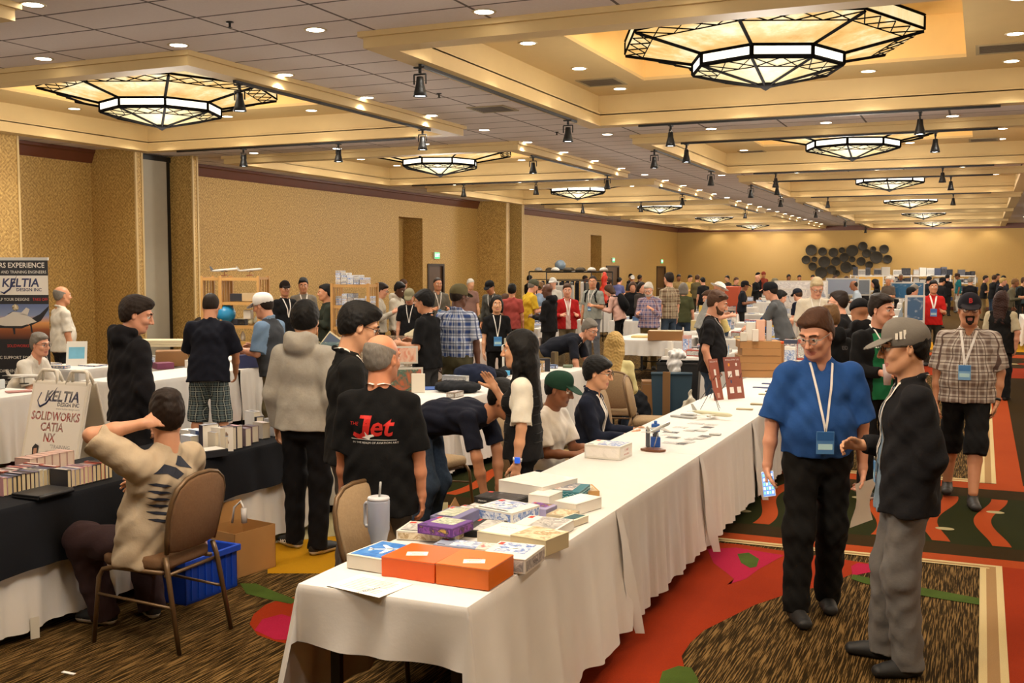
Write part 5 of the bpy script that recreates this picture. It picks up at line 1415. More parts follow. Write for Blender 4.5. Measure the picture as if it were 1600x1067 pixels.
sm = seated('man in beige t-shirt sitting back on a banquet chair with one hand behind his head', -4.17, 4.56, 172, 1.82, tone='#cf9a78', hair='short', hc='dark', res=.006, fine=.0038, bulk=1.1, belly=.01, head=(-34, -4), lean=-12, twist=4,
    top=dict(m=C('#b7a68d'), sleeve=.8, ease=1.1, thick=1.3, fold=.0055, hem=-.06), bottom=pants('#3d2c2e', ease=1.25), shoes=('#131313', '#cfcac0'),
    arms=(((.55, .62, .62), (-.95, -.85, .25)), ((.3, .5, -.9), (-.2, .9, .1))), grip=(40, 30), feet=((-.02, .42, 12, 0), (.2, .3, -30, .0)), kneepole=[(-.3, 1, .8), (.3, 1, .8)])
# mountain print and bars on the back of the beige shirt
for k, pts in enumerate([[(-.14, -.02), (-.06, .02), (-.0, -.0), (.05, -.04), (.0, -.06), (-.05, -.03)], [(.0, .015), (.03, .055), (.06, .045), (.1, .0), (.13, -.03), (.07, -.01), (.03, .0)]]):
    vs, fs = subdiv([Vector((p[0], p[1]+.06, 0)) for p in pts], [tuple(range(len(pts)))], .02); print_on(sm, vs, fs, -.03, .07, -1, M('#262a38', .8), 'mountain_print')
for k in range(6):
    x0 = -.12+.005*k; z0 = -.02-.04*k
    pts = [(x0, z0), (x0+.04, z0+.004), (x0+.09, z0-.004), (x0+.12, z0-.016), (x0+.08, z0-.018), (x0+.03, z0-.012)]
    vs, fs = subdiv([Vector((p[0], p[1], 0)) for p in pts], [tuple(range(len(pts)))], .02); print_on(sm, vs, fs, -.06, .07, -1, M('#262a38', .8), 'bar_print')
mb = MB(); q = sm['J'][0][2]; fing = q+nrm(sm['J'][0][2]-sm['J'][0][1])*.1
# ---- left side of the hall
ps = fig('man in navy t-shirt and checked shorts leaning over the white table, back turned', 325, 11.4, 12, 1.78, tone='tan', hair='buzz', hc='dark', res=.0075, fine=.006, head=(0, 24), lean=12, bulk=1.1, top=dict(m=C('#12141f'), sleeve=.85, ease=1.1, thick=1.3, hem=-.1), bottom=dict(m=C('#1d2228', 'check', '#5a6a6e', '#a8b0a8', scale=.6), len=.62, ease=1.35, name='shorts'), shoes=('#8a8378', '#cfcac0'), arms=(((.25, .5, -1), (-.2, .8, -.3)), ((.3, .2, -1), (-.1, .5, -.8))), feet=((-.14, 0, 5, 0), (.16, 0, -5, 0)))
wc = fig('man in white cap and glasses wearing a blue and charcoal polo, turned to the shelves', 430, 11.9, -60, 1.76, tone='fair', hair='hat', hc='dark', res=.0075, fine=.006, head=(0, 14), lean=10, cap=('cap', '#e8e6e2', '#d8d6d2'), glasses='#222', bulk=1.12, belly=.02, top=dict(m=C('#3d4045'), m2=C('#6f88a4'), mc=C('#7c93ac'), sleeve=.8, ease=1.08, thick=1.25, collar=1), bottom=pants('#6a5f45'), arms=('bent', 'bent'))
seated('grey-haired man with glasses in white polo seated behind the left table, leaning forward', -10.35, 9.12, 12, 1.76, tone='fair', hair='short', hc='grey', res=.0085, fine=.006, lean=32, head=(-10, 4), glasses='#3a2a24', top=dict(m=C('#d5d0c4'), sleeve=.7, ease=1.08, thick=1.25, collar=1), bottom=pants('#33312e'))
fig('balding man in white polo standing beside the tall banner, facing right', 97, 15.2, 70, 1.77, tone='tan', hair='ring', hc='grey', res=.009, bulk=1.1, belly=.03, top=dict(m=C('#cfc9bb'), sleeve=.7, ease=1.06, collar=1), bottom=pants('#26282c'))
seated('person in black bending low at the far table by the white pocket wall', -12.6, 15.6, -100, 1.72, tone='tan', hair='short', hc='dark', res=.012, lean=48, head=(0, 30), top=dict(m=C('#1a1a1c'), sleeve=1, ease=1.05), bottom=pants('#222222'))

# ---- the middle of the hall
fig('man in blue checked shirt, olive cap and olive trousers, back turned beside the jacket table', 714, 13.0, 20, 1.83, tone='dark', hair='hat', hc='dark', res=.0085, fine=.007, head=(-30, 8), cap=('cap', '#575138'), glasses='#111', bulk=1.1, belly=.02, top=dict(m=C('#c4ccda', 'check', '#3a4f86', '#22315e', scale=1.1), sleeve=.75, ease=1.08, thick=1.2, hem=.0, collar=1), bottom=pants('#4a4632', ease=1.15), arms=('down', ((.2, .05, -1), (.05, .1, -1))))
fig('young man with glasses in black polo and charcoal trousers carrying a black bag', 668, 12.7, -62, 1.77, tone='tan', hair='fringe', hc='black', res=.0085, fine=.007, head=(0, 10), glasses='#222', bulk=1.08, belly=.02, top=dict(m=C('#131315'), sleeve=.7, ease=1.08, collar=1), bottom=pants('#3a3a3c', ease=1.15), arms=('bent', 'bent'), lanyard=dict(badge='#cfd8e4'))
fig('small woman in black with blue badge walking towards the camera', 776, 16.3, 172, 1.6, tone='asian', hair='mid', hc='black', res=.01, bulk=.95, top=dict(m=C('#141416'), sleeve=.6, ease=1.04), bottom=pants('#141414'), lanyard=dict(badge='#5d9fd8', badge2='#3f80c0', bz=-.16, bs=(.12, .14)))
fig('man in dark t-shirt with backpack strap bending over the table of small items', 855, 14.6, 108, 1.74, tone='fair', hair='short', hc='grey', res=.009, lean=74, hz=.9, head=(-20, 20), glasses='#222', top=dict(m=C('#1c1f29'), sleeve=.7, ease=1.08), bottom=pants('#7a6a4a'), arms=(((.2, .25, -1), (-.1, .6, -.8)), ((.2, .2, -1), (-.1, .2, -1))), lanyard=dict(badge=None))
bl = person('woman with long blonde hair in pale yellow top seated with her back to the camera', -3.76, 11.4, 8, 1.66, tone='fair', hair='wavy', hc='blond', res=.008, fine=.006, hz=.52, feet=((-.1, .42, 0, 0), (.1, .42, 0, 0)), top=dict(m=C('#c9c08c'), sleeve=1, ease=1.1, name='pullover'), bottom=jeans(), arms=('bent', 'bent'), lean=8)
fig('young man in red jacket and lanyard looking towards the camera', 886, dof(445, 1.72), 170, 1.72, tone='fair', hair='short', hc='brown', res=.011, head=(-8, 6), top=dict(m=C('#a31d1c'), sleeve=1, ease=1.1, name='jacket', mi=C('#c9a8a0'), open=(.03, .05, 0), collar=1), bottom=pants('#6b5f48'), arms=('bent', 'bent'), lanyard=dict(badge=None, w=.02))
bp = fig('shaven-headed man in grey printed t-shirt and grey trousers carrying a black backpack', 926, 24.0, -150, 1.87, tone='tan', hair='buzz', hc='dark', res=.011, bulk=1.1, head=(20, 2), top=tee('#8d9088'), bottom=pants('#6c6f76'), arms=('bent', 'down'), lanyard=dict(badge='#5d7fae'))
wtext(bp, 'AVGEEK', .12, 0, .07, 1, '#3a3c40', 'print', width=.3)
def backpack(info, col, label):
    T = info['Tc']; c = info['chest']; S = info['S']; F_ = Field(.014)
    F_.ell(c+T @ V3(0, -.2*S, -.04*S), (.16*S, .1*S, .24*S), .03, 0, T); F_.ell(c+T @ V3(0, -.27*S, -.1*S), (.12*S, .06*S, .13*S), .03, 0, T)
    for sg in (-1, 1):
        pts = [c+T @ (V3(sg*.1, -.15, .14)*S), c+T @ (V3(sg*.105, -.02, .2)*S), c+T @ (V3(sg*.11, .11, .12)*S), c+T @ (V3(sg*.13, .1, -.03)*S), c+T @ (V3(sg*.15, -.05, -.14)*S)]
        for a_, b_ in zip(pts[:-1], pts[1:]): F_.cone(a_, b_, .018, .018, .01)
    o = link('backpack', F_.mesh('backpack', C(col)), None); o.location = info['root'].location; o.rotation_euler = info['root'].rotation_euler
    tag(o, label, 'backpack'); return o
backpack(bp, '#141416', 'black backpack worn by the shaven-headed man in the grey t-shirt')
pw = fig('woman in pale pink sweater and black trousers leaning over a table', 968, 25.3, -70, 1.7, tone='fair', hair='mid', hc='brown', res=.012, lean=22, head=(0, 30), top=dict(m=C('#d0a698'), sleeve=1, ease=1.08, name='sweater'), bottom=pants('#151517'), arms=('bent', 'bent'))
backpack(pw, '#101012', 'black backpack on the woman in the pink sweater')
fig('older man in purple checked shirt reading a leaflet behind the box table', 1014, 21.7, -165, 1.75, tone='fair', hair='short', hc='white', res=.010, head=(0, 24), glasses='#555', beard='full', bulk=1.1, belly=.02, top=dict(m=C('#b8aab4', 'check', '#5b5a82', '#7a3b4a', scale=1.0), sleeve=1, ease=1.06, collar=1), bottom=pants('#6b5a38'), arms=('phone', 'bent'))
fig('tall man in beige checked shirt and jeans, back turned', 1045, 23.6, -40, 1.94, tone='fair', hair='short', hc='dark', res=.011, top=dict(m=C('#b9a98e', 'check', '#6d5745', '#4a3c34', scale=1.3), sleeve=.7, ease=1.08), bottom=jeans('#3a4654'))
fig('person in olive green t-shirt and jeans, back turned', 1067, 24.2, 10, 1.70, tone='fair', hair='mid', hc='grey', res=.012, top=tee('#474a30'), bottom=jeans('#2a3444'))
fig('man in pale blue and grey shirt with white hat bending to the table', 1100, 20.0, 70, 1.83, tone='fair', hair='none', cap=('sunhat', '#dcdcd8'), res=.011, lean=22, head=(0, 25), bulk=1.1, belly=.03, top=dict(m=C('#8c8c88'), m2=C('#93a8bd'), sleeve=.7, ease=1.08), bottom=pants('#2d3138'), arms=('bent', 'bent'))
fig('person in pale yellow top bending behind the bearded man', 1128, 21.0, -120, 1.66, tone='fair', hair='short', hc='brown', res=.013, lean=30, head=(0, 20), top=tee('#cbb878'), bottom=jeans())
fig('man in grey t-shirt, black cap and jeans reaching across the table', 1226, 17.2, -72, 1.84, tone='fair', hair='hat', hc='dark', res=.010, lean=20, cap=('cap', '#1b1c20'), head=(0, 14), top=tee('#5b5d60'), bottom=jeans('#222d44'), arms=(((.2, .5, -1), (-.1, 1, -.3)), ((.2, .5, -1), (-.1, 1, -.3))))
fig('man in royal blue shirt leaning over the table towards the man in grey', 1194, 21, 60, 1.68, tone='fair', hair='short', hc='black', res=.012, lean=34, head=(0, 20), top=tee('#23487c'), bottom=jeans(), arms=('bent', 'bent'), lanyard=dict(badge=None))
wp = fig('white-haired man in cream shirt looking at his phone', 1273, 16.2, 175, 1.90, tone='fair', hair='short', hc='#c9b48c', res=.010, head=(8, 26), glasses='#333', bulk=1.15, belly=.02, top=dict(m=C('#cdc4b0'), sleeve=.8, ease=1.1, thick=1.2), bottom=pants('#8a8274'), arms=('phone', 'phone'), lanyard=dict(badge='#8fb0d0'))
fig('yellow-shirted man in olive cap reading at the long back table', 824, 22.6, 60, 1.81, tone='fair', hair='hat', hc='grey', cap=('cap', '#4a4c3c'), res=.011, head=(0, 20), lean=8, top=tee('#c9a62c', hem=-.2), bottom=pants('#8a6a2a'), arms=('bent', 'bent'))
fig('man in faded red t-shirt seen from behind', 800, 22.3, 8, 1.70, tone='tan', hair='short', hc='black', res=.011, top=tee('#9c4640', hem=-.1), bottom=pants('#222429'))
fig('man in dark grey shirt and black cap looking down', 772, 23.4, -150, 1.79, tone='tan', hair='hat', hc='black', cap=('cap', '#141416'), res=.012, head=(0, 24), lean=12, top=dict(m=C('#4a4a45'), sleeve=1, ease=1.05), bottom=pants('#222222'), lanyard=dict(badge=None))
fig('man in black hoodie with white drawstrings beside the red jacket', 858, 20.2, -60, 1.74, tone='dark', hair='none', res=.012, head=(0, 10), top=dict(m=C('#151416'), sleeve=1, hood=1, ease=1.08), bottom=pants('#222222'), arms=('bent', 'bent'), lanyard=dict(badge=None))
fig('person in light blue shirt half hidden behind the black hoodie', 843, 26, 30, 1.7, tone='fair', hair='short', hc='light', res=.013, top=tee('#7d90a8'), bottom=pants('#333333'))
fig('person in white cap and white top under the clothes rack', 864, 28, -160, 1.78, tone='fair', hair='hat', hc='grey', cap=('cap', '#d4d2cc'), res=.014, top=tee('#c8c4ba'), bottom=pants('#333333'))
fig('man in grey polo and lanyard standing by the first exit door', 684, 22.5, 165, 1.84, tone='tan', hair='buzz', hc='dark', res=.012, top=dict(m=C('#605c52'), sleeve=.6, ease=1.05, collar=1), bottom=pants('#3a3a3a'), arms=('bent', 'bent'), lanyard=dict(badge='#a8b8cc'))
fig('person in white hoodie with short dark hair', 621, 20.5, 120, 1.77, tone='dark', hair='short', hc='black', res=.012, head=(0, 20), top=dict(m=C('#c8c2b2'), sleeve=1, hood=1, ease=1.08), bottom=pants('#333333'))
fig('person in camouflage cap and black top looking down', 641, 19.0, -170, 1.68, tone='fair', hair='hat', hc='grey', cap=('cap', '#8a8468'), res=.012, head=(0, 26), top=tee('#171719'), bottom=pants('#333333'), lanyard=dict(badge=None))
fig('person in cream shirt bending far over the glass display boxes', 640, 17.2, 98, 1.72, tone='fair', hair='short', hc='brown', res=.012, lean=82, hz=.9, head=(0, 0), top=tee('#c9bf9f'), bottom=pants('#5a5144'), arms=(((.1, .3, -1), (0, .2, -1)), ((.1, .3, -1), (0, .2, -1))))
fig('person half hidden behind the tall shelf, looking at a camera', 593, 20.0, 100, 1.76, tone='fair', hair='short', hc='dark', res=.012, glasses='#222', head=(0, 18), top=dict(m=C('#b8b2a4'), sleeve=1, ease=1.06), bottom=pants('#333333'), arms=('phone', 'phone'))
fig('person in dark green at the edge of the box shelf', 511, 17.5, -100, 1.76, tone='tan', hair='short', hc='black', res=.013, top=dict(m=C('#2b3128'), sleeve=1, ease=1.06), bottom=pants('#333333'), arms=('phone', 'phone'))
fig('man in grey polo with white lanyard against the gold wall', 475, 20.5, 172, 1.85, tone='tan', hair='short', hc='black', res=.011, bulk=1.05, top=dict(m=C('#7d766a'), sleeve=.6, ease=1.05), bottom=pants('#8a8270'), lanyard=dict(badge=None, w=.02), head=(-8, 10))
fig('man in black cap and black top behind the wooden shelves', 446, 19.2, 150, 1.80, tone='tan', hair='hat', hc='black', cap=('cap', '#1c1410'), res=.012, top=dict(m=C('#161618'), sleeve=1, ease=1.06), bottom=pants('#222222'), lanyard=dict(badge=None, w=.02), head=(-20, 0))
fig('woman in black vest over cream t-shirt with long brown hair, walking away down the aisle', 1563, 16.7, 12, 1.66, tone='fair', hair='wavy', hc='#3a221a', res=.0085, fine=.007, head=(-10, 0), bulk=1.15, top=dict(m=C('#161514'), m2=C('#b8ac8e'), sleeve=.7, ease=1.08, hem=-.14), bottom=pants('#121214', ease=1.1), shoes=('#101010', '#141414'), arms=('down', ((.3, -.1, -1), (-.1, .1, -1))), feet=((-.14, .05, 10, 0), (.12, -.05, 0, 0)))
fig('man in bright red shirt with white lanyard and blue badge, black hair, facing the camera', 1456, 22.5, 172, 1.77, tone='tan', hair='short', hc='black', res=.011, top=tee('#b5201c'), bottom=pants('#33342c'), arms=('bent', 'down'), lanyard=dict(badge='#5f90d0', badge2='#3f6fb8', bz=-.1, w=.03, bs=(.13, .16)))
# ---- the far crowd: (label, column, head-top row, height, facing, shirt, trousers, hair, hair colour, cap, lean)
FAR = [
 ('person in black t-shirt and tan trousers near the red runner', 1534, 431, 1.76, 80, '#1a1a1c', '#7d6a48', 'short', 'dark', None, 5),
 ('man in black t-shirt and jeans with his hand on his hip', 1548, 430, 1.79, 60, '#161618', '#3a4a60', 'short', 'brown', None, 6),
 ('fair-haired man in black t-shirt, looking down at the table', 1556, 434, 1.74, 100, '#17171a', '#38465a', 'short', 'blond', None, 14),
 ('man in olive jacket in the queue at the right-hand table', 1573, 435, 1.74, 95, '#5f5a48', '#3a352c', 'short', 'light', None, 16),
 ('man in dark jacket reaching onto the right-hand table', 1586, 433, 1.76, 110, '#1c2020', '#242424', 'short', 'brown', None, 22),
 ('person at the right picture edge behind the dark jackets', 1596, 434, 1.74, 170, '#3a4a50', '#2a2a2a', 'short', 'brown', None, 0),
 ('person with black hair standing behind the queue', 1555, 428, 1.80, 150, '#26262a', '#222222', 'short', 'black', None, 0),
 ('second dark head behind the queue', 1564, 431, 1.77, 150, '#303038', '#222222', 'short', 'black', None, 0),
 ('person in teal hoodie beside the cup shelf', 1495, 427, 1.82, -100, '#1f6a72', '#c8c4bc', 'hat', 'brown', ('cap', '#3a2a22'), 0),
 ('person in black jacket and beige trousers, back turned, beside the teal hoodie', 1513, 434, 1.73, 5, '#17171a', '#9a8f7c', 'short', 'grey', None, 0),
 ('man in black t-shirt in front of the far shelves', 1477, 429, 1.79, 10, '#151517', '#222222', 'short', 'black', None, 0),
 ('person in black cap with bag strap behind the red shirt', 1465, 434, 1.73, 40, '#1a1a1c', '#222222', 'hat', 'black', ('cap', '#111114'), 10),
 ('person in tan coat with black hair, back half turned', 1420, 450, 1.62, 60, '#86795a', '#2a2a2c', 'short', 'black', None, 0),
 ('child in pink top with dark hair beside the tan coat', 1436, 466, 1.35, 60, '#c89a90', '#33384a', 'bun', 'dark', None, 0),
 ('man in grey patterned shirt bending beside the blue board', 1413, 446, 1.68, 60, '#7f8a92', '#333333', 'short', 'grey', None, 22),
 ('white-haired man in black t-shirt holding a sheet', 1396, 432, 1.77, -100, '#18181a', '#222222', 'short', 'white', None, 8),
 ('white-haired person just behind the man with the sheet', 1386, 433, 1.77, -150, '#5a5048', '#222222', 'short', 'white', None, 0),
 ('woman in black with long black hair at the centre-right stalls', 1369, 437, 1.70, -90, '#131315', '#1a1a1a', 'long', 'black', None, 4),
 ('balding man in pale blue shirt working at a stall', 1342, 439, 1.70, -90, '#a6b4c2', '#333333', 'ring', 'dark', None, 14),
 ('dark-haired person behind the pale blue shirt', 1302, 431, 1.74, 160, '#5a4c42', '#333333', 'mid', 'brown', None, 0),
 ('person in navy shirt bending behind the man with the phone', 1260, 448, 1.66, -40, '#161b2a', '#222222', 'hat', 'brown', ('cap', '#20242e'), 30),
 ('dark head at the back wall left of the discs', 1247, 430, 1.74, 170, '#24342e', '#222222', 'short', 'black', None, 0),
 ('person in dark jacket at the far stalls below the leftmost disc', 1268, 430, 1.76, 175, '#2d2a26', '#222222', 'short', 'black', None, 0),
 ('black-haired person above the grey t-shirt', 1230, 429, 1.78, 150, '#20242c', '#222222', 'short', 'black', None, 0),
 ('person in brown cap and dark blue jacket', 1214, 436, 1.72, -60, '#1d2740', '#222222', 'hat', 'grey', ('cap', '#7a7460'), 8),
 ('person in tall black hat and black coat', 1184, 426, 1.86, -100, '#121214', '#1a1a1a', 'none', 'black', ('beanie', '#0e0e10'), 0),
 ('person in orange-red headscarf behind the black coat', 1191, 424, 1.9, 150, '#8a3c2c', '#1a1a1a', 'none', 'black', ('beanie', '#8a3c2a'), 0),
 ('pink-faced man in black vest beside the black coat', 1179, 430, 1.78, 120, '#18181a', '#222222', 'bald', 'grey', None, 5),
 ('person in black cap and dark jacket at the collectors table', 1158, 440, 1.68, 90, '#1a1d24', '#222222', 'hat', 'black', ('cap', '#16161a'), 4),
 ('person behind the tables near the orange chairs', 1136, 431, 1.74, -120, '#33302c', '#222222', 'short', 'black', None, 0),
 ('seated person near the back left of the tables', 1148, 434, 1.7, 150, '#4a4038', '#222222', 'short', 'brown', None, 0),
 ('person in camouflage jacket, back turned', 1088, 430, 1.79, 20, '#5a5136', '#3a3524', 'short', 'brown', None, 0),
 ('person in black at the camouflage jacket', 1098, 434, 1.72, -30, '#1c1c1e', '#222222', 'short', 'black', None, 0),
 ('person with dark hair and tan shirt beside the tall checked shirt', 1059, 429, 1.8, 170, '#9a8256', '#33302a', 'short', 'black', None, 0),
 ('person in yellow top right of the tall checked shirt', 1076, 430, 1.78, 140, '#b89a4c', '#33302a', 'short', 'black', None, 0),
 ('woman with dark hair in black, arms folded behind a counter', 988, 441, 1.68, 175, '#141416', '#151515', 'mid', 'brown', None, 0),
 ('person in white and black cap behind the counter', 987, 431, 1.76, 165, '#2a2a2c', '#222222', 'hat', 'brown', ('cap', '#c8c6c0'), 0),
 ('dark-haired person behind the counter, head lowered', 1001, 442, 1.68, 130, '#3a3430', '#222222', 'mid', 'dark', None, 0),
 ('person with curly dark hair near the second exit door', 998, 430, 1.76, 40, '#2c2620', '#222222', 'short', 'dark', None, 0),
 ('dark-capped person near the second exit door', 984, 428, 1.8, 120, '#1c1c1e', '#222222', 'short', 'black', None, 0),
 ('person in purple-blue shirt bending near the counter', 963, 432, 1.75, 20, '#565a86', '#222222', 'short', 'black', None, 26),
 ('person in dark top with brown hair behind the pink sweater', 955, 434, 1.75, -60, '#2c2430', '#222222', 'short', 'brown', None, 8),
 ('person in dark jacket far behind the yellow shirt', 826, 428, 1.8, 60, '#26282c', '#222222', 'short', 'black', None, 0),
 ('person with dark hair beside the clothes rack', 912, 431, 1.76, 100, '#1d1d20', '#222222', 'short', 'dark', None, 0),
 ('white-haired person behind the blue checked shirt', 733, 436, 1.78, 160, '#8a6a60', '#333333', 'short', 'white', None, 6),
 ('person in olive top bending behind the small woman', 755, 462, 1.70, 80, '#5c5440', '#333333', 'short', 'brown', None, 60),
 ('brown-haired person behind the camouflage cap', 628, 437, 1.76, 60, '#3c3630', '#333333', 'short', 'brown', None, 0),
 ('dark jacket person left of the cup shelf row', 1448, 432, 1.75, 30, '#20242c', '#222222', 'short', 'black', None, 0),
 ('grey-haired person among the far right stalls', 1405, 428, 1.79, 160, '#4c4c52', '#222222', 'short', 'grey', None, 0),
 ('person in beige top among the far stalls under the discs', 1320, 432, 1.74, 150, '#94866a', '#222222', 'short', 'brown', None, 0),
 ('person in black bending among the far stalls under the discs', 1352, 433, 1.72, -60, '#19191c', '#222222', 'short', 'black', None, 20),
]
_spots = [o.location.copy() for o in COL.objects if o.name.startswith('person') and o.parent is None]
for i, (lb, px, yt, h, f, sc_, pc, hr, hcl, cp, ln_) in enumerate(FAR):
    d = dof(yt, h) if ln_ < 50 else 18.5
    d = min(d, 50)
    if ln_ >= 50: d = 24.5
    for _ in range(40):
        q = atd(px, d)
        if q.x < -14.7: d -= .6; continue
        if any(a-.3 < q.x < b+.3 and c_-.3 < q.y < e+.3 for (a, b, c_, e) in [t_[1:5] for t_ in TB]) or any((q-p_).length < .5 for p_ in _spots): d += .25; continue
        break
    _spots.append(atd(px, d))
    person(lb, *(atd(px, d)[:2]), f, h, tone=['fair', 'tan', 'fair', 'brown', 'asian'][i % 5], hair=hr, hc=hcl, cap=cp, res=.014 if d < 26 else .018, lean=ln_, head=(((i*37) % 40)-20, 8+(i*13) % 12),
           top=dict(m=C(sc_), sleeve=(.6, 1, .6, 1)[i % 4], ease=1.06), bottom=pants(pc), arms=[('down', 'bent'), ('bent', 'bent'), ('down', 'down')][i % 3] if ln_ < 50 else (((.1, .3, -1), (0, .2, -1)), ((.1, .3, -1), (0, .2, -1))), group='visitors in the far crowd', hands=True)
# ================================================================ GOODS ON THE TABLES
def art_mat(cols, scale=9.0, seed=0.0):
    key = ('art', cols, scale, seed)
    if key in _M: return _M[key]
    t = NT('printed_lid'); v = t.coord(scale=(1, 1, 1), loc=(seed, seed*1.7, 0))
    w_ = t.n('TexNoise'); w_.inputs['Scale'].default_value = scale*.8; w_.inputs['Distortion'].default_value = 1.6; w_.inputs['Detail'].default_value = 5; t.l(v, w_.inputs['Vector'])
    st = [(i/(len(cols)-1)*.4+.3, c) for i, c in enumerate(cols)]
    t.base(t.ramp(w_.outputs['Fac'], st)); t.rough(.35); _M[key] = t.m; return t.m
ARTS = {'sky': ('#2a5ca8', '#3f7cc6', '#5f9ad6'), 'blue': ('#27509a', '#dfe4e8', '#3d6cb4', '#ffffff'), 'red': ('#b03a38', '#e6e0d8', '#34405c', '#d8d4cc'), 'purple': ('#4c2a6c', '#8a4aa8', '#3a2248', '#d0a84a'),
        'mono': ('#56585c', '#c8c6c0', '#8c8c8c', '#e8e6e0'), 'green': ('#3f5a3a', '#b5b08c', '#6a7c4c', '#d8d4c0'), 'teal': ('#1f4b55', '#28606a', '#1c424c'), 'sand': ('#c8b48c', '#e0d4b8', '#a88c60', '#f0e8d4'), 'orange': ('#d05a1c', '#e07a2c', '#c04a18'),
        'dark': ('#1c1c20', '#3c3c44', '#101014', '#70707a'), 'white': ('#e8e4dc', '#ece8e2', '#dedad2')}
def boxat(name, label, cat, cx, cy, z, w, d, h, rz, side, top=None, art=None, inset=.012, group=None, seed=0, texts=(), side2=None, lidline=True):
    """carton with printed lid: one mesh, its print in its own material"""
    m = MB(); m.box(-w/2, w/2, -d/2, d/2, 0, h, 0, bev=min(.003, h*.2))
    if lidline: m.box(-w/2-.0008, w/2+.0008, -d/2-.0008, d/2+.0008, h*.93, h*.935, 2)
    if art:
        k_ = seed % 3; bx0, bx1 = -w/2+inset, w/2-inset; by0, by1 = -d/2+inset, d/2-inset
        if art in ('white', 'teal', 'sand', 'orange', 'sky') or w < .1: m.box(bx0, bx1, by0, by1, h, h+.0006, 1)
        else:
            m.box(bx0+(bx1-bx0)*(.0, .3, .12)[k_], bx1-(bx1-bx0)*(.22, .0, .12)[k_], by0+(by1-by0)*(.12, .0, .3)[k_], by1, h, h+.0006, 1)
            m.box(bx0+.005, bx0+(bx1-bx0)*.2 if k_ else bx1-.03, by0, by0+(by1-by0)*.07, h, h+.0007, 4); m.box(bx0, bx0+(bx1-bx0)*.12, by1-(by1-by0)*.2, by1-.004, h, h+.0008, 6)
        if art in ('sky', 'blue') and w > .12:
            L = min(w, d)*.36; q_ = Matrix.Translation((0, (by1-by0)*.08, h+.0009)) @ Euler((0, 0, .5)).to_matrix().to_4x4()
            m.prism([(-L, -.07*L), (.8*L, -.07*L), (L, 0), (.8*L, .07*L), (-L, .07*L)], 0, .0004, 5, q_); m.prism([(.25*L, -.05*L), (-.25*L, -.8*L), (-.42*L, -.8*L), (-.12*L, 0), (-.42*L, .8*L), (-.25*L, .8*L), (.25*L, .05*L)], 0, .0004, 5, q_); m.prism([(-.75*L, 0), (-.95*L, -.3*L), (-1.05*L, -.3*L), (-.98*L, 0), (-1.05*L, .3*L), (-.95*L, .3*L)], 0, .0004, 5, q_)
    if side2: m.box(-w/2+.01, w/2-.01, -d/2-.0009, -d/2, h*.15, h*.8, 3); m.box(w/2, w/2+.0009, -d/2+.01, d/2-.01, h*.15, h*.8, 3)
    mats = [side if not isinstance(side, str) else M(side, .55, noise=.05), art_mat(ARTS[art], 14, seed) if art else M('#ffffff'), M('#8a857c', .8), art_mat(ARTS[side2], 22, seed+3) if side2 else M('#ffffff'), M('#22242c', .6), M('#f2f0ea', .6), M('#c23b2c', .6)]
    for (face, txt, size, u, v, mi) in texts:
        if face == 'top': T_ = TR((u, v, h+.0012))
        elif face == 'front': T_ = Matrix.Translation((u, -d/2-.0015, v)) @ Euler((PI/2, 0, 0)).to_matrix().to_4x4()
        else: T_ = Matrix.Translation((w/2+.0015, u, v)) @ Euler((PI/2, 0, PI/2)).to_matrix().to_4x4()
        add_text(m, txt, size, T_, mi, res=1)
    o = m.build(name, mats); o.location = (cx, cy, z); o.rotation_euler = (0, 0, rz); return tag(o, label, cat, group)
def kit(label, a, b, depth, h, z, side, art=None, name='kit_box', cat='box', **kw):
    """a, b: measured ends of the near bottom edge"""
    A = at(*a, z); B = at(*b, z); u = (B-A); w = u.length; rz = math.atan2(u.y, u.x); c = (A+B)/2+Vector((-math.sin(rz), math.cos(rz), 0))*depth/2
    return boxat(name, label, cat, c.x, c.y, z, w, depth, h, rz, side, None, art, **kw)
Z = ZT
G = 'kit boxes on the near end of the aisle table'
kit('orange box with a small white label, right one of the pair', (681, 912.5), (764, 923.5), .25, .088, Z, M('#d9690f', .45), group=G, side2=None, texts=[('top', 'OH-58A', .018, 0, .0, 4)], art=None)
kit('orange box with a small white label, left one of the pair', (596, 900), (679, 912), .25, .085, Z, M('#e05a10', .45), group=G)
for (px, py, zz, lb) in [(741, 877, Z+.0885, 'right'), (652, 865, Z+.0855, 'left')]:
    q = at(px, py, zz); m = MB(); m.box(-.045, .045, -.03, .03, 0, .0008); m.box(-.03, .03, -.018, -.015, .0008, .001, 1); m.box(-.03, .028, .008, .011, .0008, .001, 1)
    T_ = TR((0, .0, .0012)); add_text(m, 'Eastern', .014, T_, 1)
    o = m.build('paper_label', [M('#ece4d8', .6), M('#4a4038', .6)]); o.location = q; o.rotation_euler = (0, 0, .15+.25); tag(o, 'small white paper label on the %s orange box' % lb, 'label')
kit('white kit box with a blue airliner picture on the lid, behind the left orange box', (541.5, 887), (612, 899), .26, .062, Z, '#d8d2c4', 'sky', group=G, seed=2)
kit('white kit box with blue jet picture and printed sides, right of the orange boxes', (748, 890), (821, 898), .25, .066, Z, '#dcd8ce', 'blue', group=G, side2='mono', seed=5, texts=[('right', 'REVELL', .02, 0, .03, 4)])
kit('small dark blue and grey kit box wedged between the orange boxes and the cream box', (676, 860), (752, 868), .12, .03, Z, '#8f97ac', 'blue', group=G, seed=7)
kit('narrow striped kit box beside the blue jet box', (742, 868), (770, 870), .12, .032, Z, '#c8c0b0', 'red', group=G, seed=8)
kit('long white kit box with small orange print on its side', (619, 843), (712, 849), .2, .045, Z, '#dcd6ca', 'mono', group=G, side2='sand', seed=9)
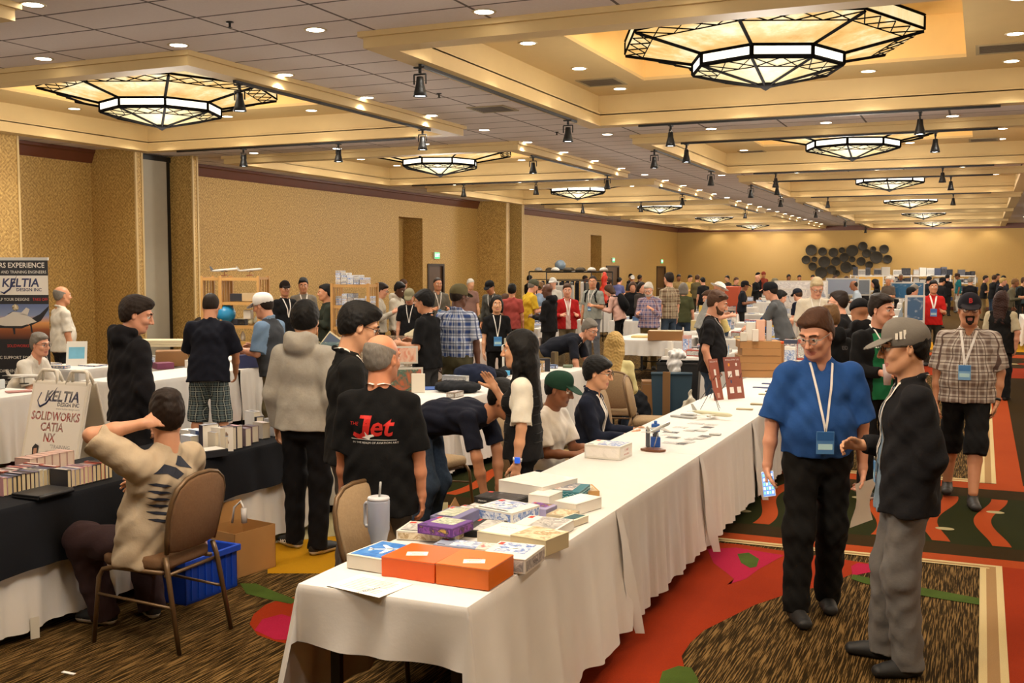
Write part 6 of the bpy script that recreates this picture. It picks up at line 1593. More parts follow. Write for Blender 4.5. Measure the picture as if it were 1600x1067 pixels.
kit('purple model box with yellow end panel lying on the long white box', (652, 833), (706, 841), .19, .045, Z+.046, '#5a2c7e', 'green', group=G, side2='purple', seed=11)
kit('grey-violet model box with landscape lid behind the purple one', (672, 824), (716, 829), .24, .06, Z, '#6c6a92', 'green', group=G, seed=12)
kit('black model box with photo lid lying open-ended behind the white gap', (721, 838), (768, 842), .24, .035, Z, '#17171a', 'mono', group=G, seed=13)
kit('cream carton with printed sheet on its lid, left one', (745, 849), (800, 858), .22, .06, Z, '#cfc5a8', 'white', group=G, texts=[('top', 'AIRLINE HISTORY', .012, 0, .02, 4), ('top', 'KIT 1/72', .012, 0, -.02, 4)])
kit('cream carton with photo lid, right one with open end', (797, 860), (853, 870), .2, .075, Z, '#c9bb96', 'sand', group=G, seed=15)
kit('white kit box with pencil drawing lid above the cream cartons', (795, 838), (866, 846), .26, .05, Z, '#e0dcd2', 'mono', group=G, seed=16)
kit('slim kit box with dark teal lid near the aisle edge', (885, 830), (909, 834), .25, .035, Z, '#ddd3bc', 'teal', group=G, seed=17, texts=[('front', 'B25', .01, 0, .018, 4)])
kit('white kit box with blue printed motif in the middle of the pile', (740, 809), (800, 820), .24, .06, Z, '#dfdcd4', 'blue', group=G, side2='blue', seed=18)
kit('flat black model box with clear lid', (741, 785), (806, 793), .17, .036, Z, '#141416', 'dark', group=G, seed=19, texts=[('front', 'DRAGON', .012, -.08, .015, 5)])
kit('purple and blue kit box with small picture panels', (815, 803), (853, 808), .14, .04, Z, '#9a94b8', 'purple', group=G, seed=20)
kit('small dark red and green kit box at the back of the pile', (702, 806), (744, 811), .16, .03, Z, '#58323a', 'red', group=G, seed=21)
kit('small grey kit box beside the flat black box', (770, 800), (806, 805), .12, .034, Z, '#7a3038', 'green', group=G, seed=22)
kit('small tan kit box with faded lid', (853, 812), (888, 816), .15, .03, Z, '#b0a488', 'sand', group=G, seed=23)
kit('plain white carton near the aisle edge', (866, 800), (900, 806), .24, .062, Z, '#e2ded4', 'white', group=G, seed=24)
kit('plain white carton between the black box and the big white box', (825, 789), (858, 793), .17, .062, Z, '#e0dcd2', 'white', group=G, seed=25)
kit('big plain white carton at the far end of the pile', (779, 773), (848, 785), .33, .088, Z, '#e4e0d8', 'white', group=G, seed=26)
m1 = kit('kit box with teal wave-patterned sides and white lid', (850, 782), (905, 786), .24, .06, Z, '#1d6b78', 'red', group=G, seed=27)
wv_ = MB()
for r in range(3):
    for (nx, L) in ((0, m1.dimensions.x), (1, .24)):
        pts = []
        for i in range(25):
            t = i/24; s_ = (t-.5)*L*.96; zz = .014+.016*r+.004*math.sin(t*40)
            pts.append((s_, -.1215, zz) if nx == 0 else (m1.dimensions.x/2+.001, s_, zz))
        wv_.tube(pts, .0015, 4)
o = wv_.build('wave_lines', M('#a8d0d4', .5), m1)
kit('flat kraft cardboard box at the aisle edge past the pile', (905, 776), (937, 775), .2, .03, Z, '#b58a4e', 'sand', group=G, seed=28)
q = [at(509.6, 914.6, Z+.001), at(592.5, 933.8, Z+.001), at(645.6, 912.5, Z+.001), at(565, 896, Z+.001)]
m = MB(); m.poly([tuple(p) for p in q]); ux = (q[2]-q[1]); 
for i in range(9):
    a_ = q[0].lerp(q[3], .15+.08*i); b_ = q[1].lerp(q[2], .15+.08*i); p0 = a_.lerp(b_, .15); p1 = a_.lerp(b_, .85 if i != 3 else .5); w = (q[3]-q[0])*.012
    m.add([p0+Vector((0, 0, .0006)), p1+Vector((0, 0, .0006)), p1+w+Vector((0, 0, .0006)), p0+w+Vector((0, 0, .0006))], [(0, 1, 2, 3)], 1)
a_ = math.atan2((q[1]-q[0]).y, (q[1]-q[0]).x); cc = (q[0]+q[1]+q[2]+q[3])/4
add_text(m, 'KITS FOR SALE', .02, TR((cc.x+.03, cc.y-.07, cc.z+.001), 1.12), 2)
tag(m.build('printed_sheet', [M('#ece8e0', .6), M('#6a6660', .7), M('#1d1c1a', .7)]), 'white printed sheet lying at the near corner of the aisle table', 'paper')
# tumbler
q = at(592, 856, Z); t = thing('tumbler', 'grey insulated tumbler with handle and straw on the aisle table', 'tumbler', q)
m = MB(); m.lathe([(.0, 0), (.036, 0), (.037, .03), (.042, .06), (.05, .085), (.052, .22), (.05, .225), (0, .225)], 32); m.build('body', M('#8d93a0', .45), t)
m = MB(); m.lathe([(.0, .226), (.05, .226), (.052, .232), (.048, .24), (.0, .24)], 32); m.build('lid', M('#b9b9bb', .35), t)
m = MB(); m.tube([(-.05, .0, .2), (-.085, .0, .2), (-.095, .0, .19), (-.095, .0, .1), (-.085, .0, .09), (-.05, 0, .095)], .0085, 8, 0, TR(rz=R(-18))); m.build('handle', M('#a9abb2', .4), t)
m = MB(); m.tube([(.005, 0, .235), (.012, 0, .31)], .0055, 10); m.build('straw', M('#9a9a96', .2), t)
# middle of the row
kit('white carton with red and blue printed lid beside the boy in the green cap', (913, 715), (969, 720), .22, .095, Z, '#dedad0', 'blue', group=None, seed=31, side2='white', texts=[('right', '1:144', .03, 0, .06, 6), ('right', 'WOODEN', .018, 0, .03, 6)])
def plane_model(label, T, L, body, wing, extra=None, stand=False, name='model_airliner', group=None):
    t = thing(name, label, 'model aircraft', (0, 0, 0), 0, group); t.matrix_world = T
    r = L*.048
    m = MB(); prof = [(0, 0), (.02, .35), (.06, .75), (.12, 1), (.7, 1), (.85, .7), (.97, .25), (1, .05)]
    m.tube([(L*(.5-a), 0, r*.25*(max(0, a-.7)*3)) for a, k in prof], [max(r*k, .0005) for a, k in prof], 14); m.build('fuselage', body, t)
    m = MB()
    for sg in (-1, 1):
        m.prism([(L*.12, sg*r*.5), (-L*.04, sg*r*.5), (-L*.2, sg*L*.46), (-L*.15, sg*L*.46)][::sg], -r*.35, -r*.35+L*.008)
    m.build('wing', wing, t)
    m = MB()
    for sg in (-1, 1):
        m.tube([(L*.06, sg*L*.16, -r*1.0), (-L*.03, sg*L*.16, -r*1.0)], [r*.38, r*.3], 10); m.prism([(-L*.4, sg*r*.2), (-L*.47, sg*r*.2), (-L*.51, sg*L*.17), (-L*.48, sg*L*.17)][::sg], r*.4, r*.4+L*.006)
    m.build('engine', wing, t)
    m = MB(); m.add([(-L*.36, -.001, r*.8), (-L*.47, -.001, r*.7), (-L*.52, -.001, L*.17), (-L*.465, -.001, L*.17), (-L*.36, .002, r*.8), (-L*.47, .002, r*.7), (-L*.52, .002, L*.17), (-L*.465, .002, L*.17)], [(0, 1, 2, 3), (7, 6, 5, 4), (0, 4, 5, 1), (1, 5, 6, 2), (2, 6, 7, 3), (3, 7, 4, 0)]); m.build('tail_fin', extra or wing, t)
    return t
P1 = at(1021, 704, Z); dirv = at(1052, 690, Z)-at(1008, 700, Z); a0 = math.atan2(dirv.y, dirv.x)
t = plane_model('silver model airliner mounted on a wooden base on the aisle table', Matrix.Translation(P1+Vector((.03, .03, .16))) @ Euler((0, R(-9), a0)).to_matrix().to_4x4(), .3, M('#a9aca8', .3, metal=.5), M('#b9bab6', .35, metal=.4))
bpy.context.view_layer.update()
m = MB(); m.tube([(P1.x, P1.y, Z+.01), (P1.x+.03, P1.y+.03, Z+.15)], .0035, 8); inv = t.matrix_world.inverted()
st = m.build('stand_rod', M('#b0b0b0', .3, metal=.8)); st.parent = t; st.matrix_parent_inverse = inv; _kids[t.name].append(st)
m = MB(); m.prism([(-.09, -.02), (-.04, -.06), (.06, -.05), (.09, .0), (.03, .05), (-.06, .04)], 0, .014, 0, Matrix.Translation((P1.x, P1.y, Z))); st = m.build('stand_base', M('#6a3d1e', .35, noise=.2)); st.parent = t; st.matrix_parent_inverse = inv; _kids[t.name].append(st)
P2 = at(1112, 654, Z); dv = at(1145, 652, Z)-at(1084, 646, Z)
t2 = plane_model('cream model airliner lying on the cloth further along the aisle table', Matrix.Translation(P2+Vector((0, 0, .045))) @ Euler((0, 0, math.atan2(dv.y, dv.x))).to_matrix().to_4x4(), .4, M('#cfc9a8', .4), M('#d8d6cc', .4), M('#b9b9b2', .4))
for i, (a_, b_, h_) in enumerate([((1047, 651), (1083, 655), .014), ((1063, 649), (1088, 650), .012)]):
    kit('loose grey model wing lying beside the cream airliner, %s piece' % ['longer', 'shorter'][i], a_, b_, .06, h_, Z, '#9c9c98', name='model_wing', cat='model part', lidline=False)
# blue dispenser
q = at(1024, 698, Z); t = thing('tape_dispenser', 'blue plastic dispenser standing behind the silver model', 'dispenser', q, R(20))
m = MB(); m.box(-.035, .035, -.03, .03, 0, .075, bev=.006); m.build('body', M('#1f4f9e', .35), t)
m = MB(); m.box(-.03, .03, -.02, .02, .11, .17, bev=.006); m.tube([(0, 0, .165), (0, 0, .19)], .012, 10); m.build('head', M('#235aa9', .35), t)
m = MB(); m.box(-.07, -.04, -.02, .02, .0, .13, bev=.006); m.build('side_frame', M('#4c4f55', .4), t)
m = MB(); m.box(-.02, .02, -.015, .015, .07, .115); m.build('neck', M('#3a3d44', .4), t)
# photo cards
cards = [(1046, 676, 30), (1060, 668, 24), (1086, 662, 30), (1102, 668, 20), (1076, 673, 22), (1091, 673, 22), (1048, 684, 24), (1072, 691, 20), (1089, 685, 18), (1098, 682, 20), (1044, 692, 26), (1108, 664, 20), (1061, 694, 18), (1036, 680, 16), (1075, 686, 16)]
for i, (x, y, w) in enumerate(cards):
    A = at(x-w*.42, y, Z); B = at(x+w*.42, y+1.5, Z); u = B-A; rz = math.atan2(u.y, u.x)
    m = MB(); L = u.length; m.box(0, L, 0, .09, 0, .0012); m.box(.004, L-.004, .004, .086, .0012, .0016, 1)
    o = m.build('photo_print', [M('#dcdad4', .4), art_mat(ARTS['mono'] if i % 3 else ARTS['dark'], 40, i)]); o.location = A; o.rotation_euler = (0, 0, rz)
    tag(o, 'small grey photo print laid out on the aisle table behind the silver model', 'photo', 'photo prints on the aisle table')
# easel boards
def board(label, px0, px1, pyt, pyb, colr, lettering, wdt, zt):
    A = at(px0, pyb, Z); B = at(px1, pyb-2, Z); c = (A+B)/2; t = thing('display_board', label, 'sign', c, 0)
    u = B-A; rz = math.atan2(u.y, u.x); t.rotation_euler = (0, 0, rz); L = u.length
    tilt = Euler((R(-12), 0, 0)).to_matrix().to_4x4()
    m = MB(); m.box(-L/2, L/2, 0, .005, 0, zt, 0, tilt); m.build('panel', M(colr, .45, noise=.1), t)
    m = MB()
    for (u_, v, w, h, k) in lettering: m.box(u_*L-w/2, u_*L+w/2, -.0015, 0, v*zt, v*zt+h, k, tilt)
    T_ = tilt @ Matrix.Translation((0, -.002, zt*.93)) @ Euler((PI/2, 0, 0)).to_matrix().to_4x4(); add_text(m, 'FOLLOW US', .022, T_, 1, width=L*.8)
    m.build('print', [M('#c8a090', .5), M('#ece4dc', .5), M('#e0922c', .5), M('#27406e', .5)], t)
    m = MB()
    for sg in (-1, 1): m.tube([(sg*L*.3, .01, zt*.6), (sg*L*.5, -.03+.2, 0)], .003, 6)
    m.build('easel', BLACK, t)
board('tall reddish-brown display board with printed squares on the aisle table', 1138, 1164, 559, 624, '#8c4836', [(-.22, .52, .05, .06, 1), (.22, .54, .045, .06, 1), (-.22, .14, .05, .06, 1), (.22, .14, .05, .06, 1), (-.22, .78, .02, .03, 2), (.22, .78, .02, .03, 1), (-.2, .38, .015, .03, 3)], .3, .42)
board('narrow reddish display board on a wire stand, left of the wider one', 1117, 1131, 562, 626, '#9a5240', [(0, .6, .03, .06, 1), (0, .3, .02, .1, 1), (.0, .05, .04, .05, 0)], .2, .41)
q = at(1112, 640, Z); m = MB()
for a_, b_ in (((-.1, -.02), 0), ((.08, -.05), 0), ((.05, .12), 0)): m.tube([(0, 0, .2), (a_[0], a_[1], 0)], .003, 6)
o = m.build('wire_stand', M('#3a3836', .4, metal=.6)); o.location = q; tag(o, 'thin wire easel stand left of the display boards', 'stand')
q = at(1168, 588, Z); m = MB(); T_ = Euler((R(-14), 0, 0)).to_matrix().to_4x4(); m.box(-.075, .075, 0, .01, 0, .21, 0, T_, bev=.003); m.box(-.066, .066, -.001, 0, .012, .195, 1, T_); m.box(-.03, .03, .0, .07, 0, .008)
o = m.build('tablet', [M('#15161a', .3), art_mat(('#1d4f9a', '#3f8ad0', '#bcd8ee'), 12, 3)]); o.location = q; o.rotation_euler = (0, 0, R(25)); tag(o, 'black tablet showing a blue picture, beside the kraft boxes', 'tablet')
for k in range(5):
    q0 = at(1178, 590, Z); boxat('cardboard_carton', 'flat kraft cardboard carton stacked on the aisle table, %s' % ['lowest of five', 'second from below', 'middle one', 'second from the top', 'topmost'][k], 'box', q0.x+.015*(k % 2), q0.y+.22, Z+.0865*k, .46+.02*(k % 3), .36, .085, R(20), '#a87a48', lidline=True, seed=k)
q = at(1213, 588, Z)
_last = []
_last.append(boxat('cardboard_carton', 'upright kraft carton with an orange lid beside the stack', 'box', q.x, q.y+.2, Z, .1, .1, .38, 0, '#a47440', lidline=False))
m = MB(); m.lathe([(0, 0), (.05, 0), (.05, .03), (0, .035)], 20); o = m.build('orange_lid', M('#d9541c', .4), COL.objects[-1] if False else _last[0]); o.location = (0, 0, .381)
qs = at(1178, 592, Z)
for i, (dx, dy, w, h, c_) in enumerate([(-.12, .2, .11, .22, '#d8d4c8'), (.02, .22, .1, .25, '#d6a890'), (-.03, .12, .07, .14, '#e0d6c8'), (.14, .25, .06, .24, '#b8b4b0'), (-.2, .1, .08, .1, '#cfc8b8')]):
    boxat('paper_pack', 'upright pack of pale papers on top of the kraft carton stack, %s' % ['grey-white and widest', 'pink and tall', 'small cream', 'slim grey', 'lowest'][i], 'pack', qs.x+dx*.8, qs.y+dy+.05, Z+.4325, w, .05, h, .3, c_, lidline=False)
for i, (x, y, w, c_) in enumerate([(1150, 640, 26, '#a89870'), (1172, 632, 20, '#9c8c66'), (1176, 606, 24, '#3f4468'), (1190, 600, 20, '#4a5078'), (1182, 618, 26, '#b8ae90'), (1195, 612, 16, '#7a6a50'), (1150, 682, 18, '#b8b8b4')]):
    kit('%s scattered near the display boards, %s' % (['bundle of tan model parts', 'smaller bundle of tan parts', 'dark blue leaflet', 'second dark blue leaflet', 'cream leaflet', 'brown leaflet', 'clear plastic clip'][i], ['nearest', 'just behind', 'left one', 'right one', 'middle', 'right', 'alone on bare cloth'][i]), (x, y), (x+w, y+1), .06, .01, Z, c_, name='leaflet' if i > 1 else 'model_parts', cat='paper' if i > 1 else 'model part', lidline=False)

# ---------------------------------------------------------------- books on the black table
COVS = ['#c8b8c0', '#2b3350', '#5a3030', '#d8d4cc', '#30303a', '#8c94b4', '#b0584a', '#e0dcd4', '#3c4c3c', '#6a6a88', '#d0a0a8', '#20242c']
def book(label, x, y, z, w, d, h, rz, col, page='#d8c8a4', spine='x-', group=None, lay='up', mark=None):
    """standing or lying closed book: pages showing on three sides"""
    t = MB(); 
    t.box(-w/2+.001, w/2-.003, -d/2+.003, d/2-.003, .002, h-.003, 1)
    t.box(-w/2, -w/2+.002, -d/2, d/2, 0, h, 0); t.box(w/2-.002, w/2, -d/2, d/2, 0, h, 0); t.box(-w/2, w/2, d/2-.002, d/2, 0, h, 0)
    if lay == 'top': t.box(-w/2, w/2, -d/2, d/2, h-.0025, h, 0)
    if mark: t.box(-w/2+.002+w*.2, w/2-w*.2, -d/2+d*.15, d/2-d*.15, h, h+.0005, 2)
    o = t.build('book', [M(col, .35, noise=.15), M(page, .8), M(mark or '#ffffff', .4)]); o.location = (x, y, z); o.rotation_euler = (0, 0, rz); return tag(o, label, 'book', group)
# row of standing books, spines up, pages to the camera
rnd = random.Random(4)
rows_ = [(4.66, 5.35, 2, 15), (4.9, 5.55, 0, 0)]
n = 0
cov = ['white', 'dark', 'grey', 'pink', 'blue', 'brown', 'red', 'cream']
for r in range(3):
    X = -4.93-.15*r
    Yc = 4.3 if r else 4.62
    for i in range(13 if r else 11):
        w = rnd.choice([.028, .03, .035]); col = rnd.choice(COVS); n += 1
        o = book('thick softcover book on edge in the %s row of the dense book block' % ['front', 'middle', 'back'][r], X, Yc+w/2, ZB, w, .14, .1 if i % 4 else .105, PI/2*0+R(90)+rnd.uniform(-.02, .02), col, rnd.choice(['#cdbb92', '#d6c8a4']), group='softcover books on the black table, %s row' % ['front', 'middle', 'back'][r], lay='top', mark=rnd.choice(COVS))
        o.rotation_euler = (0, 0, R(90)+rnd.uniform(-.02, .02)); Yc += w+.0015 if False else w+.002
for i in range(6):
    o = book('pale thick book in the row nearest the folding sign', -5.45, 4.85+.06*i, ZB, .055, .13, .1, R(90), '#d2aea4', '#d8c2b0', group='pale books nearest the folding sign', lay='top')
q = at(65, 775, ZB); m = MB(); m.box(-.1, .1, -.13, .13, 0, .012, bev=.003); m.box(-.1, .1, -.13, .13, .013, .026, bev=.003); m.tube([(.1, -.12, .013), (.1, .12, .013)], .013, 8)
o = m.build('leather_folder', M('#15161a', .45)); o.location = q+Vector((-.02, .03, 0)); o.rotation_euler = (0, 0, R(0)); tag(o, 'closed black leather folder lying in front of the books', 'folder')
# mixed books and boxes on the far black table
items = [(5.95, -4.97, .035, .17, .17, '#1f2238', 'tall dark blue book with white picture cover standing at the table edge'), (6.0, -5.0, .0, 0, 0, '', '')]
kit('dark boxed set with a white sheet on top on the far book table', (305, 719), (357, 712), .16, .05, ZB, '#20242c', 'white', name='boxed_set', group=None, seed=41)
kit('small white-topped dark box beside the boxed set', (286, 716), (308, 713), .14, .045, ZB, '#1c1d30', 'white', name='boxed_set', seed=42)
o = book('tall white book with dark edges standing front out on the black table', -4.95, 5.98, ZB, .13, .05, .19, R(70), '#20213a', '#e2ded4', lay='top')
ii = 0
for (px, py, w, h, c_, nm) in [(372, 708, .045, .17, '#dcd8d0', 'white'), (390, 704, .05, .16, '#1b2038', 'navy'), (404, 702, .05, .16, '#3c3448', 'plum'), (420, 699, .05, .13, '#8c7a80', 'mauve'), (336, 706, .04, .14, '#d8d0c0', 'cream'), (348, 704, .05, .14, '#c8c4b8', 'grey-white'), (322, 702, .05, .13, '#32497e', 'blue'),
                               (362, 706, .06, .11, '#3f7fc0', 'bright blue'), (300, 704, .07, .11, '#c4c8d4', 'pale blue'), (312, 692, .07, .1, '#a8b4cc', 'pale'), (395, 690, .06, .12, '#6a5058', 'brown'), (412, 684, .07, .12, '#d0ccc4', 'white'), (430, 680, .07, .13, '#b8bcc8', 'grey'), (374, 692, .06, .09, '#d8d4cc', 'white'),
                               (330, 690, .07, .07, '#b5303c', 'red'), (352, 688, .07, .08, '#5a3040', 'dark red'), (380, 682, .08, .08, '#d8d8dc', 'white'), (432, 662, .07, .14, '#dcdcdc', 'white'), (410, 668, .07, .1, '#303038', 'black'), (345, 680, .1, .06, '#c8ccd8', 'pale'), (300, 690, .08, .09, '#e0dcd4', 'white')]:
    q = at(px, py, ZB); ii += 1
    q.x = min(q.x-.02, -4.88)-.0; q.y = min(q.y, 6.98)
    book('%s book standing in the mixed display on the far black table, %s row' % (nm, 'front' if py > 699 else ('middle' if py > 685 else 'back')), q.x, q.y, ZB, w, .12, h, R(75), c_, '#d4ccb8', lay='top', mark=rnd.choice(COVS), group='mixed books on the far black table')
# cover art on the tall book
m = MB(); q = at(376, 707, ZB); q.x = min(q.x, -4.83)
m.box(-.05, .05, -.001, 0, 0, .17); m.box(-.055, -.05, -.001, 0, 0, .17, 1); m.prism([(-.012, .05), (.004, .04), (.02, .06), (.01, .09), (.016, .12), (.0, .14), (-.01, .1)], 0, .001, 2, Matrix.Translation((0, -.0005, 0)) @ Euler((PI/2, 0, 0)).to_matrix().to_4x4())
o = m.build('cover_card', [M('#e4e0d8', .4), M('#1b1c34', .4), M('#9c8068', .5)]); o.location = q; o.rotation_euler = (0, 0, R(28)); tag(o, 'white cover card with a small drawing at the edge of the far black table', 'card')

# ---------------------------------------------------------------- on the floor by the seated man
t = thing('plastic_crate', 'bright blue plastic crate filled with papers, behind the banquet chair', 'crate', (-4.56, 5.28, 0), R(90-3))
m = MB(); L_, W_, H_ = .23, .2, .27
for (x0, x1, y0, y1) in ((-L_, L_, -W_, -W_+.008), (-L_, L_, W_-.008, W_), (-L_, -L_+.008, -W_, W_), (L_-.008, L_, -W_, W_)): m.box(x0, x1, y0, y1, 0, H_)
m.box(-L_, L_, -W_, W_, 0, .01); m.build('body', M('#123fae', .4), t)
m = MB()
for (x0, x1, y0, y1) in ((-L_-.02, L_+.02, -W_-.02, -W_+.004), (-L_-.02, L_+.02, W_-.004, W_+.02), (-L_-.02, -L_+.004, -W_, W_), (L_-.004, L_+.02, -W_, W_)): m.box(x0, x1, y0, y1, H_-.035, H_+.005, bev=.004)
for i in range(7):
    x = -L_+.05+i*.06; m.box(x-.004, x+.004, -W_-.008, -W_, .02, H_-.03)
    if i < 6: m.box(L_, L_+.008, -W_+.04+i*.06, -W_+.05+i*.06, .02, H_-.03)
m.build('rim', M('#1648c0', .4), t)
for i, (x, y, w, h, c_, rx) in enumerate([(-4.62, 5.2, .16, .34, '#5aa0cc', .2), (-4.52, 5.36, .13, .33, '#c8a8a8', -.15), (-4.6, 5.34, .17, .3, '#d8d8d4', .1), (-4.5, 5.2, .12, .29, '#b8c4d0', .25), (-4.66, 5.28, .12, .3, '#8a8f98', 0)]):
    m = MB(); m.box(-w/2, w/2, -.012, .012, .012, h, bev=.002); o = m.build('magazine_pack', M(c_, .4, noise=.15)); o.location = (x, y, 0); o.rotation_euler = (rx*.3, 0, R(80+i*9)); tag(o, '%s pack standing in the blue crate' % ['light blue', 'pinkish', 'white', 'pale blue', 'grey'][i], 'pack')
def open_carton(label, x, y, w, d, h, rz, col='#a87b45', flaps=(1, 1, 1, 1), z=0):
    t = thing('cardboard_box', label, 'box', (x, y, z), rz)
    m = MB(); th = .005
    m.box(-w/2, w/2, -d/2, d/2, 0, th)
    for (x0, x1, y0, y1) in ((-w/2, w/2, -d/2, -d/2+th), (-w/2, w/2, d/2-th, d/2), (-w/2, -w/2+th, -d/2, d/2), (w/2-th, w/2, -d/2, d/2)): m.box(x0, x1, y0, y1, 0, h)
    cm = M(col, .8, noise=.1); m.build('body', cm, t)
    fl_ = [((-w/2, -d/2), (w/2, -d/2), (0, -1)), ((w/2, -d/2), (w/2, d/2), (1, 0)), ((w/2, d/2), (-w/2, d/2), (0, 1)), ((-w/2, d/2), (-w/2, -d/2), (-1, 0))]
    for i, (a_, b_, nn) in enumerate(fl_):
        if not flaps[i]: continue
        L = min(w, d)*.42; ang = flaps[i] if flaps[i] != 1 else .9; o_ = Vector((nn[0]*L*math.cos(ang), nn[1]*L*math.cos(ang), L*math.sin(ang)))
        A = Vector((*a_, h)); B = Vector((*b_, h)); e = Vector((nn[0]*th, nn[1]*th, 0))
        m = MB(); m.add([A, B, B+o_, A+o_, A-e, B-e, B+o_-e, A+o_-e], [(0, 1, 2, 3), (7, 6, 5, 4), (0, 4, 5, 1), (1, 5, 6, 2), (2, 6, 7, 3), (3, 7, 4, 0)]); m.build('flap', cm, t)
    return t
open_carton('open brown cardboard box on the carpet behind the blue crate', -4.58, 5.82, .36, .32, .3, R(80), flaps=(0, 0, 1.4, 0))
m = MB(); m.box(-.2, .2, -.14, .14, .0, .3, bev=.03); o = m.build('black_bag', cloth('#17171b')); o.location = (-5.15, 6.0, 0); tag(o, 'black bag standing under the far book table', 'bag')
m = MB(); m.tube([(0, 0, .29), (.02, .0, .4), (.06, .02, .44), (.1, .0, .4)], .008, 8); m.tube([(.1, 0, .4), (.1, .0, .3)], .02, 8); o = m.build('cable_end', M('#d0ccc8', .4)); o.location = (-4.62, 5.8, .03); tag(o, 'white curved cable sticking out of the open cardboard box', 'cable')
open_carton('open cardboard box the bent man is reaching into', -3.0, 6.5, .42, .34, .33, R(20), flaps=(0, 1.2, 0, 1.1))
m = MB(); m.box(-.04, .04, -.01, .01, .001, .004); o = m.build('paper_scrap', M('#e8e4dc')); o.location = at(107, 1052, 0); tag(o, 'tiny white paper scrap on the brown carpet', 'scrap')
m = MB(); m.box(.0, .05, -.0, .003, .0, .12); o = m.build('cloth_tag', M('#cfcabc', .7)); o.location = at(48, 1000, 0.0)+Vector((0, 0, .002)); o.rotation_euler = (0, 0, R(70)); tag(o, 'white care tag hanging at the hem of the book table cloth', 'tag')

# ---------------------------------------------------------------- A-frame sign
t = thing('folding_sign', 'white plastic folding sign with blue and red lettering behind the black table', 'sign', (-7.1, 6.75, 0))
WP = M('#ddd6c8', .5)
lean_ = R(14); Tf = Matrix.Translation((0, -.3, 0)) @ Euler((-lean_, 0, 0)).to_matrix().to_4x4(); Tb = Matrix.Translation((0, .3, 0)) @ Euler((lean_, 0, 0)).to_matrix().to_4x4()
for nm, T_ in (('front_panel', Tf), ('rear_panel', Tb)):
    m = MB(); m.box(-.32, .32, -.012, .012, .1, 1.12, 0, T_, bev=.008)
    for sg in (-1, 1): m.box(sg*.27-.05, sg*.27+.05, -.014, .014, 0, .12, 0, T_, bev=.006)
    m.build(nm, WP, t)
m = MB()
for T_ in (Tf, Tb):
    for (a_, b_) in ((-.26, -.08), (.08, .26)):
        pts = [(a_-.03, 0, 1.1), (a_, 0, 1.2), (a_+.02, 0, 1.215), (b_-.02, 0, 1.215), (b_, 0, 1.2), (b_+.03, 0, 1.1)]
        m.tube([T_ @ Vector(p) for p in pts], .014, 8)
m.build('handle', WP, t)
m = MB()
def onp(x, z): return Tf @ Matrix.Translation((x, -.0135, z)) @ Euler((PI/2, 0, 0)).to_matrix().to_4x4()
m.box(-.29, .29, -.0135, -.012, .16, 1.09, 0, Tf)
add_text(m, 'KELTIA', .125, onp(.04, .99), 1, width=.38, bold=.004, shear=.15); add_text(m, 'DESIGN INC', .045, onp(.12, .925), 1, width=.24, bold=.002); add_text(m, 'www.keltia-design.com', .024, onp(.12, .89), 1, width=.26)
m.tube([Tf @ Vector(p) for p in ((-.22, -.015, .93), (-.19, -.015, .9), (-.13, -.015, .93), (-.08, -.015, 1.0), (-.03, -.015, 1.07))], [.004, .009, .008, .005, .001], 4, 1); m.tube([Tf @ Vector(p) for p in ((-.2, -.015, 1.02), (-.23, -.015, .95), (-.2, -.015, .9))], .004, 4, 1)
add_text(m, 'SOLIDWORKS', .1, onp(0, .82), 2, width=.54, bold=.003); add_text(m, 'CATIA', .1, onp(-.02, .73), 2, width=.26, bold=.003); add_text(m, 'NX', .1, onp(-.03, .64), 2, width=.13, bold=.003)
add_text(m, '"TRAINING', .045, onp(.1, .57), 1, width=.22); add_text(m, 'WITH FUNDING"!', .045, onp(.1, .525), 1, width=.3)
m.box(-.27, .27, -.0142, -.0135, .35, .48, 3, Tf)
for i, s_ in enumerate(('"FUNDING AVAILABLE', 'FOR THOSE WHO', 'QUALIFY"')): add_text(m, s_, .028, Tf @ Matrix.Translation((.12, -.0155, .455-.04*i)) @ Euler((PI/2, 0, 0)).to_matrix().to_4x4(), 0, width=[.24, .18, .1][i])
# printed person with laptop
for pts, mi in (([(-.25, .34), (-.24, .44), (-.2, .49), (-.13, .49), (-.07, .43), (-.05, .34)], 0), ([(-.2, .34), (-.215, .4), (-.08, .4), (-.09, .34)], 4), ([(-.19, .49), (-.2, .55), (-.17, .585), (-.13, .57), (-.13, .5)], 5), ([(-.18, .5), (-.18, .545), (-.145, .55), (-.14, .5)], 6)):
    m.add([Tf @ Vector((p[0], -.0165-.0004*mi, p[1])) for p in pts], [tuple(range(len(pts)))], mi)
add_text(m, 'NEW', .04, onp(-.15, .37), 1)
add_text(m, '206 368 9812', .085, onp(.03, .28), 2, width=.47, bold=.003); m.box(-.27, -.235, -.0145, -.0135, .245, .315, 2, Tf)
add_text(m, 'Contact: tom@keltia-design.com', .034, onp(0, .22), 1, width=.5); add_text(m, 'EVERETT WA', .055, onp(-.08, .175), 1, width=.34)
m.build('poster', [M('#e6e0d6', .6), M('#26305c', .6), M('#cf2a1c', .6), M('#1d2a55', .6), M('#a8a49c', .6), M('#1c1718', .6), M('#b98a70', .6)], t)
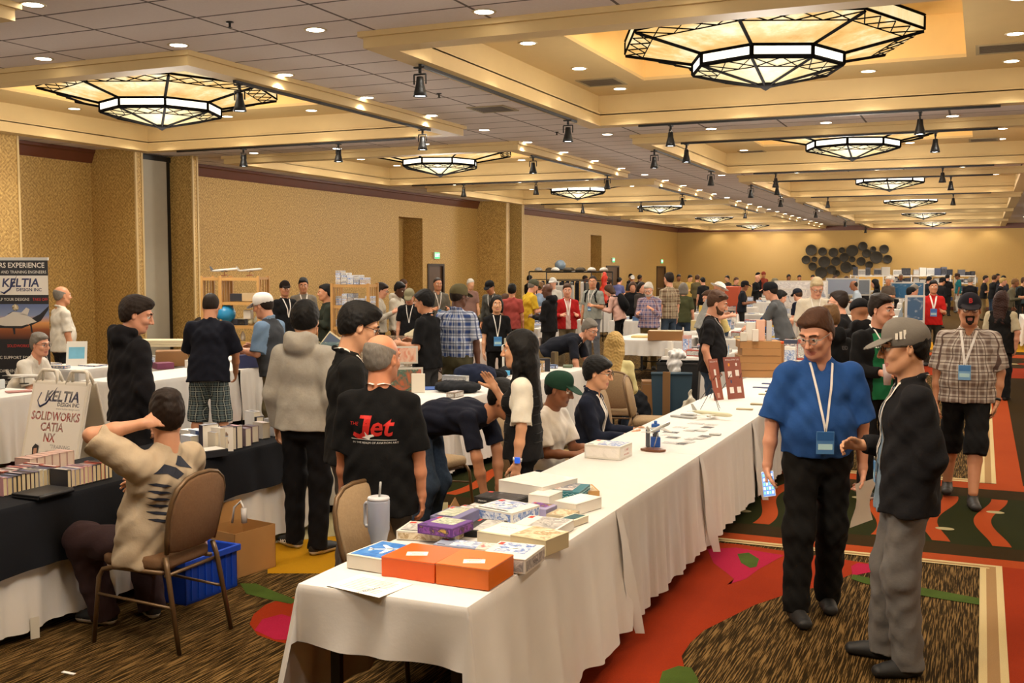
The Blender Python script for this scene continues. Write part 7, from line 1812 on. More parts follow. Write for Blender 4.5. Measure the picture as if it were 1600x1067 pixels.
# ---------------------------------------------------------------- roll-up banner
q = atd(22, 12.8); q1 = atd(-34, 12.8); q2 = atd(78, 12.8); wdt = (q2-q1).length; rz = math.atan2((q2-q1).y, (q2-q1).x)
t = thing('rollup_banner', 'tall black roll-up banner with white headings and a spaceplane picture', 'banner', q, rz)
m = MB(); m.box(-wdt/2, wdt/2, -.08, .08, 0, .07, bev=.01); m.build('base', M('#9a9a98', .4, metal=.6), t)
m = MB(); m.tube([(0, .02, .05), (0, .02, 2.15)], .012, 8); m.build('pole', M('#9a9a98', .4, metal=.6), t)
m = MB(); m.box(-wdt/2-.01, wdt/2+.01, -.012, .012, 2.14, 2.175); m.build('top_rail', M('#b0aea8', .4, metal=.6), t)
SKY = NT('banner_sky'); gx = SKY.n('SeparateXYZ'); SKY.l(SKY.coord(), gx.inputs[0]); mr = SKY.n('MapRange'); mr.inputs[1].default_value = 1.2; mr.inputs[2].default_value = 1.72; SKY.l(gx.outputs[2], mr.inputs[0])
SKY.base(SKY.ramp(mr.outputs[0], [(0, '#3a1c10'), (.22, '#8a4a20'), (.38, '#d89858'), (.55, '#7c8cb0'), (1, '#24407c')])); SKY.rough(.5)
m = MB(); hw = wdt/2
m.box(-hw, hw, -.003, .003, .06, 2.15, 0); m.box(-hw, hw, -.0036, -.003, 1.73, 1.96, 1); m.box(-hw, hw, -.0036, -.003, 1.2, 1.62, 2)
def onb(x, z, e=0): return Matrix.Translation((x, -.0045-e, z)) @ Euler((PI/2, 0, 0)).to_matrix().to_4x4()
add_text(m, '25 YEARS EXPERIENCE', .085, onb(.0, 2.08), 1, width=.78, bold=.001); add_text(m, 'CONSULTING AND TRAINING ENGINEERS', .05, onb(0, 2.0), 1, width=.82)
add_text(m, 'KELTIA', .14, onb(.1, 1.87), 3, width=.44, shear=.15, bold=.003); add_text(m, 'DESIGN INC', .055, onb(.2, 1.79), 3, width=.3, bold=.001)
m.tube([(-.14, -.006, 1.77), (-.1, -.006, 1.75), (-.03, -.006, 1.8), (.03, -.006, 1.9), (.06, -.006, 1.96)], [.004, .012, .01, .006, .001], 4, 3)
add_text(m, 'WE CAN HELP YOUR DESIGNS', .05, onb(-.1, 1.675), 1, width=.6); add_text(m, 'TAKE OFF', .05, onb(.33, 1.675), 4, width=.18)
for pts, mi in (([(-.35, 1.4), (-.1, 1.47), (.0, 1.53), (.1, 1.52), (.2, 1.47), (.28, 1.41), (.1, 1.36), (-.1, 1.36)], 5), ([(-.38, 1.34), (-.05, 1.42), (.2, 1.37), (.1, 1.33)], 0), ([(.16, 1.42), (.32, 1.5), (.43, 1.6), (.42, 1.55), (.33, 1.42), (.2, 1.36)], 0), ([(.08, 1.5), (.16, 1.58), (.2, 1.56), (.17, 1.48)], 5), ([(-.07, 1.5), (.0, 1.535), (.05, 1.52), (.0, 1.5)], 0), ([(-.01, 1.33), (-.0, 1.26), (.02, 1.26), (.02, 1.34)], 0), ([(.2, 1.37), (.21, 1.28), (.23, 1.28), (.22, 1.37)], 0), ([(-.2, 1.36), (-.2, 1.27), (-.18, 1.27), (-.18, 1.36)], 0)):
    m.add([(p[0], -.0045-.0004*mi, p[1]) for p in pts], [tuple(range(len(pts)))], mi)
m.lathe([(0, 0), (.04, 0)], 20, 6, Matrix.Translation((.03, -.004, 1.58)) @ Euler((PI/2, 0, 0)).to_matrix().to_4x4())
for s_, z, w in (('SIEMENS', 1.12, .2), ('CAD / CNC SUPPORT FOR CLIENTS', .98, .8), ('CAREER COACHING FOR ENGINEERS', .82, .8), ('WEEKLY CLASSES', .68, .4), ('TRAINING AND PLACEMENT', .55, .6)): add_text(m, s_, .055, onb(0 if w > .3 else -.3, z), 1, width=w)
add_text(m, 'SOLIDWORKS', .05, onb(.05, 1.12), 4, width=.26); add_text(m, 'NX CAM', .05, onb(.34, 1.12), 1, width=.16)
m.build('poster', [M('#14151c', .5), M('#dcd8d0', .5), SKY.m, M('#202a58', .5), M('#c2342c', .5), M('#c8c4bc', .5), M('#fff0cc', .5)], t)

# ---------------------------------------------------------------- wooden shelf units
PINE = M('#b98c4e', .55, noise=.12)
def pine_shelf(label, x, y, rz, w, d, H, levels):
    t = thing('wooden_shelf', label, 'shelf', (x, y, 0), rz)
    for sx in (-1, 1):
        m = MB()
        for sy in (-1, 1): m.box(sx*w/2-.02, sx*w/2+.02, sy*d/2-.02, sy*d/2+.02, 0, H)
        m.box(sx*w/2-.012, sx*w/2+.012, -d/2, d/2, H-.06, H-.02); m.box(sx*w/2-.012, sx*w/2+.012, -d/2, d/2, .1, .14)
        for j in range(3): m.box(sx*w/2-.008, sx*w/2+.008, -d/2+d*(j+1)/4-.012, -d/2+d*(j+1)/4+.012, .1, H-.03)
        m.build('side_frame', PINE, t)
    for z in levels:
        m = MB()
        for j in range(5): m.box(-w/2+.01, w/2-.01, -d/2+j*d/5+.006, -d/2+(j+1)*d/5-.006, z-.02, z)
        m.box(-w/2, w/2, -d/2-.01, -d/2+.012, z-.045, z-.0); m.build('shelf_board', PINE, t)
    return t
S1 = atd(384, 17.0); r1 = R(14)
pine_shelf('pale slatted wooden shelf unit with a blue globe and models, nearer the wall column', S1.x, S1.y, r1, .62, .4, 1.93, (.35, .78, 1.15, 1.52, 1.9))
pine_shelf('narrow pale slatted wooden rack joined to the globe shelf', *(atd(340, 17.2)[:2]), r1, .3, .4, 1.93, (.35, 1.9))
def onshelf(dx, dy, z): return Vector((S1.x+dx*math.cos(r1)-dy*math.sin(r1), S1.y+dx*math.sin(r1)+dy*math.cos(r1), z))
m = MB(); bmm = bmesh.new(); bmesh.ops.create_uvsphere(bmm, u_segments=28, v_segments=18, radius=.15); m.add([v.co.copy() for v in bmm.verts], [tuple(v.index for v in f.verts) for f in bmm.faces], 0, True); bmm.free()
g_ = thing('globe', 'large bright blue globe on the middle board of the slatted shelf', 'globe', onshelf(-.28, -.1, 1.17)); o = m.build('ball', M('#1f7fae', .35, noise=.25), g_); o.location = (0, 0, .16)
m = MB(); m.lathe([(.08, -.015), (.07, 0), (.02, .02), (.015, .05)], 16); m.build('base', M('#3a2a1c', .4), g_)
for i, (dx, z, w, h, c_, nm) in enumerate([(-.1, 1.53, .2, .12, '#26262c', 'black model jet box'), (.13, 1.53, .26, .13, '#b9a27c', 'cream picture box'), (-.08, 1.3, .25, .1, '#22222a', 'dark slanting model'), (.08, 1.3, .12, .14, '#c8bfae', 'small white box'), (.0, .8, .3, .1, '#b8904c', 'gold tray of parts'), (.12, 1.16, .1, .12, '#a8a080', 'glass jar of parts'), (-.02, 1.16, .12, .1, '#9c906c', 'box of small aircraft'), (.22, 1.16, .1, .15, '#8a8672', 'pale vase'), (.2, .8, .05, .25, '#d8d2c4', 'white rocket model'), (-.02, .9, .08, .16, '#d0ccc0', 'white teapot-like jar')]):
    q = onshelf(dx, -.06, z); m = MB()
    if 'jar' in nm or 'vase' in nm or 'rocket' in nm: m.lathe([(0, 0), (w*.4, 0), (w*.5, h*.3), (w*.4, h*.7), (w*.15, h*.9), (0, h)], 16)
    else: m.box(-w/2, w/2, -.06, .06, .001, h, bev=.004)
    o = m.build('shelf_item', M(c_, .5, noise=.2)); o.location = q+Vector((0, 0, .001 if z != 1.3 else .0)); o.rotation_euler = (0, 0, r1)
    if z == 1.3: o.location.z = 1.151+(.001 if i == 2 else .102)
    o.name = 'display_box' if 'box' in nm else 'shelf_model'; tag(o, nm+' on the slatted wooden shelf', 'model')
for i, (px, L) in enumerate(((352, .42), (392, .4))):
    q = atd(px, 17.0, 2.0); tt = plane_model('%s model airliner on the top board of the slatted shelf' % ['white and dark grey, left', 'pale grey, right'][i], Matrix.Translation(q+Vector((0, 0, .02))) @ Euler((0, R(-5), R(14))).to_matrix().to_4x4(), L*1.1, M(['#c8c6c0', '#b8b6ae'][i], .3), M(['#5a5c60', '#a8a69e'][i], .3))
    m = MB(); m.tube([(0, 0, -.08), (0, 0, -.01)], .004, 6); m.box(-.05, .05, -.03, .03, -.088, -.078); m.build('stand', M('#8a3a2c', .4), tt)
S2 = atd(555, 16.6); r2 = R(8)
pine_shelf('pale slatted wooden shelf unit packed with small white kit boxes', S2.x, S2.y, r2, .6, .35, 1.82, (.4, .8, 1.15, 1.48, 1.8))
def on2(dx, dy, z): return Vector((S2.x+dx*math.cos(r2)-dy*math.sin(r2), S2.y+dx*math.sin(r2)+dy*math.cos(r2), z))
for lv, (z, nmax) in enumerate(((1.801, 7), (1.481, 5), (1.151, 5), (.801, 5))):
    x = -.27
    while x < .24:
        w = rnd.choice([.07, .09, .1]); n = rnd.randint(3, nmax)
        if lv == 0: n = int(6-3*(x+.27)/.5)
        for k in range(n):
            o = boxat('kit_box', 'small kit box stacked on the %s of the packed wooden shelf' % ['top', 'upper board', 'middle board', 'lower board'][lv], 'box', *on2(x+w/2, -.02, z+k*.036)[:2], z+k*.036, w-.006, .2, .034, r2, rnd.choice(['#d4d6da', '#c8ccd4', '#dcdad4', '#8c98b4', '#b8a8a0']), side2='blue' if rnd.random() < .6 else 'mono', lidline=False, group='stacked kit boxes, %s' % ['top', 'upper board', 'middle board', 'lower board'][lv], seed=rnd.randint(0, 3))
        x += w+.004
# framed picture, display cases and posters at the middle tables
q = atd(502, 13.9, ZT); m = MB(); T_ = Euler((R(-30), R(24), R(-16))).to_matrix().to_4x4(); m.box(-.17, .17, -.012, .012, 0, .36, 0, T_); m.box(-.15, .15, -.014, -.012, .02, .34, 1, T_)
o = m.build('framed_picture', [M('#c8b890', .5), M('#3a4a62', .4, noise=.4)]); o.location = q+Vector((0, 0, .12)); tag(o, 'picture in a pale wooden frame leaning on the glass case', 'picture')
def glass_case(label, px, d, w, h, z, rz, colr='#7c9c94'):
    q = atd(px, d, z); t = thing('display_case', label, 'display case', q, rz)
    m = MB(); m.box(-w/2, w/2, -.15, .15, 0, h, bev=.003); m.build('glass', M(colr, .08, alpha=.35), t)
    m = MB()
    for sx in (-1, 1):
        for sy in (-1, 1): m.box(sx*w/2-.006, sx*w/2+.006, sy*.15-.006, sy*.15+.006, 0, h)
    m.box(-w/2, w/2, -.155, .155, -.0, .012); m.build('frame', M('#b8b4a8', .4, metal=.4), t)
    for k in range(2):
        m = MB()
        for i in range(4): x = -w/2+.05+i*(w-.1)/3; m.box(x-.03, x+.03, -.05, .05, .015+k*h*.45, .015+k*h*.45+.08)
        m.build('display_row', M(rnd.choice(['#b8a890', '#8a9088', '#c8c0b0']), .5, noise=.3), t)
glass_case('glass display case with small models under the framed picture', 508, 13.5, .7, .36, ZT, R(10))
glass_case('glass display case filled with boxed models beside the cream shirt', 600, 14.2, .75, .4, ZT, R(10), '#b8a08c')
for i, (px, d, w, h, z, c1, lb, tx) in enumerate([(625, 11.7, .5, .66, .3, 'sky', 'large colourful poster board on the end of the display table', ''), (560, 11.4, .5, .45, .35, 'white', 'white sign board with dark letters behind the cardigan man', 'NAVY'), (612, 12.3, .6, .2, .95, 'orange', 'orange and white printed carton above the poster board', '')]):
    q = atd(px, d, z); m = MB(); m.box(-w/2, w/2, -.01, .01, 0, h, 0); m.box(-w/2+.02, w/2-.02, -.012, -.01, .02, h-.02, 1)
    if tx: add_text(m, tx, .11, Matrix.Translation((0, -.014, h*.75)) @ Euler((PI/2, 0, 0)).to_matrix().to_4x4(), 2, width=.35)
    if i == 0: m.box(-.012, .012, 0, .02, -.3, h); 
    if i == 1: m.box(-.012, .012, 0, .02, -.35, h)
    if i == 2: m.box(-.25, .25, 0, .2, 0, .15, 0); m.box(-.02, .02, .05, .09, -.95, 0, 0)
    o = m.build('poster_board', [M('#cfc9bc', .6), art_mat(ARTS['white'] if c1 == 'white' else (('#4a7c9c', '#c8683c', '#3c6a5c', '#d8c49a') if c1 == 'sky' else ('#d88a6a', '#e8c8b0', '#d86a4a', '#f0e0d0')), 7, i), M('#2a2c34', .6)]); o.location = q; o.rotation_euler = (0, 0, math.atan2(q.y, q.x)-PI/2+R(6)); tag(o, lb, 'poster')
# jackets and goods on the jacket row
def folded(label, px, py, w, d, h, col, rz=0):
    q = at(px, py, ZT); F_ = Field(.012); F_.ell((0, 0, h/2), (w/2, d/2, h/2), .02); F_.cone((-w*.35, 0, h*.4), (w*.35, .02, h*.35), h*.4, h*.4, .03, 0, (0, 0), (0, 1, 0), d/h*.9); F_.fold = (.006, 40, w*30); F_.cut((0, 0, .001), (0, 0, -1))
    o = link('folded_garment', F_.mesh('folded_garment', cloth(col)), None); o.location = q; o.rotation_euler = (0, 0, rz); tag(o, label, 'clothing', 'folded clothes on the jacket table')
for i, (px, py, w, d, h, c_, lb) in enumerate([(715, 612, .5, .35, .12, '#202226', 'folded dark grey jacket at the table edge'), (742, 598, .45, .33, .22, '#1c2338', 'pile of folded navy and olive shirts'), (700, 594, .4, .3, .13, '#544c36', 'folded olive garment behind the dark jacket'), (770, 592, .35, .3, .12, '#101114', 'folded black garment right of the navy pile'), (800, 583, .4, .3, .1, '#1d1e22', 'black folded garment near the black cap'), (668, 590, .25, .3, .06, '#b9c2cc', 'pale blue folded shirt')]): folded(lb, px, py, w, d, h, c_, .4*i)
q = at(812, 577, ZT); F_ = Field(.008); F_.ell((0, 0, .0), (.1, .12, .1), .02); F_.ell((0, .13, .01), (.08, .09, .008), .01); F_.cut((0, 0, 0), (0, 0, -1)); o = link('ball_cap', F_.mesh('ball_cap', cloth('#141518')), None); o.location = q; tag(o, 'black ball cap lying on the jacket table', 'cap')
for i, (px, py, w, d, h, c_, lb) in enumerate([(628, 612, .14, .02, .2, '#e0d8c8', 'white folded card standing on the jacket table'), (660, 606, .35, .25, .012, '#3a5a9a', 'blue and white brochure on the jacket table'), (850, 580, .12, .12, .16, '#1c1e28', 'black box-shaped bin near the green tins'), (868, 572, .03, .1, .19, '#38402c', 'row of dark green tins, first'), (876, 571, .03, .1, .2, '#6a5a3a', 'row of tins, brown one'), (884, 569, .03, .1, .19, '#4a3c28', 'row of tins, dark brown one'), (925, 556, .07, .07, .22, '#e4e0d6', 'tall white paper roll near the blonde woman'), (905, 560, .2, .15, .05, '#c8c4b8', 'white tray of small parts'), (895, 572, .2, .12, .03, '#5c6c54', 'green leaflet pack beside the tins on the jacket row'), (852, 570, .1, .08, .08, '#3a4a64', 'small blue box behind the square black bin'), (940, 552, .2, .15, .1, '#dcd8cf', 'crumpled white paper heap in front of the blonde woman'), (775, 578, .12, .04, .12, '#e0dcd0', 'white card beside the woman in the vest'), (838, 586, .05, .1, .1, '#dcd8cf', 'white box left of the black bin'), (690, 582, .3, .08, .06, '#3f9ac8', 'white and blue bottle lying on the clothes')]):
    q = at(px, py, ZT); boxat('table_item', lb, 'item', q.x, q.y, ZT, w, d, h, R(20+i*11), c_, lidline=False, group=None).name = lb.split(',')[0].replace('-', ' ').split(' near')[0].split(' lying')[0].split(' standing')[0].split(' on ')[0].split(' left')[0].split(' beside')[0].split(' behind')[0].replace(' of ', ' ').replace(' and ', ' ').replace(' ', '_')
# left white tables
for i, (px, py, w, d, h, c_, lb) in enumerate([(8, 627, .12, .06, .16, '#2c3c6c', 'small dark blue box at the left picture edge'), (30, 612, .25, .16, .01, '#a8746c', 'reddish leaflets on the left table'), (38, 598, .06, .06, .1, '#c8d0d4', 'small water bottle on the left table'), (255, 576, .22, .2, .08, '#6c2c4c', 'maroon patterned cloth bundle on the table'), (268, 570, .2, .1, .1, '#dcd8d0', 'stack of white leaflets by the maroon bundle'), (300, 574, .15, .12, .1, '#e0dcd4', 'white box by the man in checked shorts'), (393, 574, .42, .12, .17, '#1c2450', 'dark blue box with white emblem on the table'), (425, 562, .25, .2, .08, '#9a5a44', 'tray full of red and yellow packets by the shelves'), (440, 558, .2, .15, .08, '#b8904c', 'tray full of gold packets next to the red and yellow ones')]):
    q = at(px, py, ZT); o = boxat('leaflet', lb, 'item', q.x, q.y, ZT, w, d, h, R(60), c_, lidline=False, art='red' if 'tray' in lb else None); o.name = lb.split(' at ')[0].split(' on ')[0].split(' by ')[0].split(' next')[0].split(' full')[0].replace(' ', '_')
pm = plane_model('small white model airliner standing on the left table', Matrix.Translation(at(38, 600, ZT)+Vector((0, 0, .09))) @ Euler((0, 0, R(20))).to_matrix().to_4x4(), .42, M('#d8d6d0', .4), M('#ccc8c0', .4))
m = MB(); m.tube([(0, 0, -.08), (0, 0, 0)], .004, 6); m.lathe([(0, -.088), (.05, -.088), (.05, -.08), (0, -.08)], 16); m.build('stand', BLACK, pm)
boxat('cardboard_carton', 'brown carton between white cloths by the man in checked shorts', 'box', *(atd(268, 14.2)[:2]), 0.9-.14, .4, .3, .2, R(40), '#8a6238')
for i in range(3): boxat('flat_tray', 'long pale flat tray pile on the table behind the black hoodie, %s' % ['lowest', 'middle', 'upper'][i], 'tray', *(atd(262, 14.9)[:2]), ZT+.0 if False else .97+.03*i, .9, .35, .028, R(24), '#d0c4a4', lidline=False, group='pale flat trays')
q = atd(118, 14.2, ZT); m = MB(); T_ = Euler((R(-18), 0, 0)).to_matrix().to_4x4(); m.box(-.13, .13, 0, .01, 0, .34, 0, T_); m.box(-.1, .1, -.002, 0, .1, .26, 1, T_); o = m.build('standing_card', [M('#d8d4ca', .6), M('#6fb0cc', .5, noise=.3)]); o.location = q; o.rotation_euler = (0, 0, R(35)); tag(o, 'white card with turquoise picture on the table beside the balding man', 'card')
# wire cup tower
q = atd(438, 13.3, ZT); m = MB(); m.lathe([(.09, 0), (.09, .4), (.085, .4), (.085, 0)], 20)
for k in range(5): m.lathe([(.092, .08*k), (.1, .08*k+.01), (.092, .08*k+.02)], 20)
o = m.build('ribbed_canister', M('#b8b6ac', .25, metal=.6)); o.location = q; tag(o, 'tall ribbed silver canister on the white table by the wooden shelf', 'canister')
# small plinth of models
q = atd(808, 15.6, 0); t = thing('small_stand', 'small white-topped stand with thin white legs by the jacket row', 'stand', q, R(20))
m = MB(); m.box(-.22, .22, -.14, .14, .86, .93, bev=.004); m.build('top', M('#e2ded4', .5), t)
for sx in (-1, 1):
    for sy in (-1, 1): m = MB(); m.tube([(sx*.2, sy*.12, 0), (sx*.2, sy*.12, .86)], .01, 6); m.build('leg', M('#d8d4ca', .5), t)
for i in range(5): boxat('tiny_case', 'tiny clear display case in the row on the small white stand', 'case', q.x-.15+.075*i, q.y-.05+.027*i, .931, .06, .1, .1, R(20), M('#b8b09c', .2, noise=.3), group='tiny cases on the small stand', lidline=False)
# open carton table
for i, (px, py, w, d, h, c_, art, lb) in enumerate([(1008, 527, .5, .35, .03, '#d0b878', None, 'pile of yellow envelopes on the box table'), (1040, 531, .62, .4, .17, '#9a6c3c', 'sand', 'wide open brown carton full of cards on the box table'), (1047, 514, .5, .3, .2, '#d0bc84', 'sand', 'pale carton full of envelopes behind the brown one'), (1075, 523, .35, .3, .06, '#d8d8d4', None, 'white tray at the edge of the box table')]):
    q = at(px, py, ZT); boxat('carton' if i else 'envelope_pile', lb, 'box', q.x, q.y, ZT, w, d, h, R(12), c_, art=art, lidline=False)
# bins by the bearded man
def bin_(label, x, y, w, d, h, col, rz=0, name='storage_tote'):
    t = thing(name, label, 'bin', (x, y, 0), rz); m = MB()
    vs = [(-w*.43, -d*.43, 0), (w*.43, -d*.43, 0), (w*.43, d*.43, 0), (-w*.43, d*.43, 0), (-w/2, -d/2, h), (w/2, -d/2, h), (w/2, d/2, h), (-w/2, d/2, h)]
    m.add(vs, [(3, 2, 1, 0), (0, 1, 5, 4), (1, 2, 6, 5), (2, 3, 7, 6), (3, 0, 4, 7)]); m.build('body', M(col, .5), t)
    m = MB(); ringp = [(-w/2, -d/2, h), (w/2, -d/2, h), (w/2, d/2, h), (-w/2, d/2, h)]; m.tube(ringp, .015, 6, closed=True); m.build('rim', M(col, .4), t); return t
q = atd(1050, 13.2); bin_('blue-grey storage tote standing on its end by the bearded man', q.x, q.y, .5, .12, .75, '#243f50', R(15))
q = atd(1062, 14.2); bin_('black rubbish bin with white bag behind the blue-grey tote', q.x, q.y, .55, .5, .8, '#17181a', R(10), 'rubbish_bin')
q = atd(1062, 14.2); F_ = Field(.012); F_.ell((0, 0, .0), (.1, .07, .16), .03); F_.ell((.03, .0, .12), (.13, .08, .07), .03); F_.fold = (.012, 45, 3); o = link('plastic_bag', F_.mesh('plastic_bag', M('#d8d8d8', .25)), None); o.location = (q.x, q.y-.25, .8); tag(o, 'white plastic bag knotted over the rim of the bin', 'bag')
q = atd(1080, 13.0); F_ = Field(.012); F_.ell((0, 0, .25), (.12, .08, .22), .03); F_.cone((0, 0, .42), (0.0, 0, .56), .04, .02, .05); F_.fold = (.01, 40, 5); o = link('plastic_bag', F_.mesh('plastic_bag', M('#cfc8b4', .3)), None); o.location = (q.x, q.y, .0); tag(o, 'pale plastic bag with yellow tie standing beside the bearded man', 'bag')
q = atd(1042, 12.9); boxat('wood_post', 'upright strip of brown cardboard leaning on the tote', 'box', q.x, q.y, 0, .09, .03, .8, R(10), '#7c5a34', lidline=False)
q = atd(1021, 14.3); boxat('cardboard_carton', 'brown carton standing on the floor left of the bin', 'box', q.x, q.y, 0, .3, .3, .55, R(20), '#8a6238')
q = atd(992, 12.8); F_ = Field(.016); F_.ell((0, 0, .3), (.2, .16, .3), .03); F_.fold = (.012, 30, 2); F_.cut((0, 0, 0), (0, 0, -1)); o = link('duffel_bag', F_.mesh('duffel_bag', cloth('#15171c')), None); o.location = q; tag(o, 'black duffel bag on the floor by the seated blonde woman', 'bag')
# clothes racks beyond
for i, (px, d, w) in enumerate(((875, 33, 2.0), (905, 31, 1.9))):
    q = clear(px, d, .9); _gq = q.copy() if i == 0 else _gq; t = thing('clothes_rack', '%s clothes rack with dark garments at the far stalls' % ['left-hand', 'right-hand'][i], 'rack', q, R(20))
    m = MB()
    for sx in (-1, 1): m.tube([(sx*w/2, 0, 0), (sx*w/2, 0, 1.95)], .02, 6)
    m.tube([(-w/2, 0, 1.95), (w/2, 0, 1.95)], .025, 6); m.tube([(-w/2, 0, 1.7), (w/2, 0, 1.7)], .015, 6); m.build('frame', BLACK, t)
    for k in range(12):
        m = MB(); x = -w/2+.12+k*(w-.24)/11; m.box(x-.05, x+.05, -.22, .22, .75+rnd.uniform(0, .3), 1.66, bev=.03)
        g_ = m.build('hanging_garment', cloth(rnd.choice(['#141518', '#1a1c24', '#c8c4bc', '#2a2c34', '#101114', '#6a6a66']))); g_.matrix_world = Matrix.Translation(q) @ Euler((0, 0, R(20))).to_matrix().to_4x4()
        tag(g_, 'garment hanging close packed on the %s far clothes rack' % ['left-hand', 'right-hand'][i], 'clothing', 'garments on the %s far rack' % ['left-hand', 'right-hand'][i])
    for k in range(5):
        F_ = Field(.02); F_.ell((0, 0, 0), (.13, .15, .11), .02); F_.cut((0, 0, 0), (0, 0, -1)); p_ = Matrix.Translation(q) @ Euler((0, 0, R(20))).to_matrix().to_4x4() @ Vector((-.7+.35*k, 0, 1.978))
        o = link('hat', F_.mesh('hat', cloth(rnd.choice(['#2a2620', '#8a8680', '#3c3428', '#a8a49c']))), None); o.location = p_; tag(o, 'hat displayed on top of the %s far clothes rack' % ['left-hand', 'right-hand'][i], 'hat', 'hats on the %s far rack' % ['left-hand', 'right-hand'][i])
m = MB(); m.lathe([(0, -.18), (.1, -.15), (.17, -.06), (.18, 0), (.17, .06), (.1, .15), (0, .18)], 20); o = m.build('globe', M('#6a7a88', .4, noise=.3)); o.location = _gq+Vector((0, 0, 2.155)); tag(o, 'grey globe above the left-hand far clothes rack', 'globe')
q = atd(942, 30, 1.55); F_ = Field(.02); F_.cone((0, 0, -.35), (.05, 0, .35), .14, .06, .03); F_.fold = (.02, 20, 1); o = link('red_flag', F_.mesh('red_flag', M('#d0321c', .4)), None); o.location = q; tag(o, 'bright red drooping flag on a pole at the far stalls', 'flag')
m = MB(); m.tube([(0, 0, -1.55), (0, 0, .4)], .012, 6); o2 = m.build('pole', BLACK, o)

# ---------------------------------------------------------------- clutter of the crowd tables
PAL = ['#c8c4bc', '#dcd8d0', '#8a94a8', '#b89a6a', '#3a4258', '#a84a3c', '#5a6a5c', '#d0b048', '#1f2430', '#7a6a5a', '#c89a90', '#4a6c9a', '#e4e0d8', '#9c9c98']
NMC = {'#c8c4bc': 'grey-white', '#dcd8d0': 'white', '#8a94a8': 'slate blue', '#b89a6a': 'tan', '#3a4258': 'navy', '#a84a3c': 'red', '#5a6a5c': 'green', '#d0b048': 'yellow', '#1f2430': 'black', '#7a6a5a': 'brown', '#c89a90': 'pink', '#4a6c9a': 'blue', '#e4e0d8': 'bright white', '#9c9c98': 'grey'}
ART_KEYS = ['sky', 'blue', 'red', 'mono', 'green', 'sand', 'dark', 'white']
def clutter(where, x0, x1, y0, y1, n, hmax=.25, smin=.08, smax=.3):
    placed = []
    for _ in range(n*6):
        if len(placed) >= n: break
        w, d = rnd.uniform(smin, smax), rnd.uniform(smin, smax*.8); x = rnd.uniform(x0+w/2+.02, x1-w/2-.02) if x1-x0 > w+.06 else (x0+x1)/2; y = rnd.uniform(y0+d/2+.02, y1-d/2-.02) if y1-y0 > d+.06 else (y0+y1)/2
        if any(abs(x-a)*2 < w+b+.01 and abs(y-c)*2 < d+e+.01 for a, b, c, e in placed): continue
        placed.append((x, w, y, d)); h = rnd.uniform(.02, hmax)*(1 if rnd.random() < .5 else .4); c_ = rnd.choice(PAL)
        boxat('stall_box', '%s pack on the table %s' % (NMC[c_], where), 'box', x, y, ZT, w, d, h, 0, c_, art=rnd.choice(ART_KEYS), inset=.01, lidline=False, group='goods on the table '+where, seed=rnd.randint(0, 4), side2=rnd.choice([None, 'mono', 'blue', 'red']))
for i, (w, x0, x1, y0, y1, full) in enumerate(TB):
    if i in (0, 1, 2, 11): continue
    n = {3: 3, 4: 4, 5: 0, 6: 2, 7: 5, 8: 5, 9: 8, 10: 10}.get(i, 7 if i > 20 else 10)
    if n: clutter(w, x0, x1, y0, y1, n, .3 if i > 10 else .15)
# white wire shelving with goods along the back
for i, (px, w) in enumerate(((1342, 2.5), (1373, 2.3), (1405, 2.6), (1435, 2.4), (1467, 2.4), (1505, 2.4))):
    q = atd(px, 52.5); t = thing('wire_shelf', 'white wire shelving unit near the back wall, %s from the dark discs' % ['first', 'second', 'third', 'fourth', 'fifth', 'sixth'][i], 'shelf', q, R(8))
    m = MB(); ww = w*.18
    for sx in (-1, 1):
        for sy in (-1, 1): m.tube([(sx*ww, sy*.25, 0), (sx*ww, sy*.25, 1.75)], .02, 6)
    m.build('posts', M('#d8d4cc', .4), t)
    for z in (.5, .95, 1.35, 1.72):
        m = MB(); m.box(-ww-.03, ww+.03, -.28, .28, z-.05, z); m.build('shelf_board', M('#d8d4cc', .4), t)
    for z in (.5, .95, 1.35, 1.72):
        x = -ww+.1
        while x < ww-.1:
            bw = rnd.uniform(.2, .42); h = rnd.uniform(.15, .3)+(.12 if z > 1.7 and i < 5 else 0); c_ = rnd.choice(['#1f2430', '#3a4258', '#4a3c34', '#c8c4bc', '#5a5c66', '#a89a8c', '#2c3c64', '#e4e0d8'])
            p_ = Matrix.Translation(q) @ Euler((0, 0, R(8))).to_matrix().to_4x4() @ Vector((x+bw/2, 0, z+.001))
            boxat('boxed_goods', 'boxed goods standing on the back wire shelving, %s unit' % ['first', 'second', 'third', 'fourth', 'fifth', 'sixth'][i], 'box', p_.x, p_.y, p_.z, bw-.02, .4, h, R(8), c_, side2=rnd.choice([None, 'mono', 'dark']), lidline=False, group='goods on back shelving unit %d' % (i+1)); x += bw
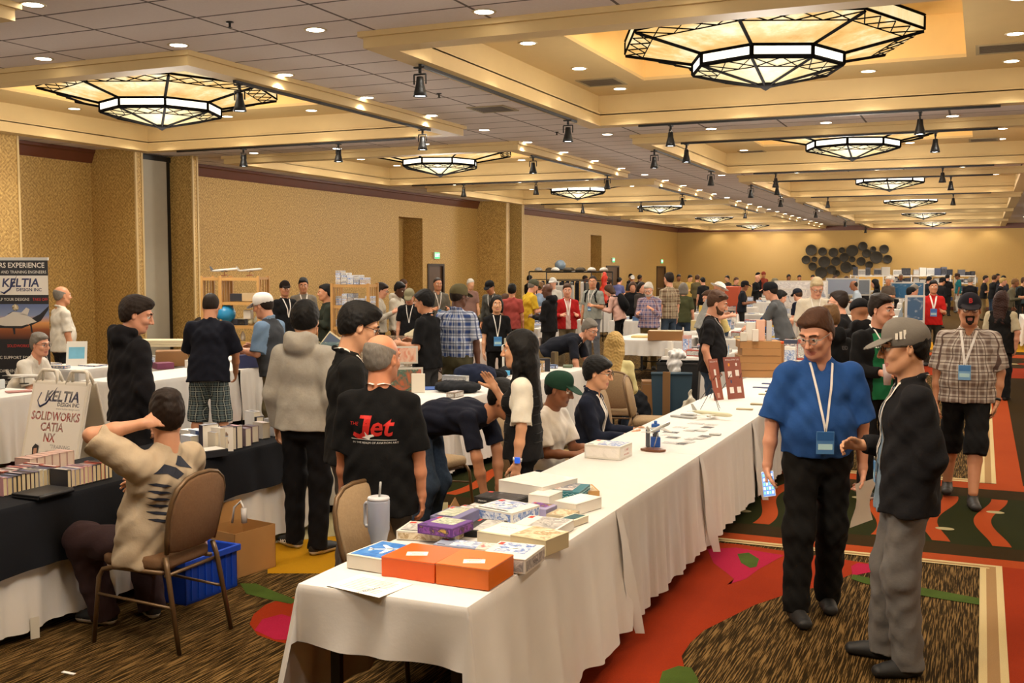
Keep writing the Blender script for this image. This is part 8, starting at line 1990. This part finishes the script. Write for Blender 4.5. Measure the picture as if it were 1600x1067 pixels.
# standing display panels among the stalls
for i, (px, d, w, H, c_, lb) in enumerate([(1408, 34, .75, 1.6, '#1f5c86', 'blue display board with small planes'), (1425, 34.5, .7, 1.62, '#225f8c', 'second blue display board with a white swoosh'), (1314, 34, 1.0, 1.75, '#8a94a8', 'tall grey picture panel at the stalls'), (1250, 30, 1.5, 1.7, '#c8c4c0', 'wide white display panel with small pictures'), (1237, 29.5, 1.0, 1.5, '#bcb8b8', 'white display panel behind the reaching man'), (1356, 38, 1.0, 1.8, '#c89a3c', 'yellow and dark display at the far stalls'), (1330, 36, 1.2, 1.7, '#6a727c', 'grey goods panel left of the yellow display'), (1428, 22, .4, 1.5, '#3a5a7c', 'tall narrow blue poster'), (870, 27, 1.0, 1.6, '#a8a49c', 'pale goods panel left of the clothes rack')]):
    q = clear(px, d, .45); m = MB(); zb = H-.55; m.box(-w/2, w/2, -.02, .02, zb, H); m.box(-w/2+.04, w/2-.04, -.024, -.02, zb+.04, H-.04, 1); m.box(-w/2, -w/2+.03, -.02, .02, 0, zb); m.box(w/2-.03, w/2, -.02, .02, 0, zb)
    if 'swoosh' in lb: m.tube([(-.2, -.03, 1.3), (.0, -.03, 1.36), (.25, -.03, 1.5)], [.01, .02, .004], 6, 2)
    o = m.build('picture_board', [M('#c4c0b8', .6), art_mat((c_, c_, c_, '#8a98a8') if 'white display' not in lb and 'white panel' not in lb else ('#d4d0cc', '#b8b4b4', '#d8d4d0', '#7c8494'), 5, i), M('#f0f0f0', .5)]); o.location = q; o.rotation_euler = (0, 0, math.atan2(q.y, q.x)-PI/2+R(-8+4*i)); tag(o, lb, 'picture board')
for i, (px, d) in enumerate(((1140, 36), (1150, 36.5), (1128, 37))):
    q = atd(px, d); m = MB(); m.box(-.3, .3, -.05, .05, .8, 1.45, bev=.02); m.box(-.25, -.2, -.03, .03, 0, .8); m.box(.2, .25, -.03, .03, 0, .8); o = m.build('orange_board', M('#b84a24', .5)); o.location = q; tag(o, 'orange chair-like board at the far left stalls, %s of three' % ['middle', 'right', 'left'][i], 'board')

# goods rest on a table top: pull any that ended up past an edge back onto the nearest one
_rects = [(-2.54, -1.775, 3.61+1.84*k, 5.44+1.84*k) for k in range(6)]+[(-5.56, -4.8, 1.55+1.84*k, 3.38+1.84*k) for k in range(3)]+[t_[1:5] for t_ in TB]
for o in list(COL.objects):
    if o.parent is None and o.get('category') and .7 < o.location.z < .775 and 'cloth' not in o.name:
        x, y = o.location.x, o.location.y; best = None
        for (a, b, c_, d) in _rects:
            nx = min(max(x, a+.1), b-.1); ny = min(max(y, c_+.1), d-.1); e = math.hypot(nx-x, ny-y)
            if a <= x <= b and c_ <= y <= d: best = (0, x, y); break
            if best is None or e < best[0]: best = (e, nx, ny)
        if best[0] > 0: o.location.x, o.location.y = best[1], best[2]
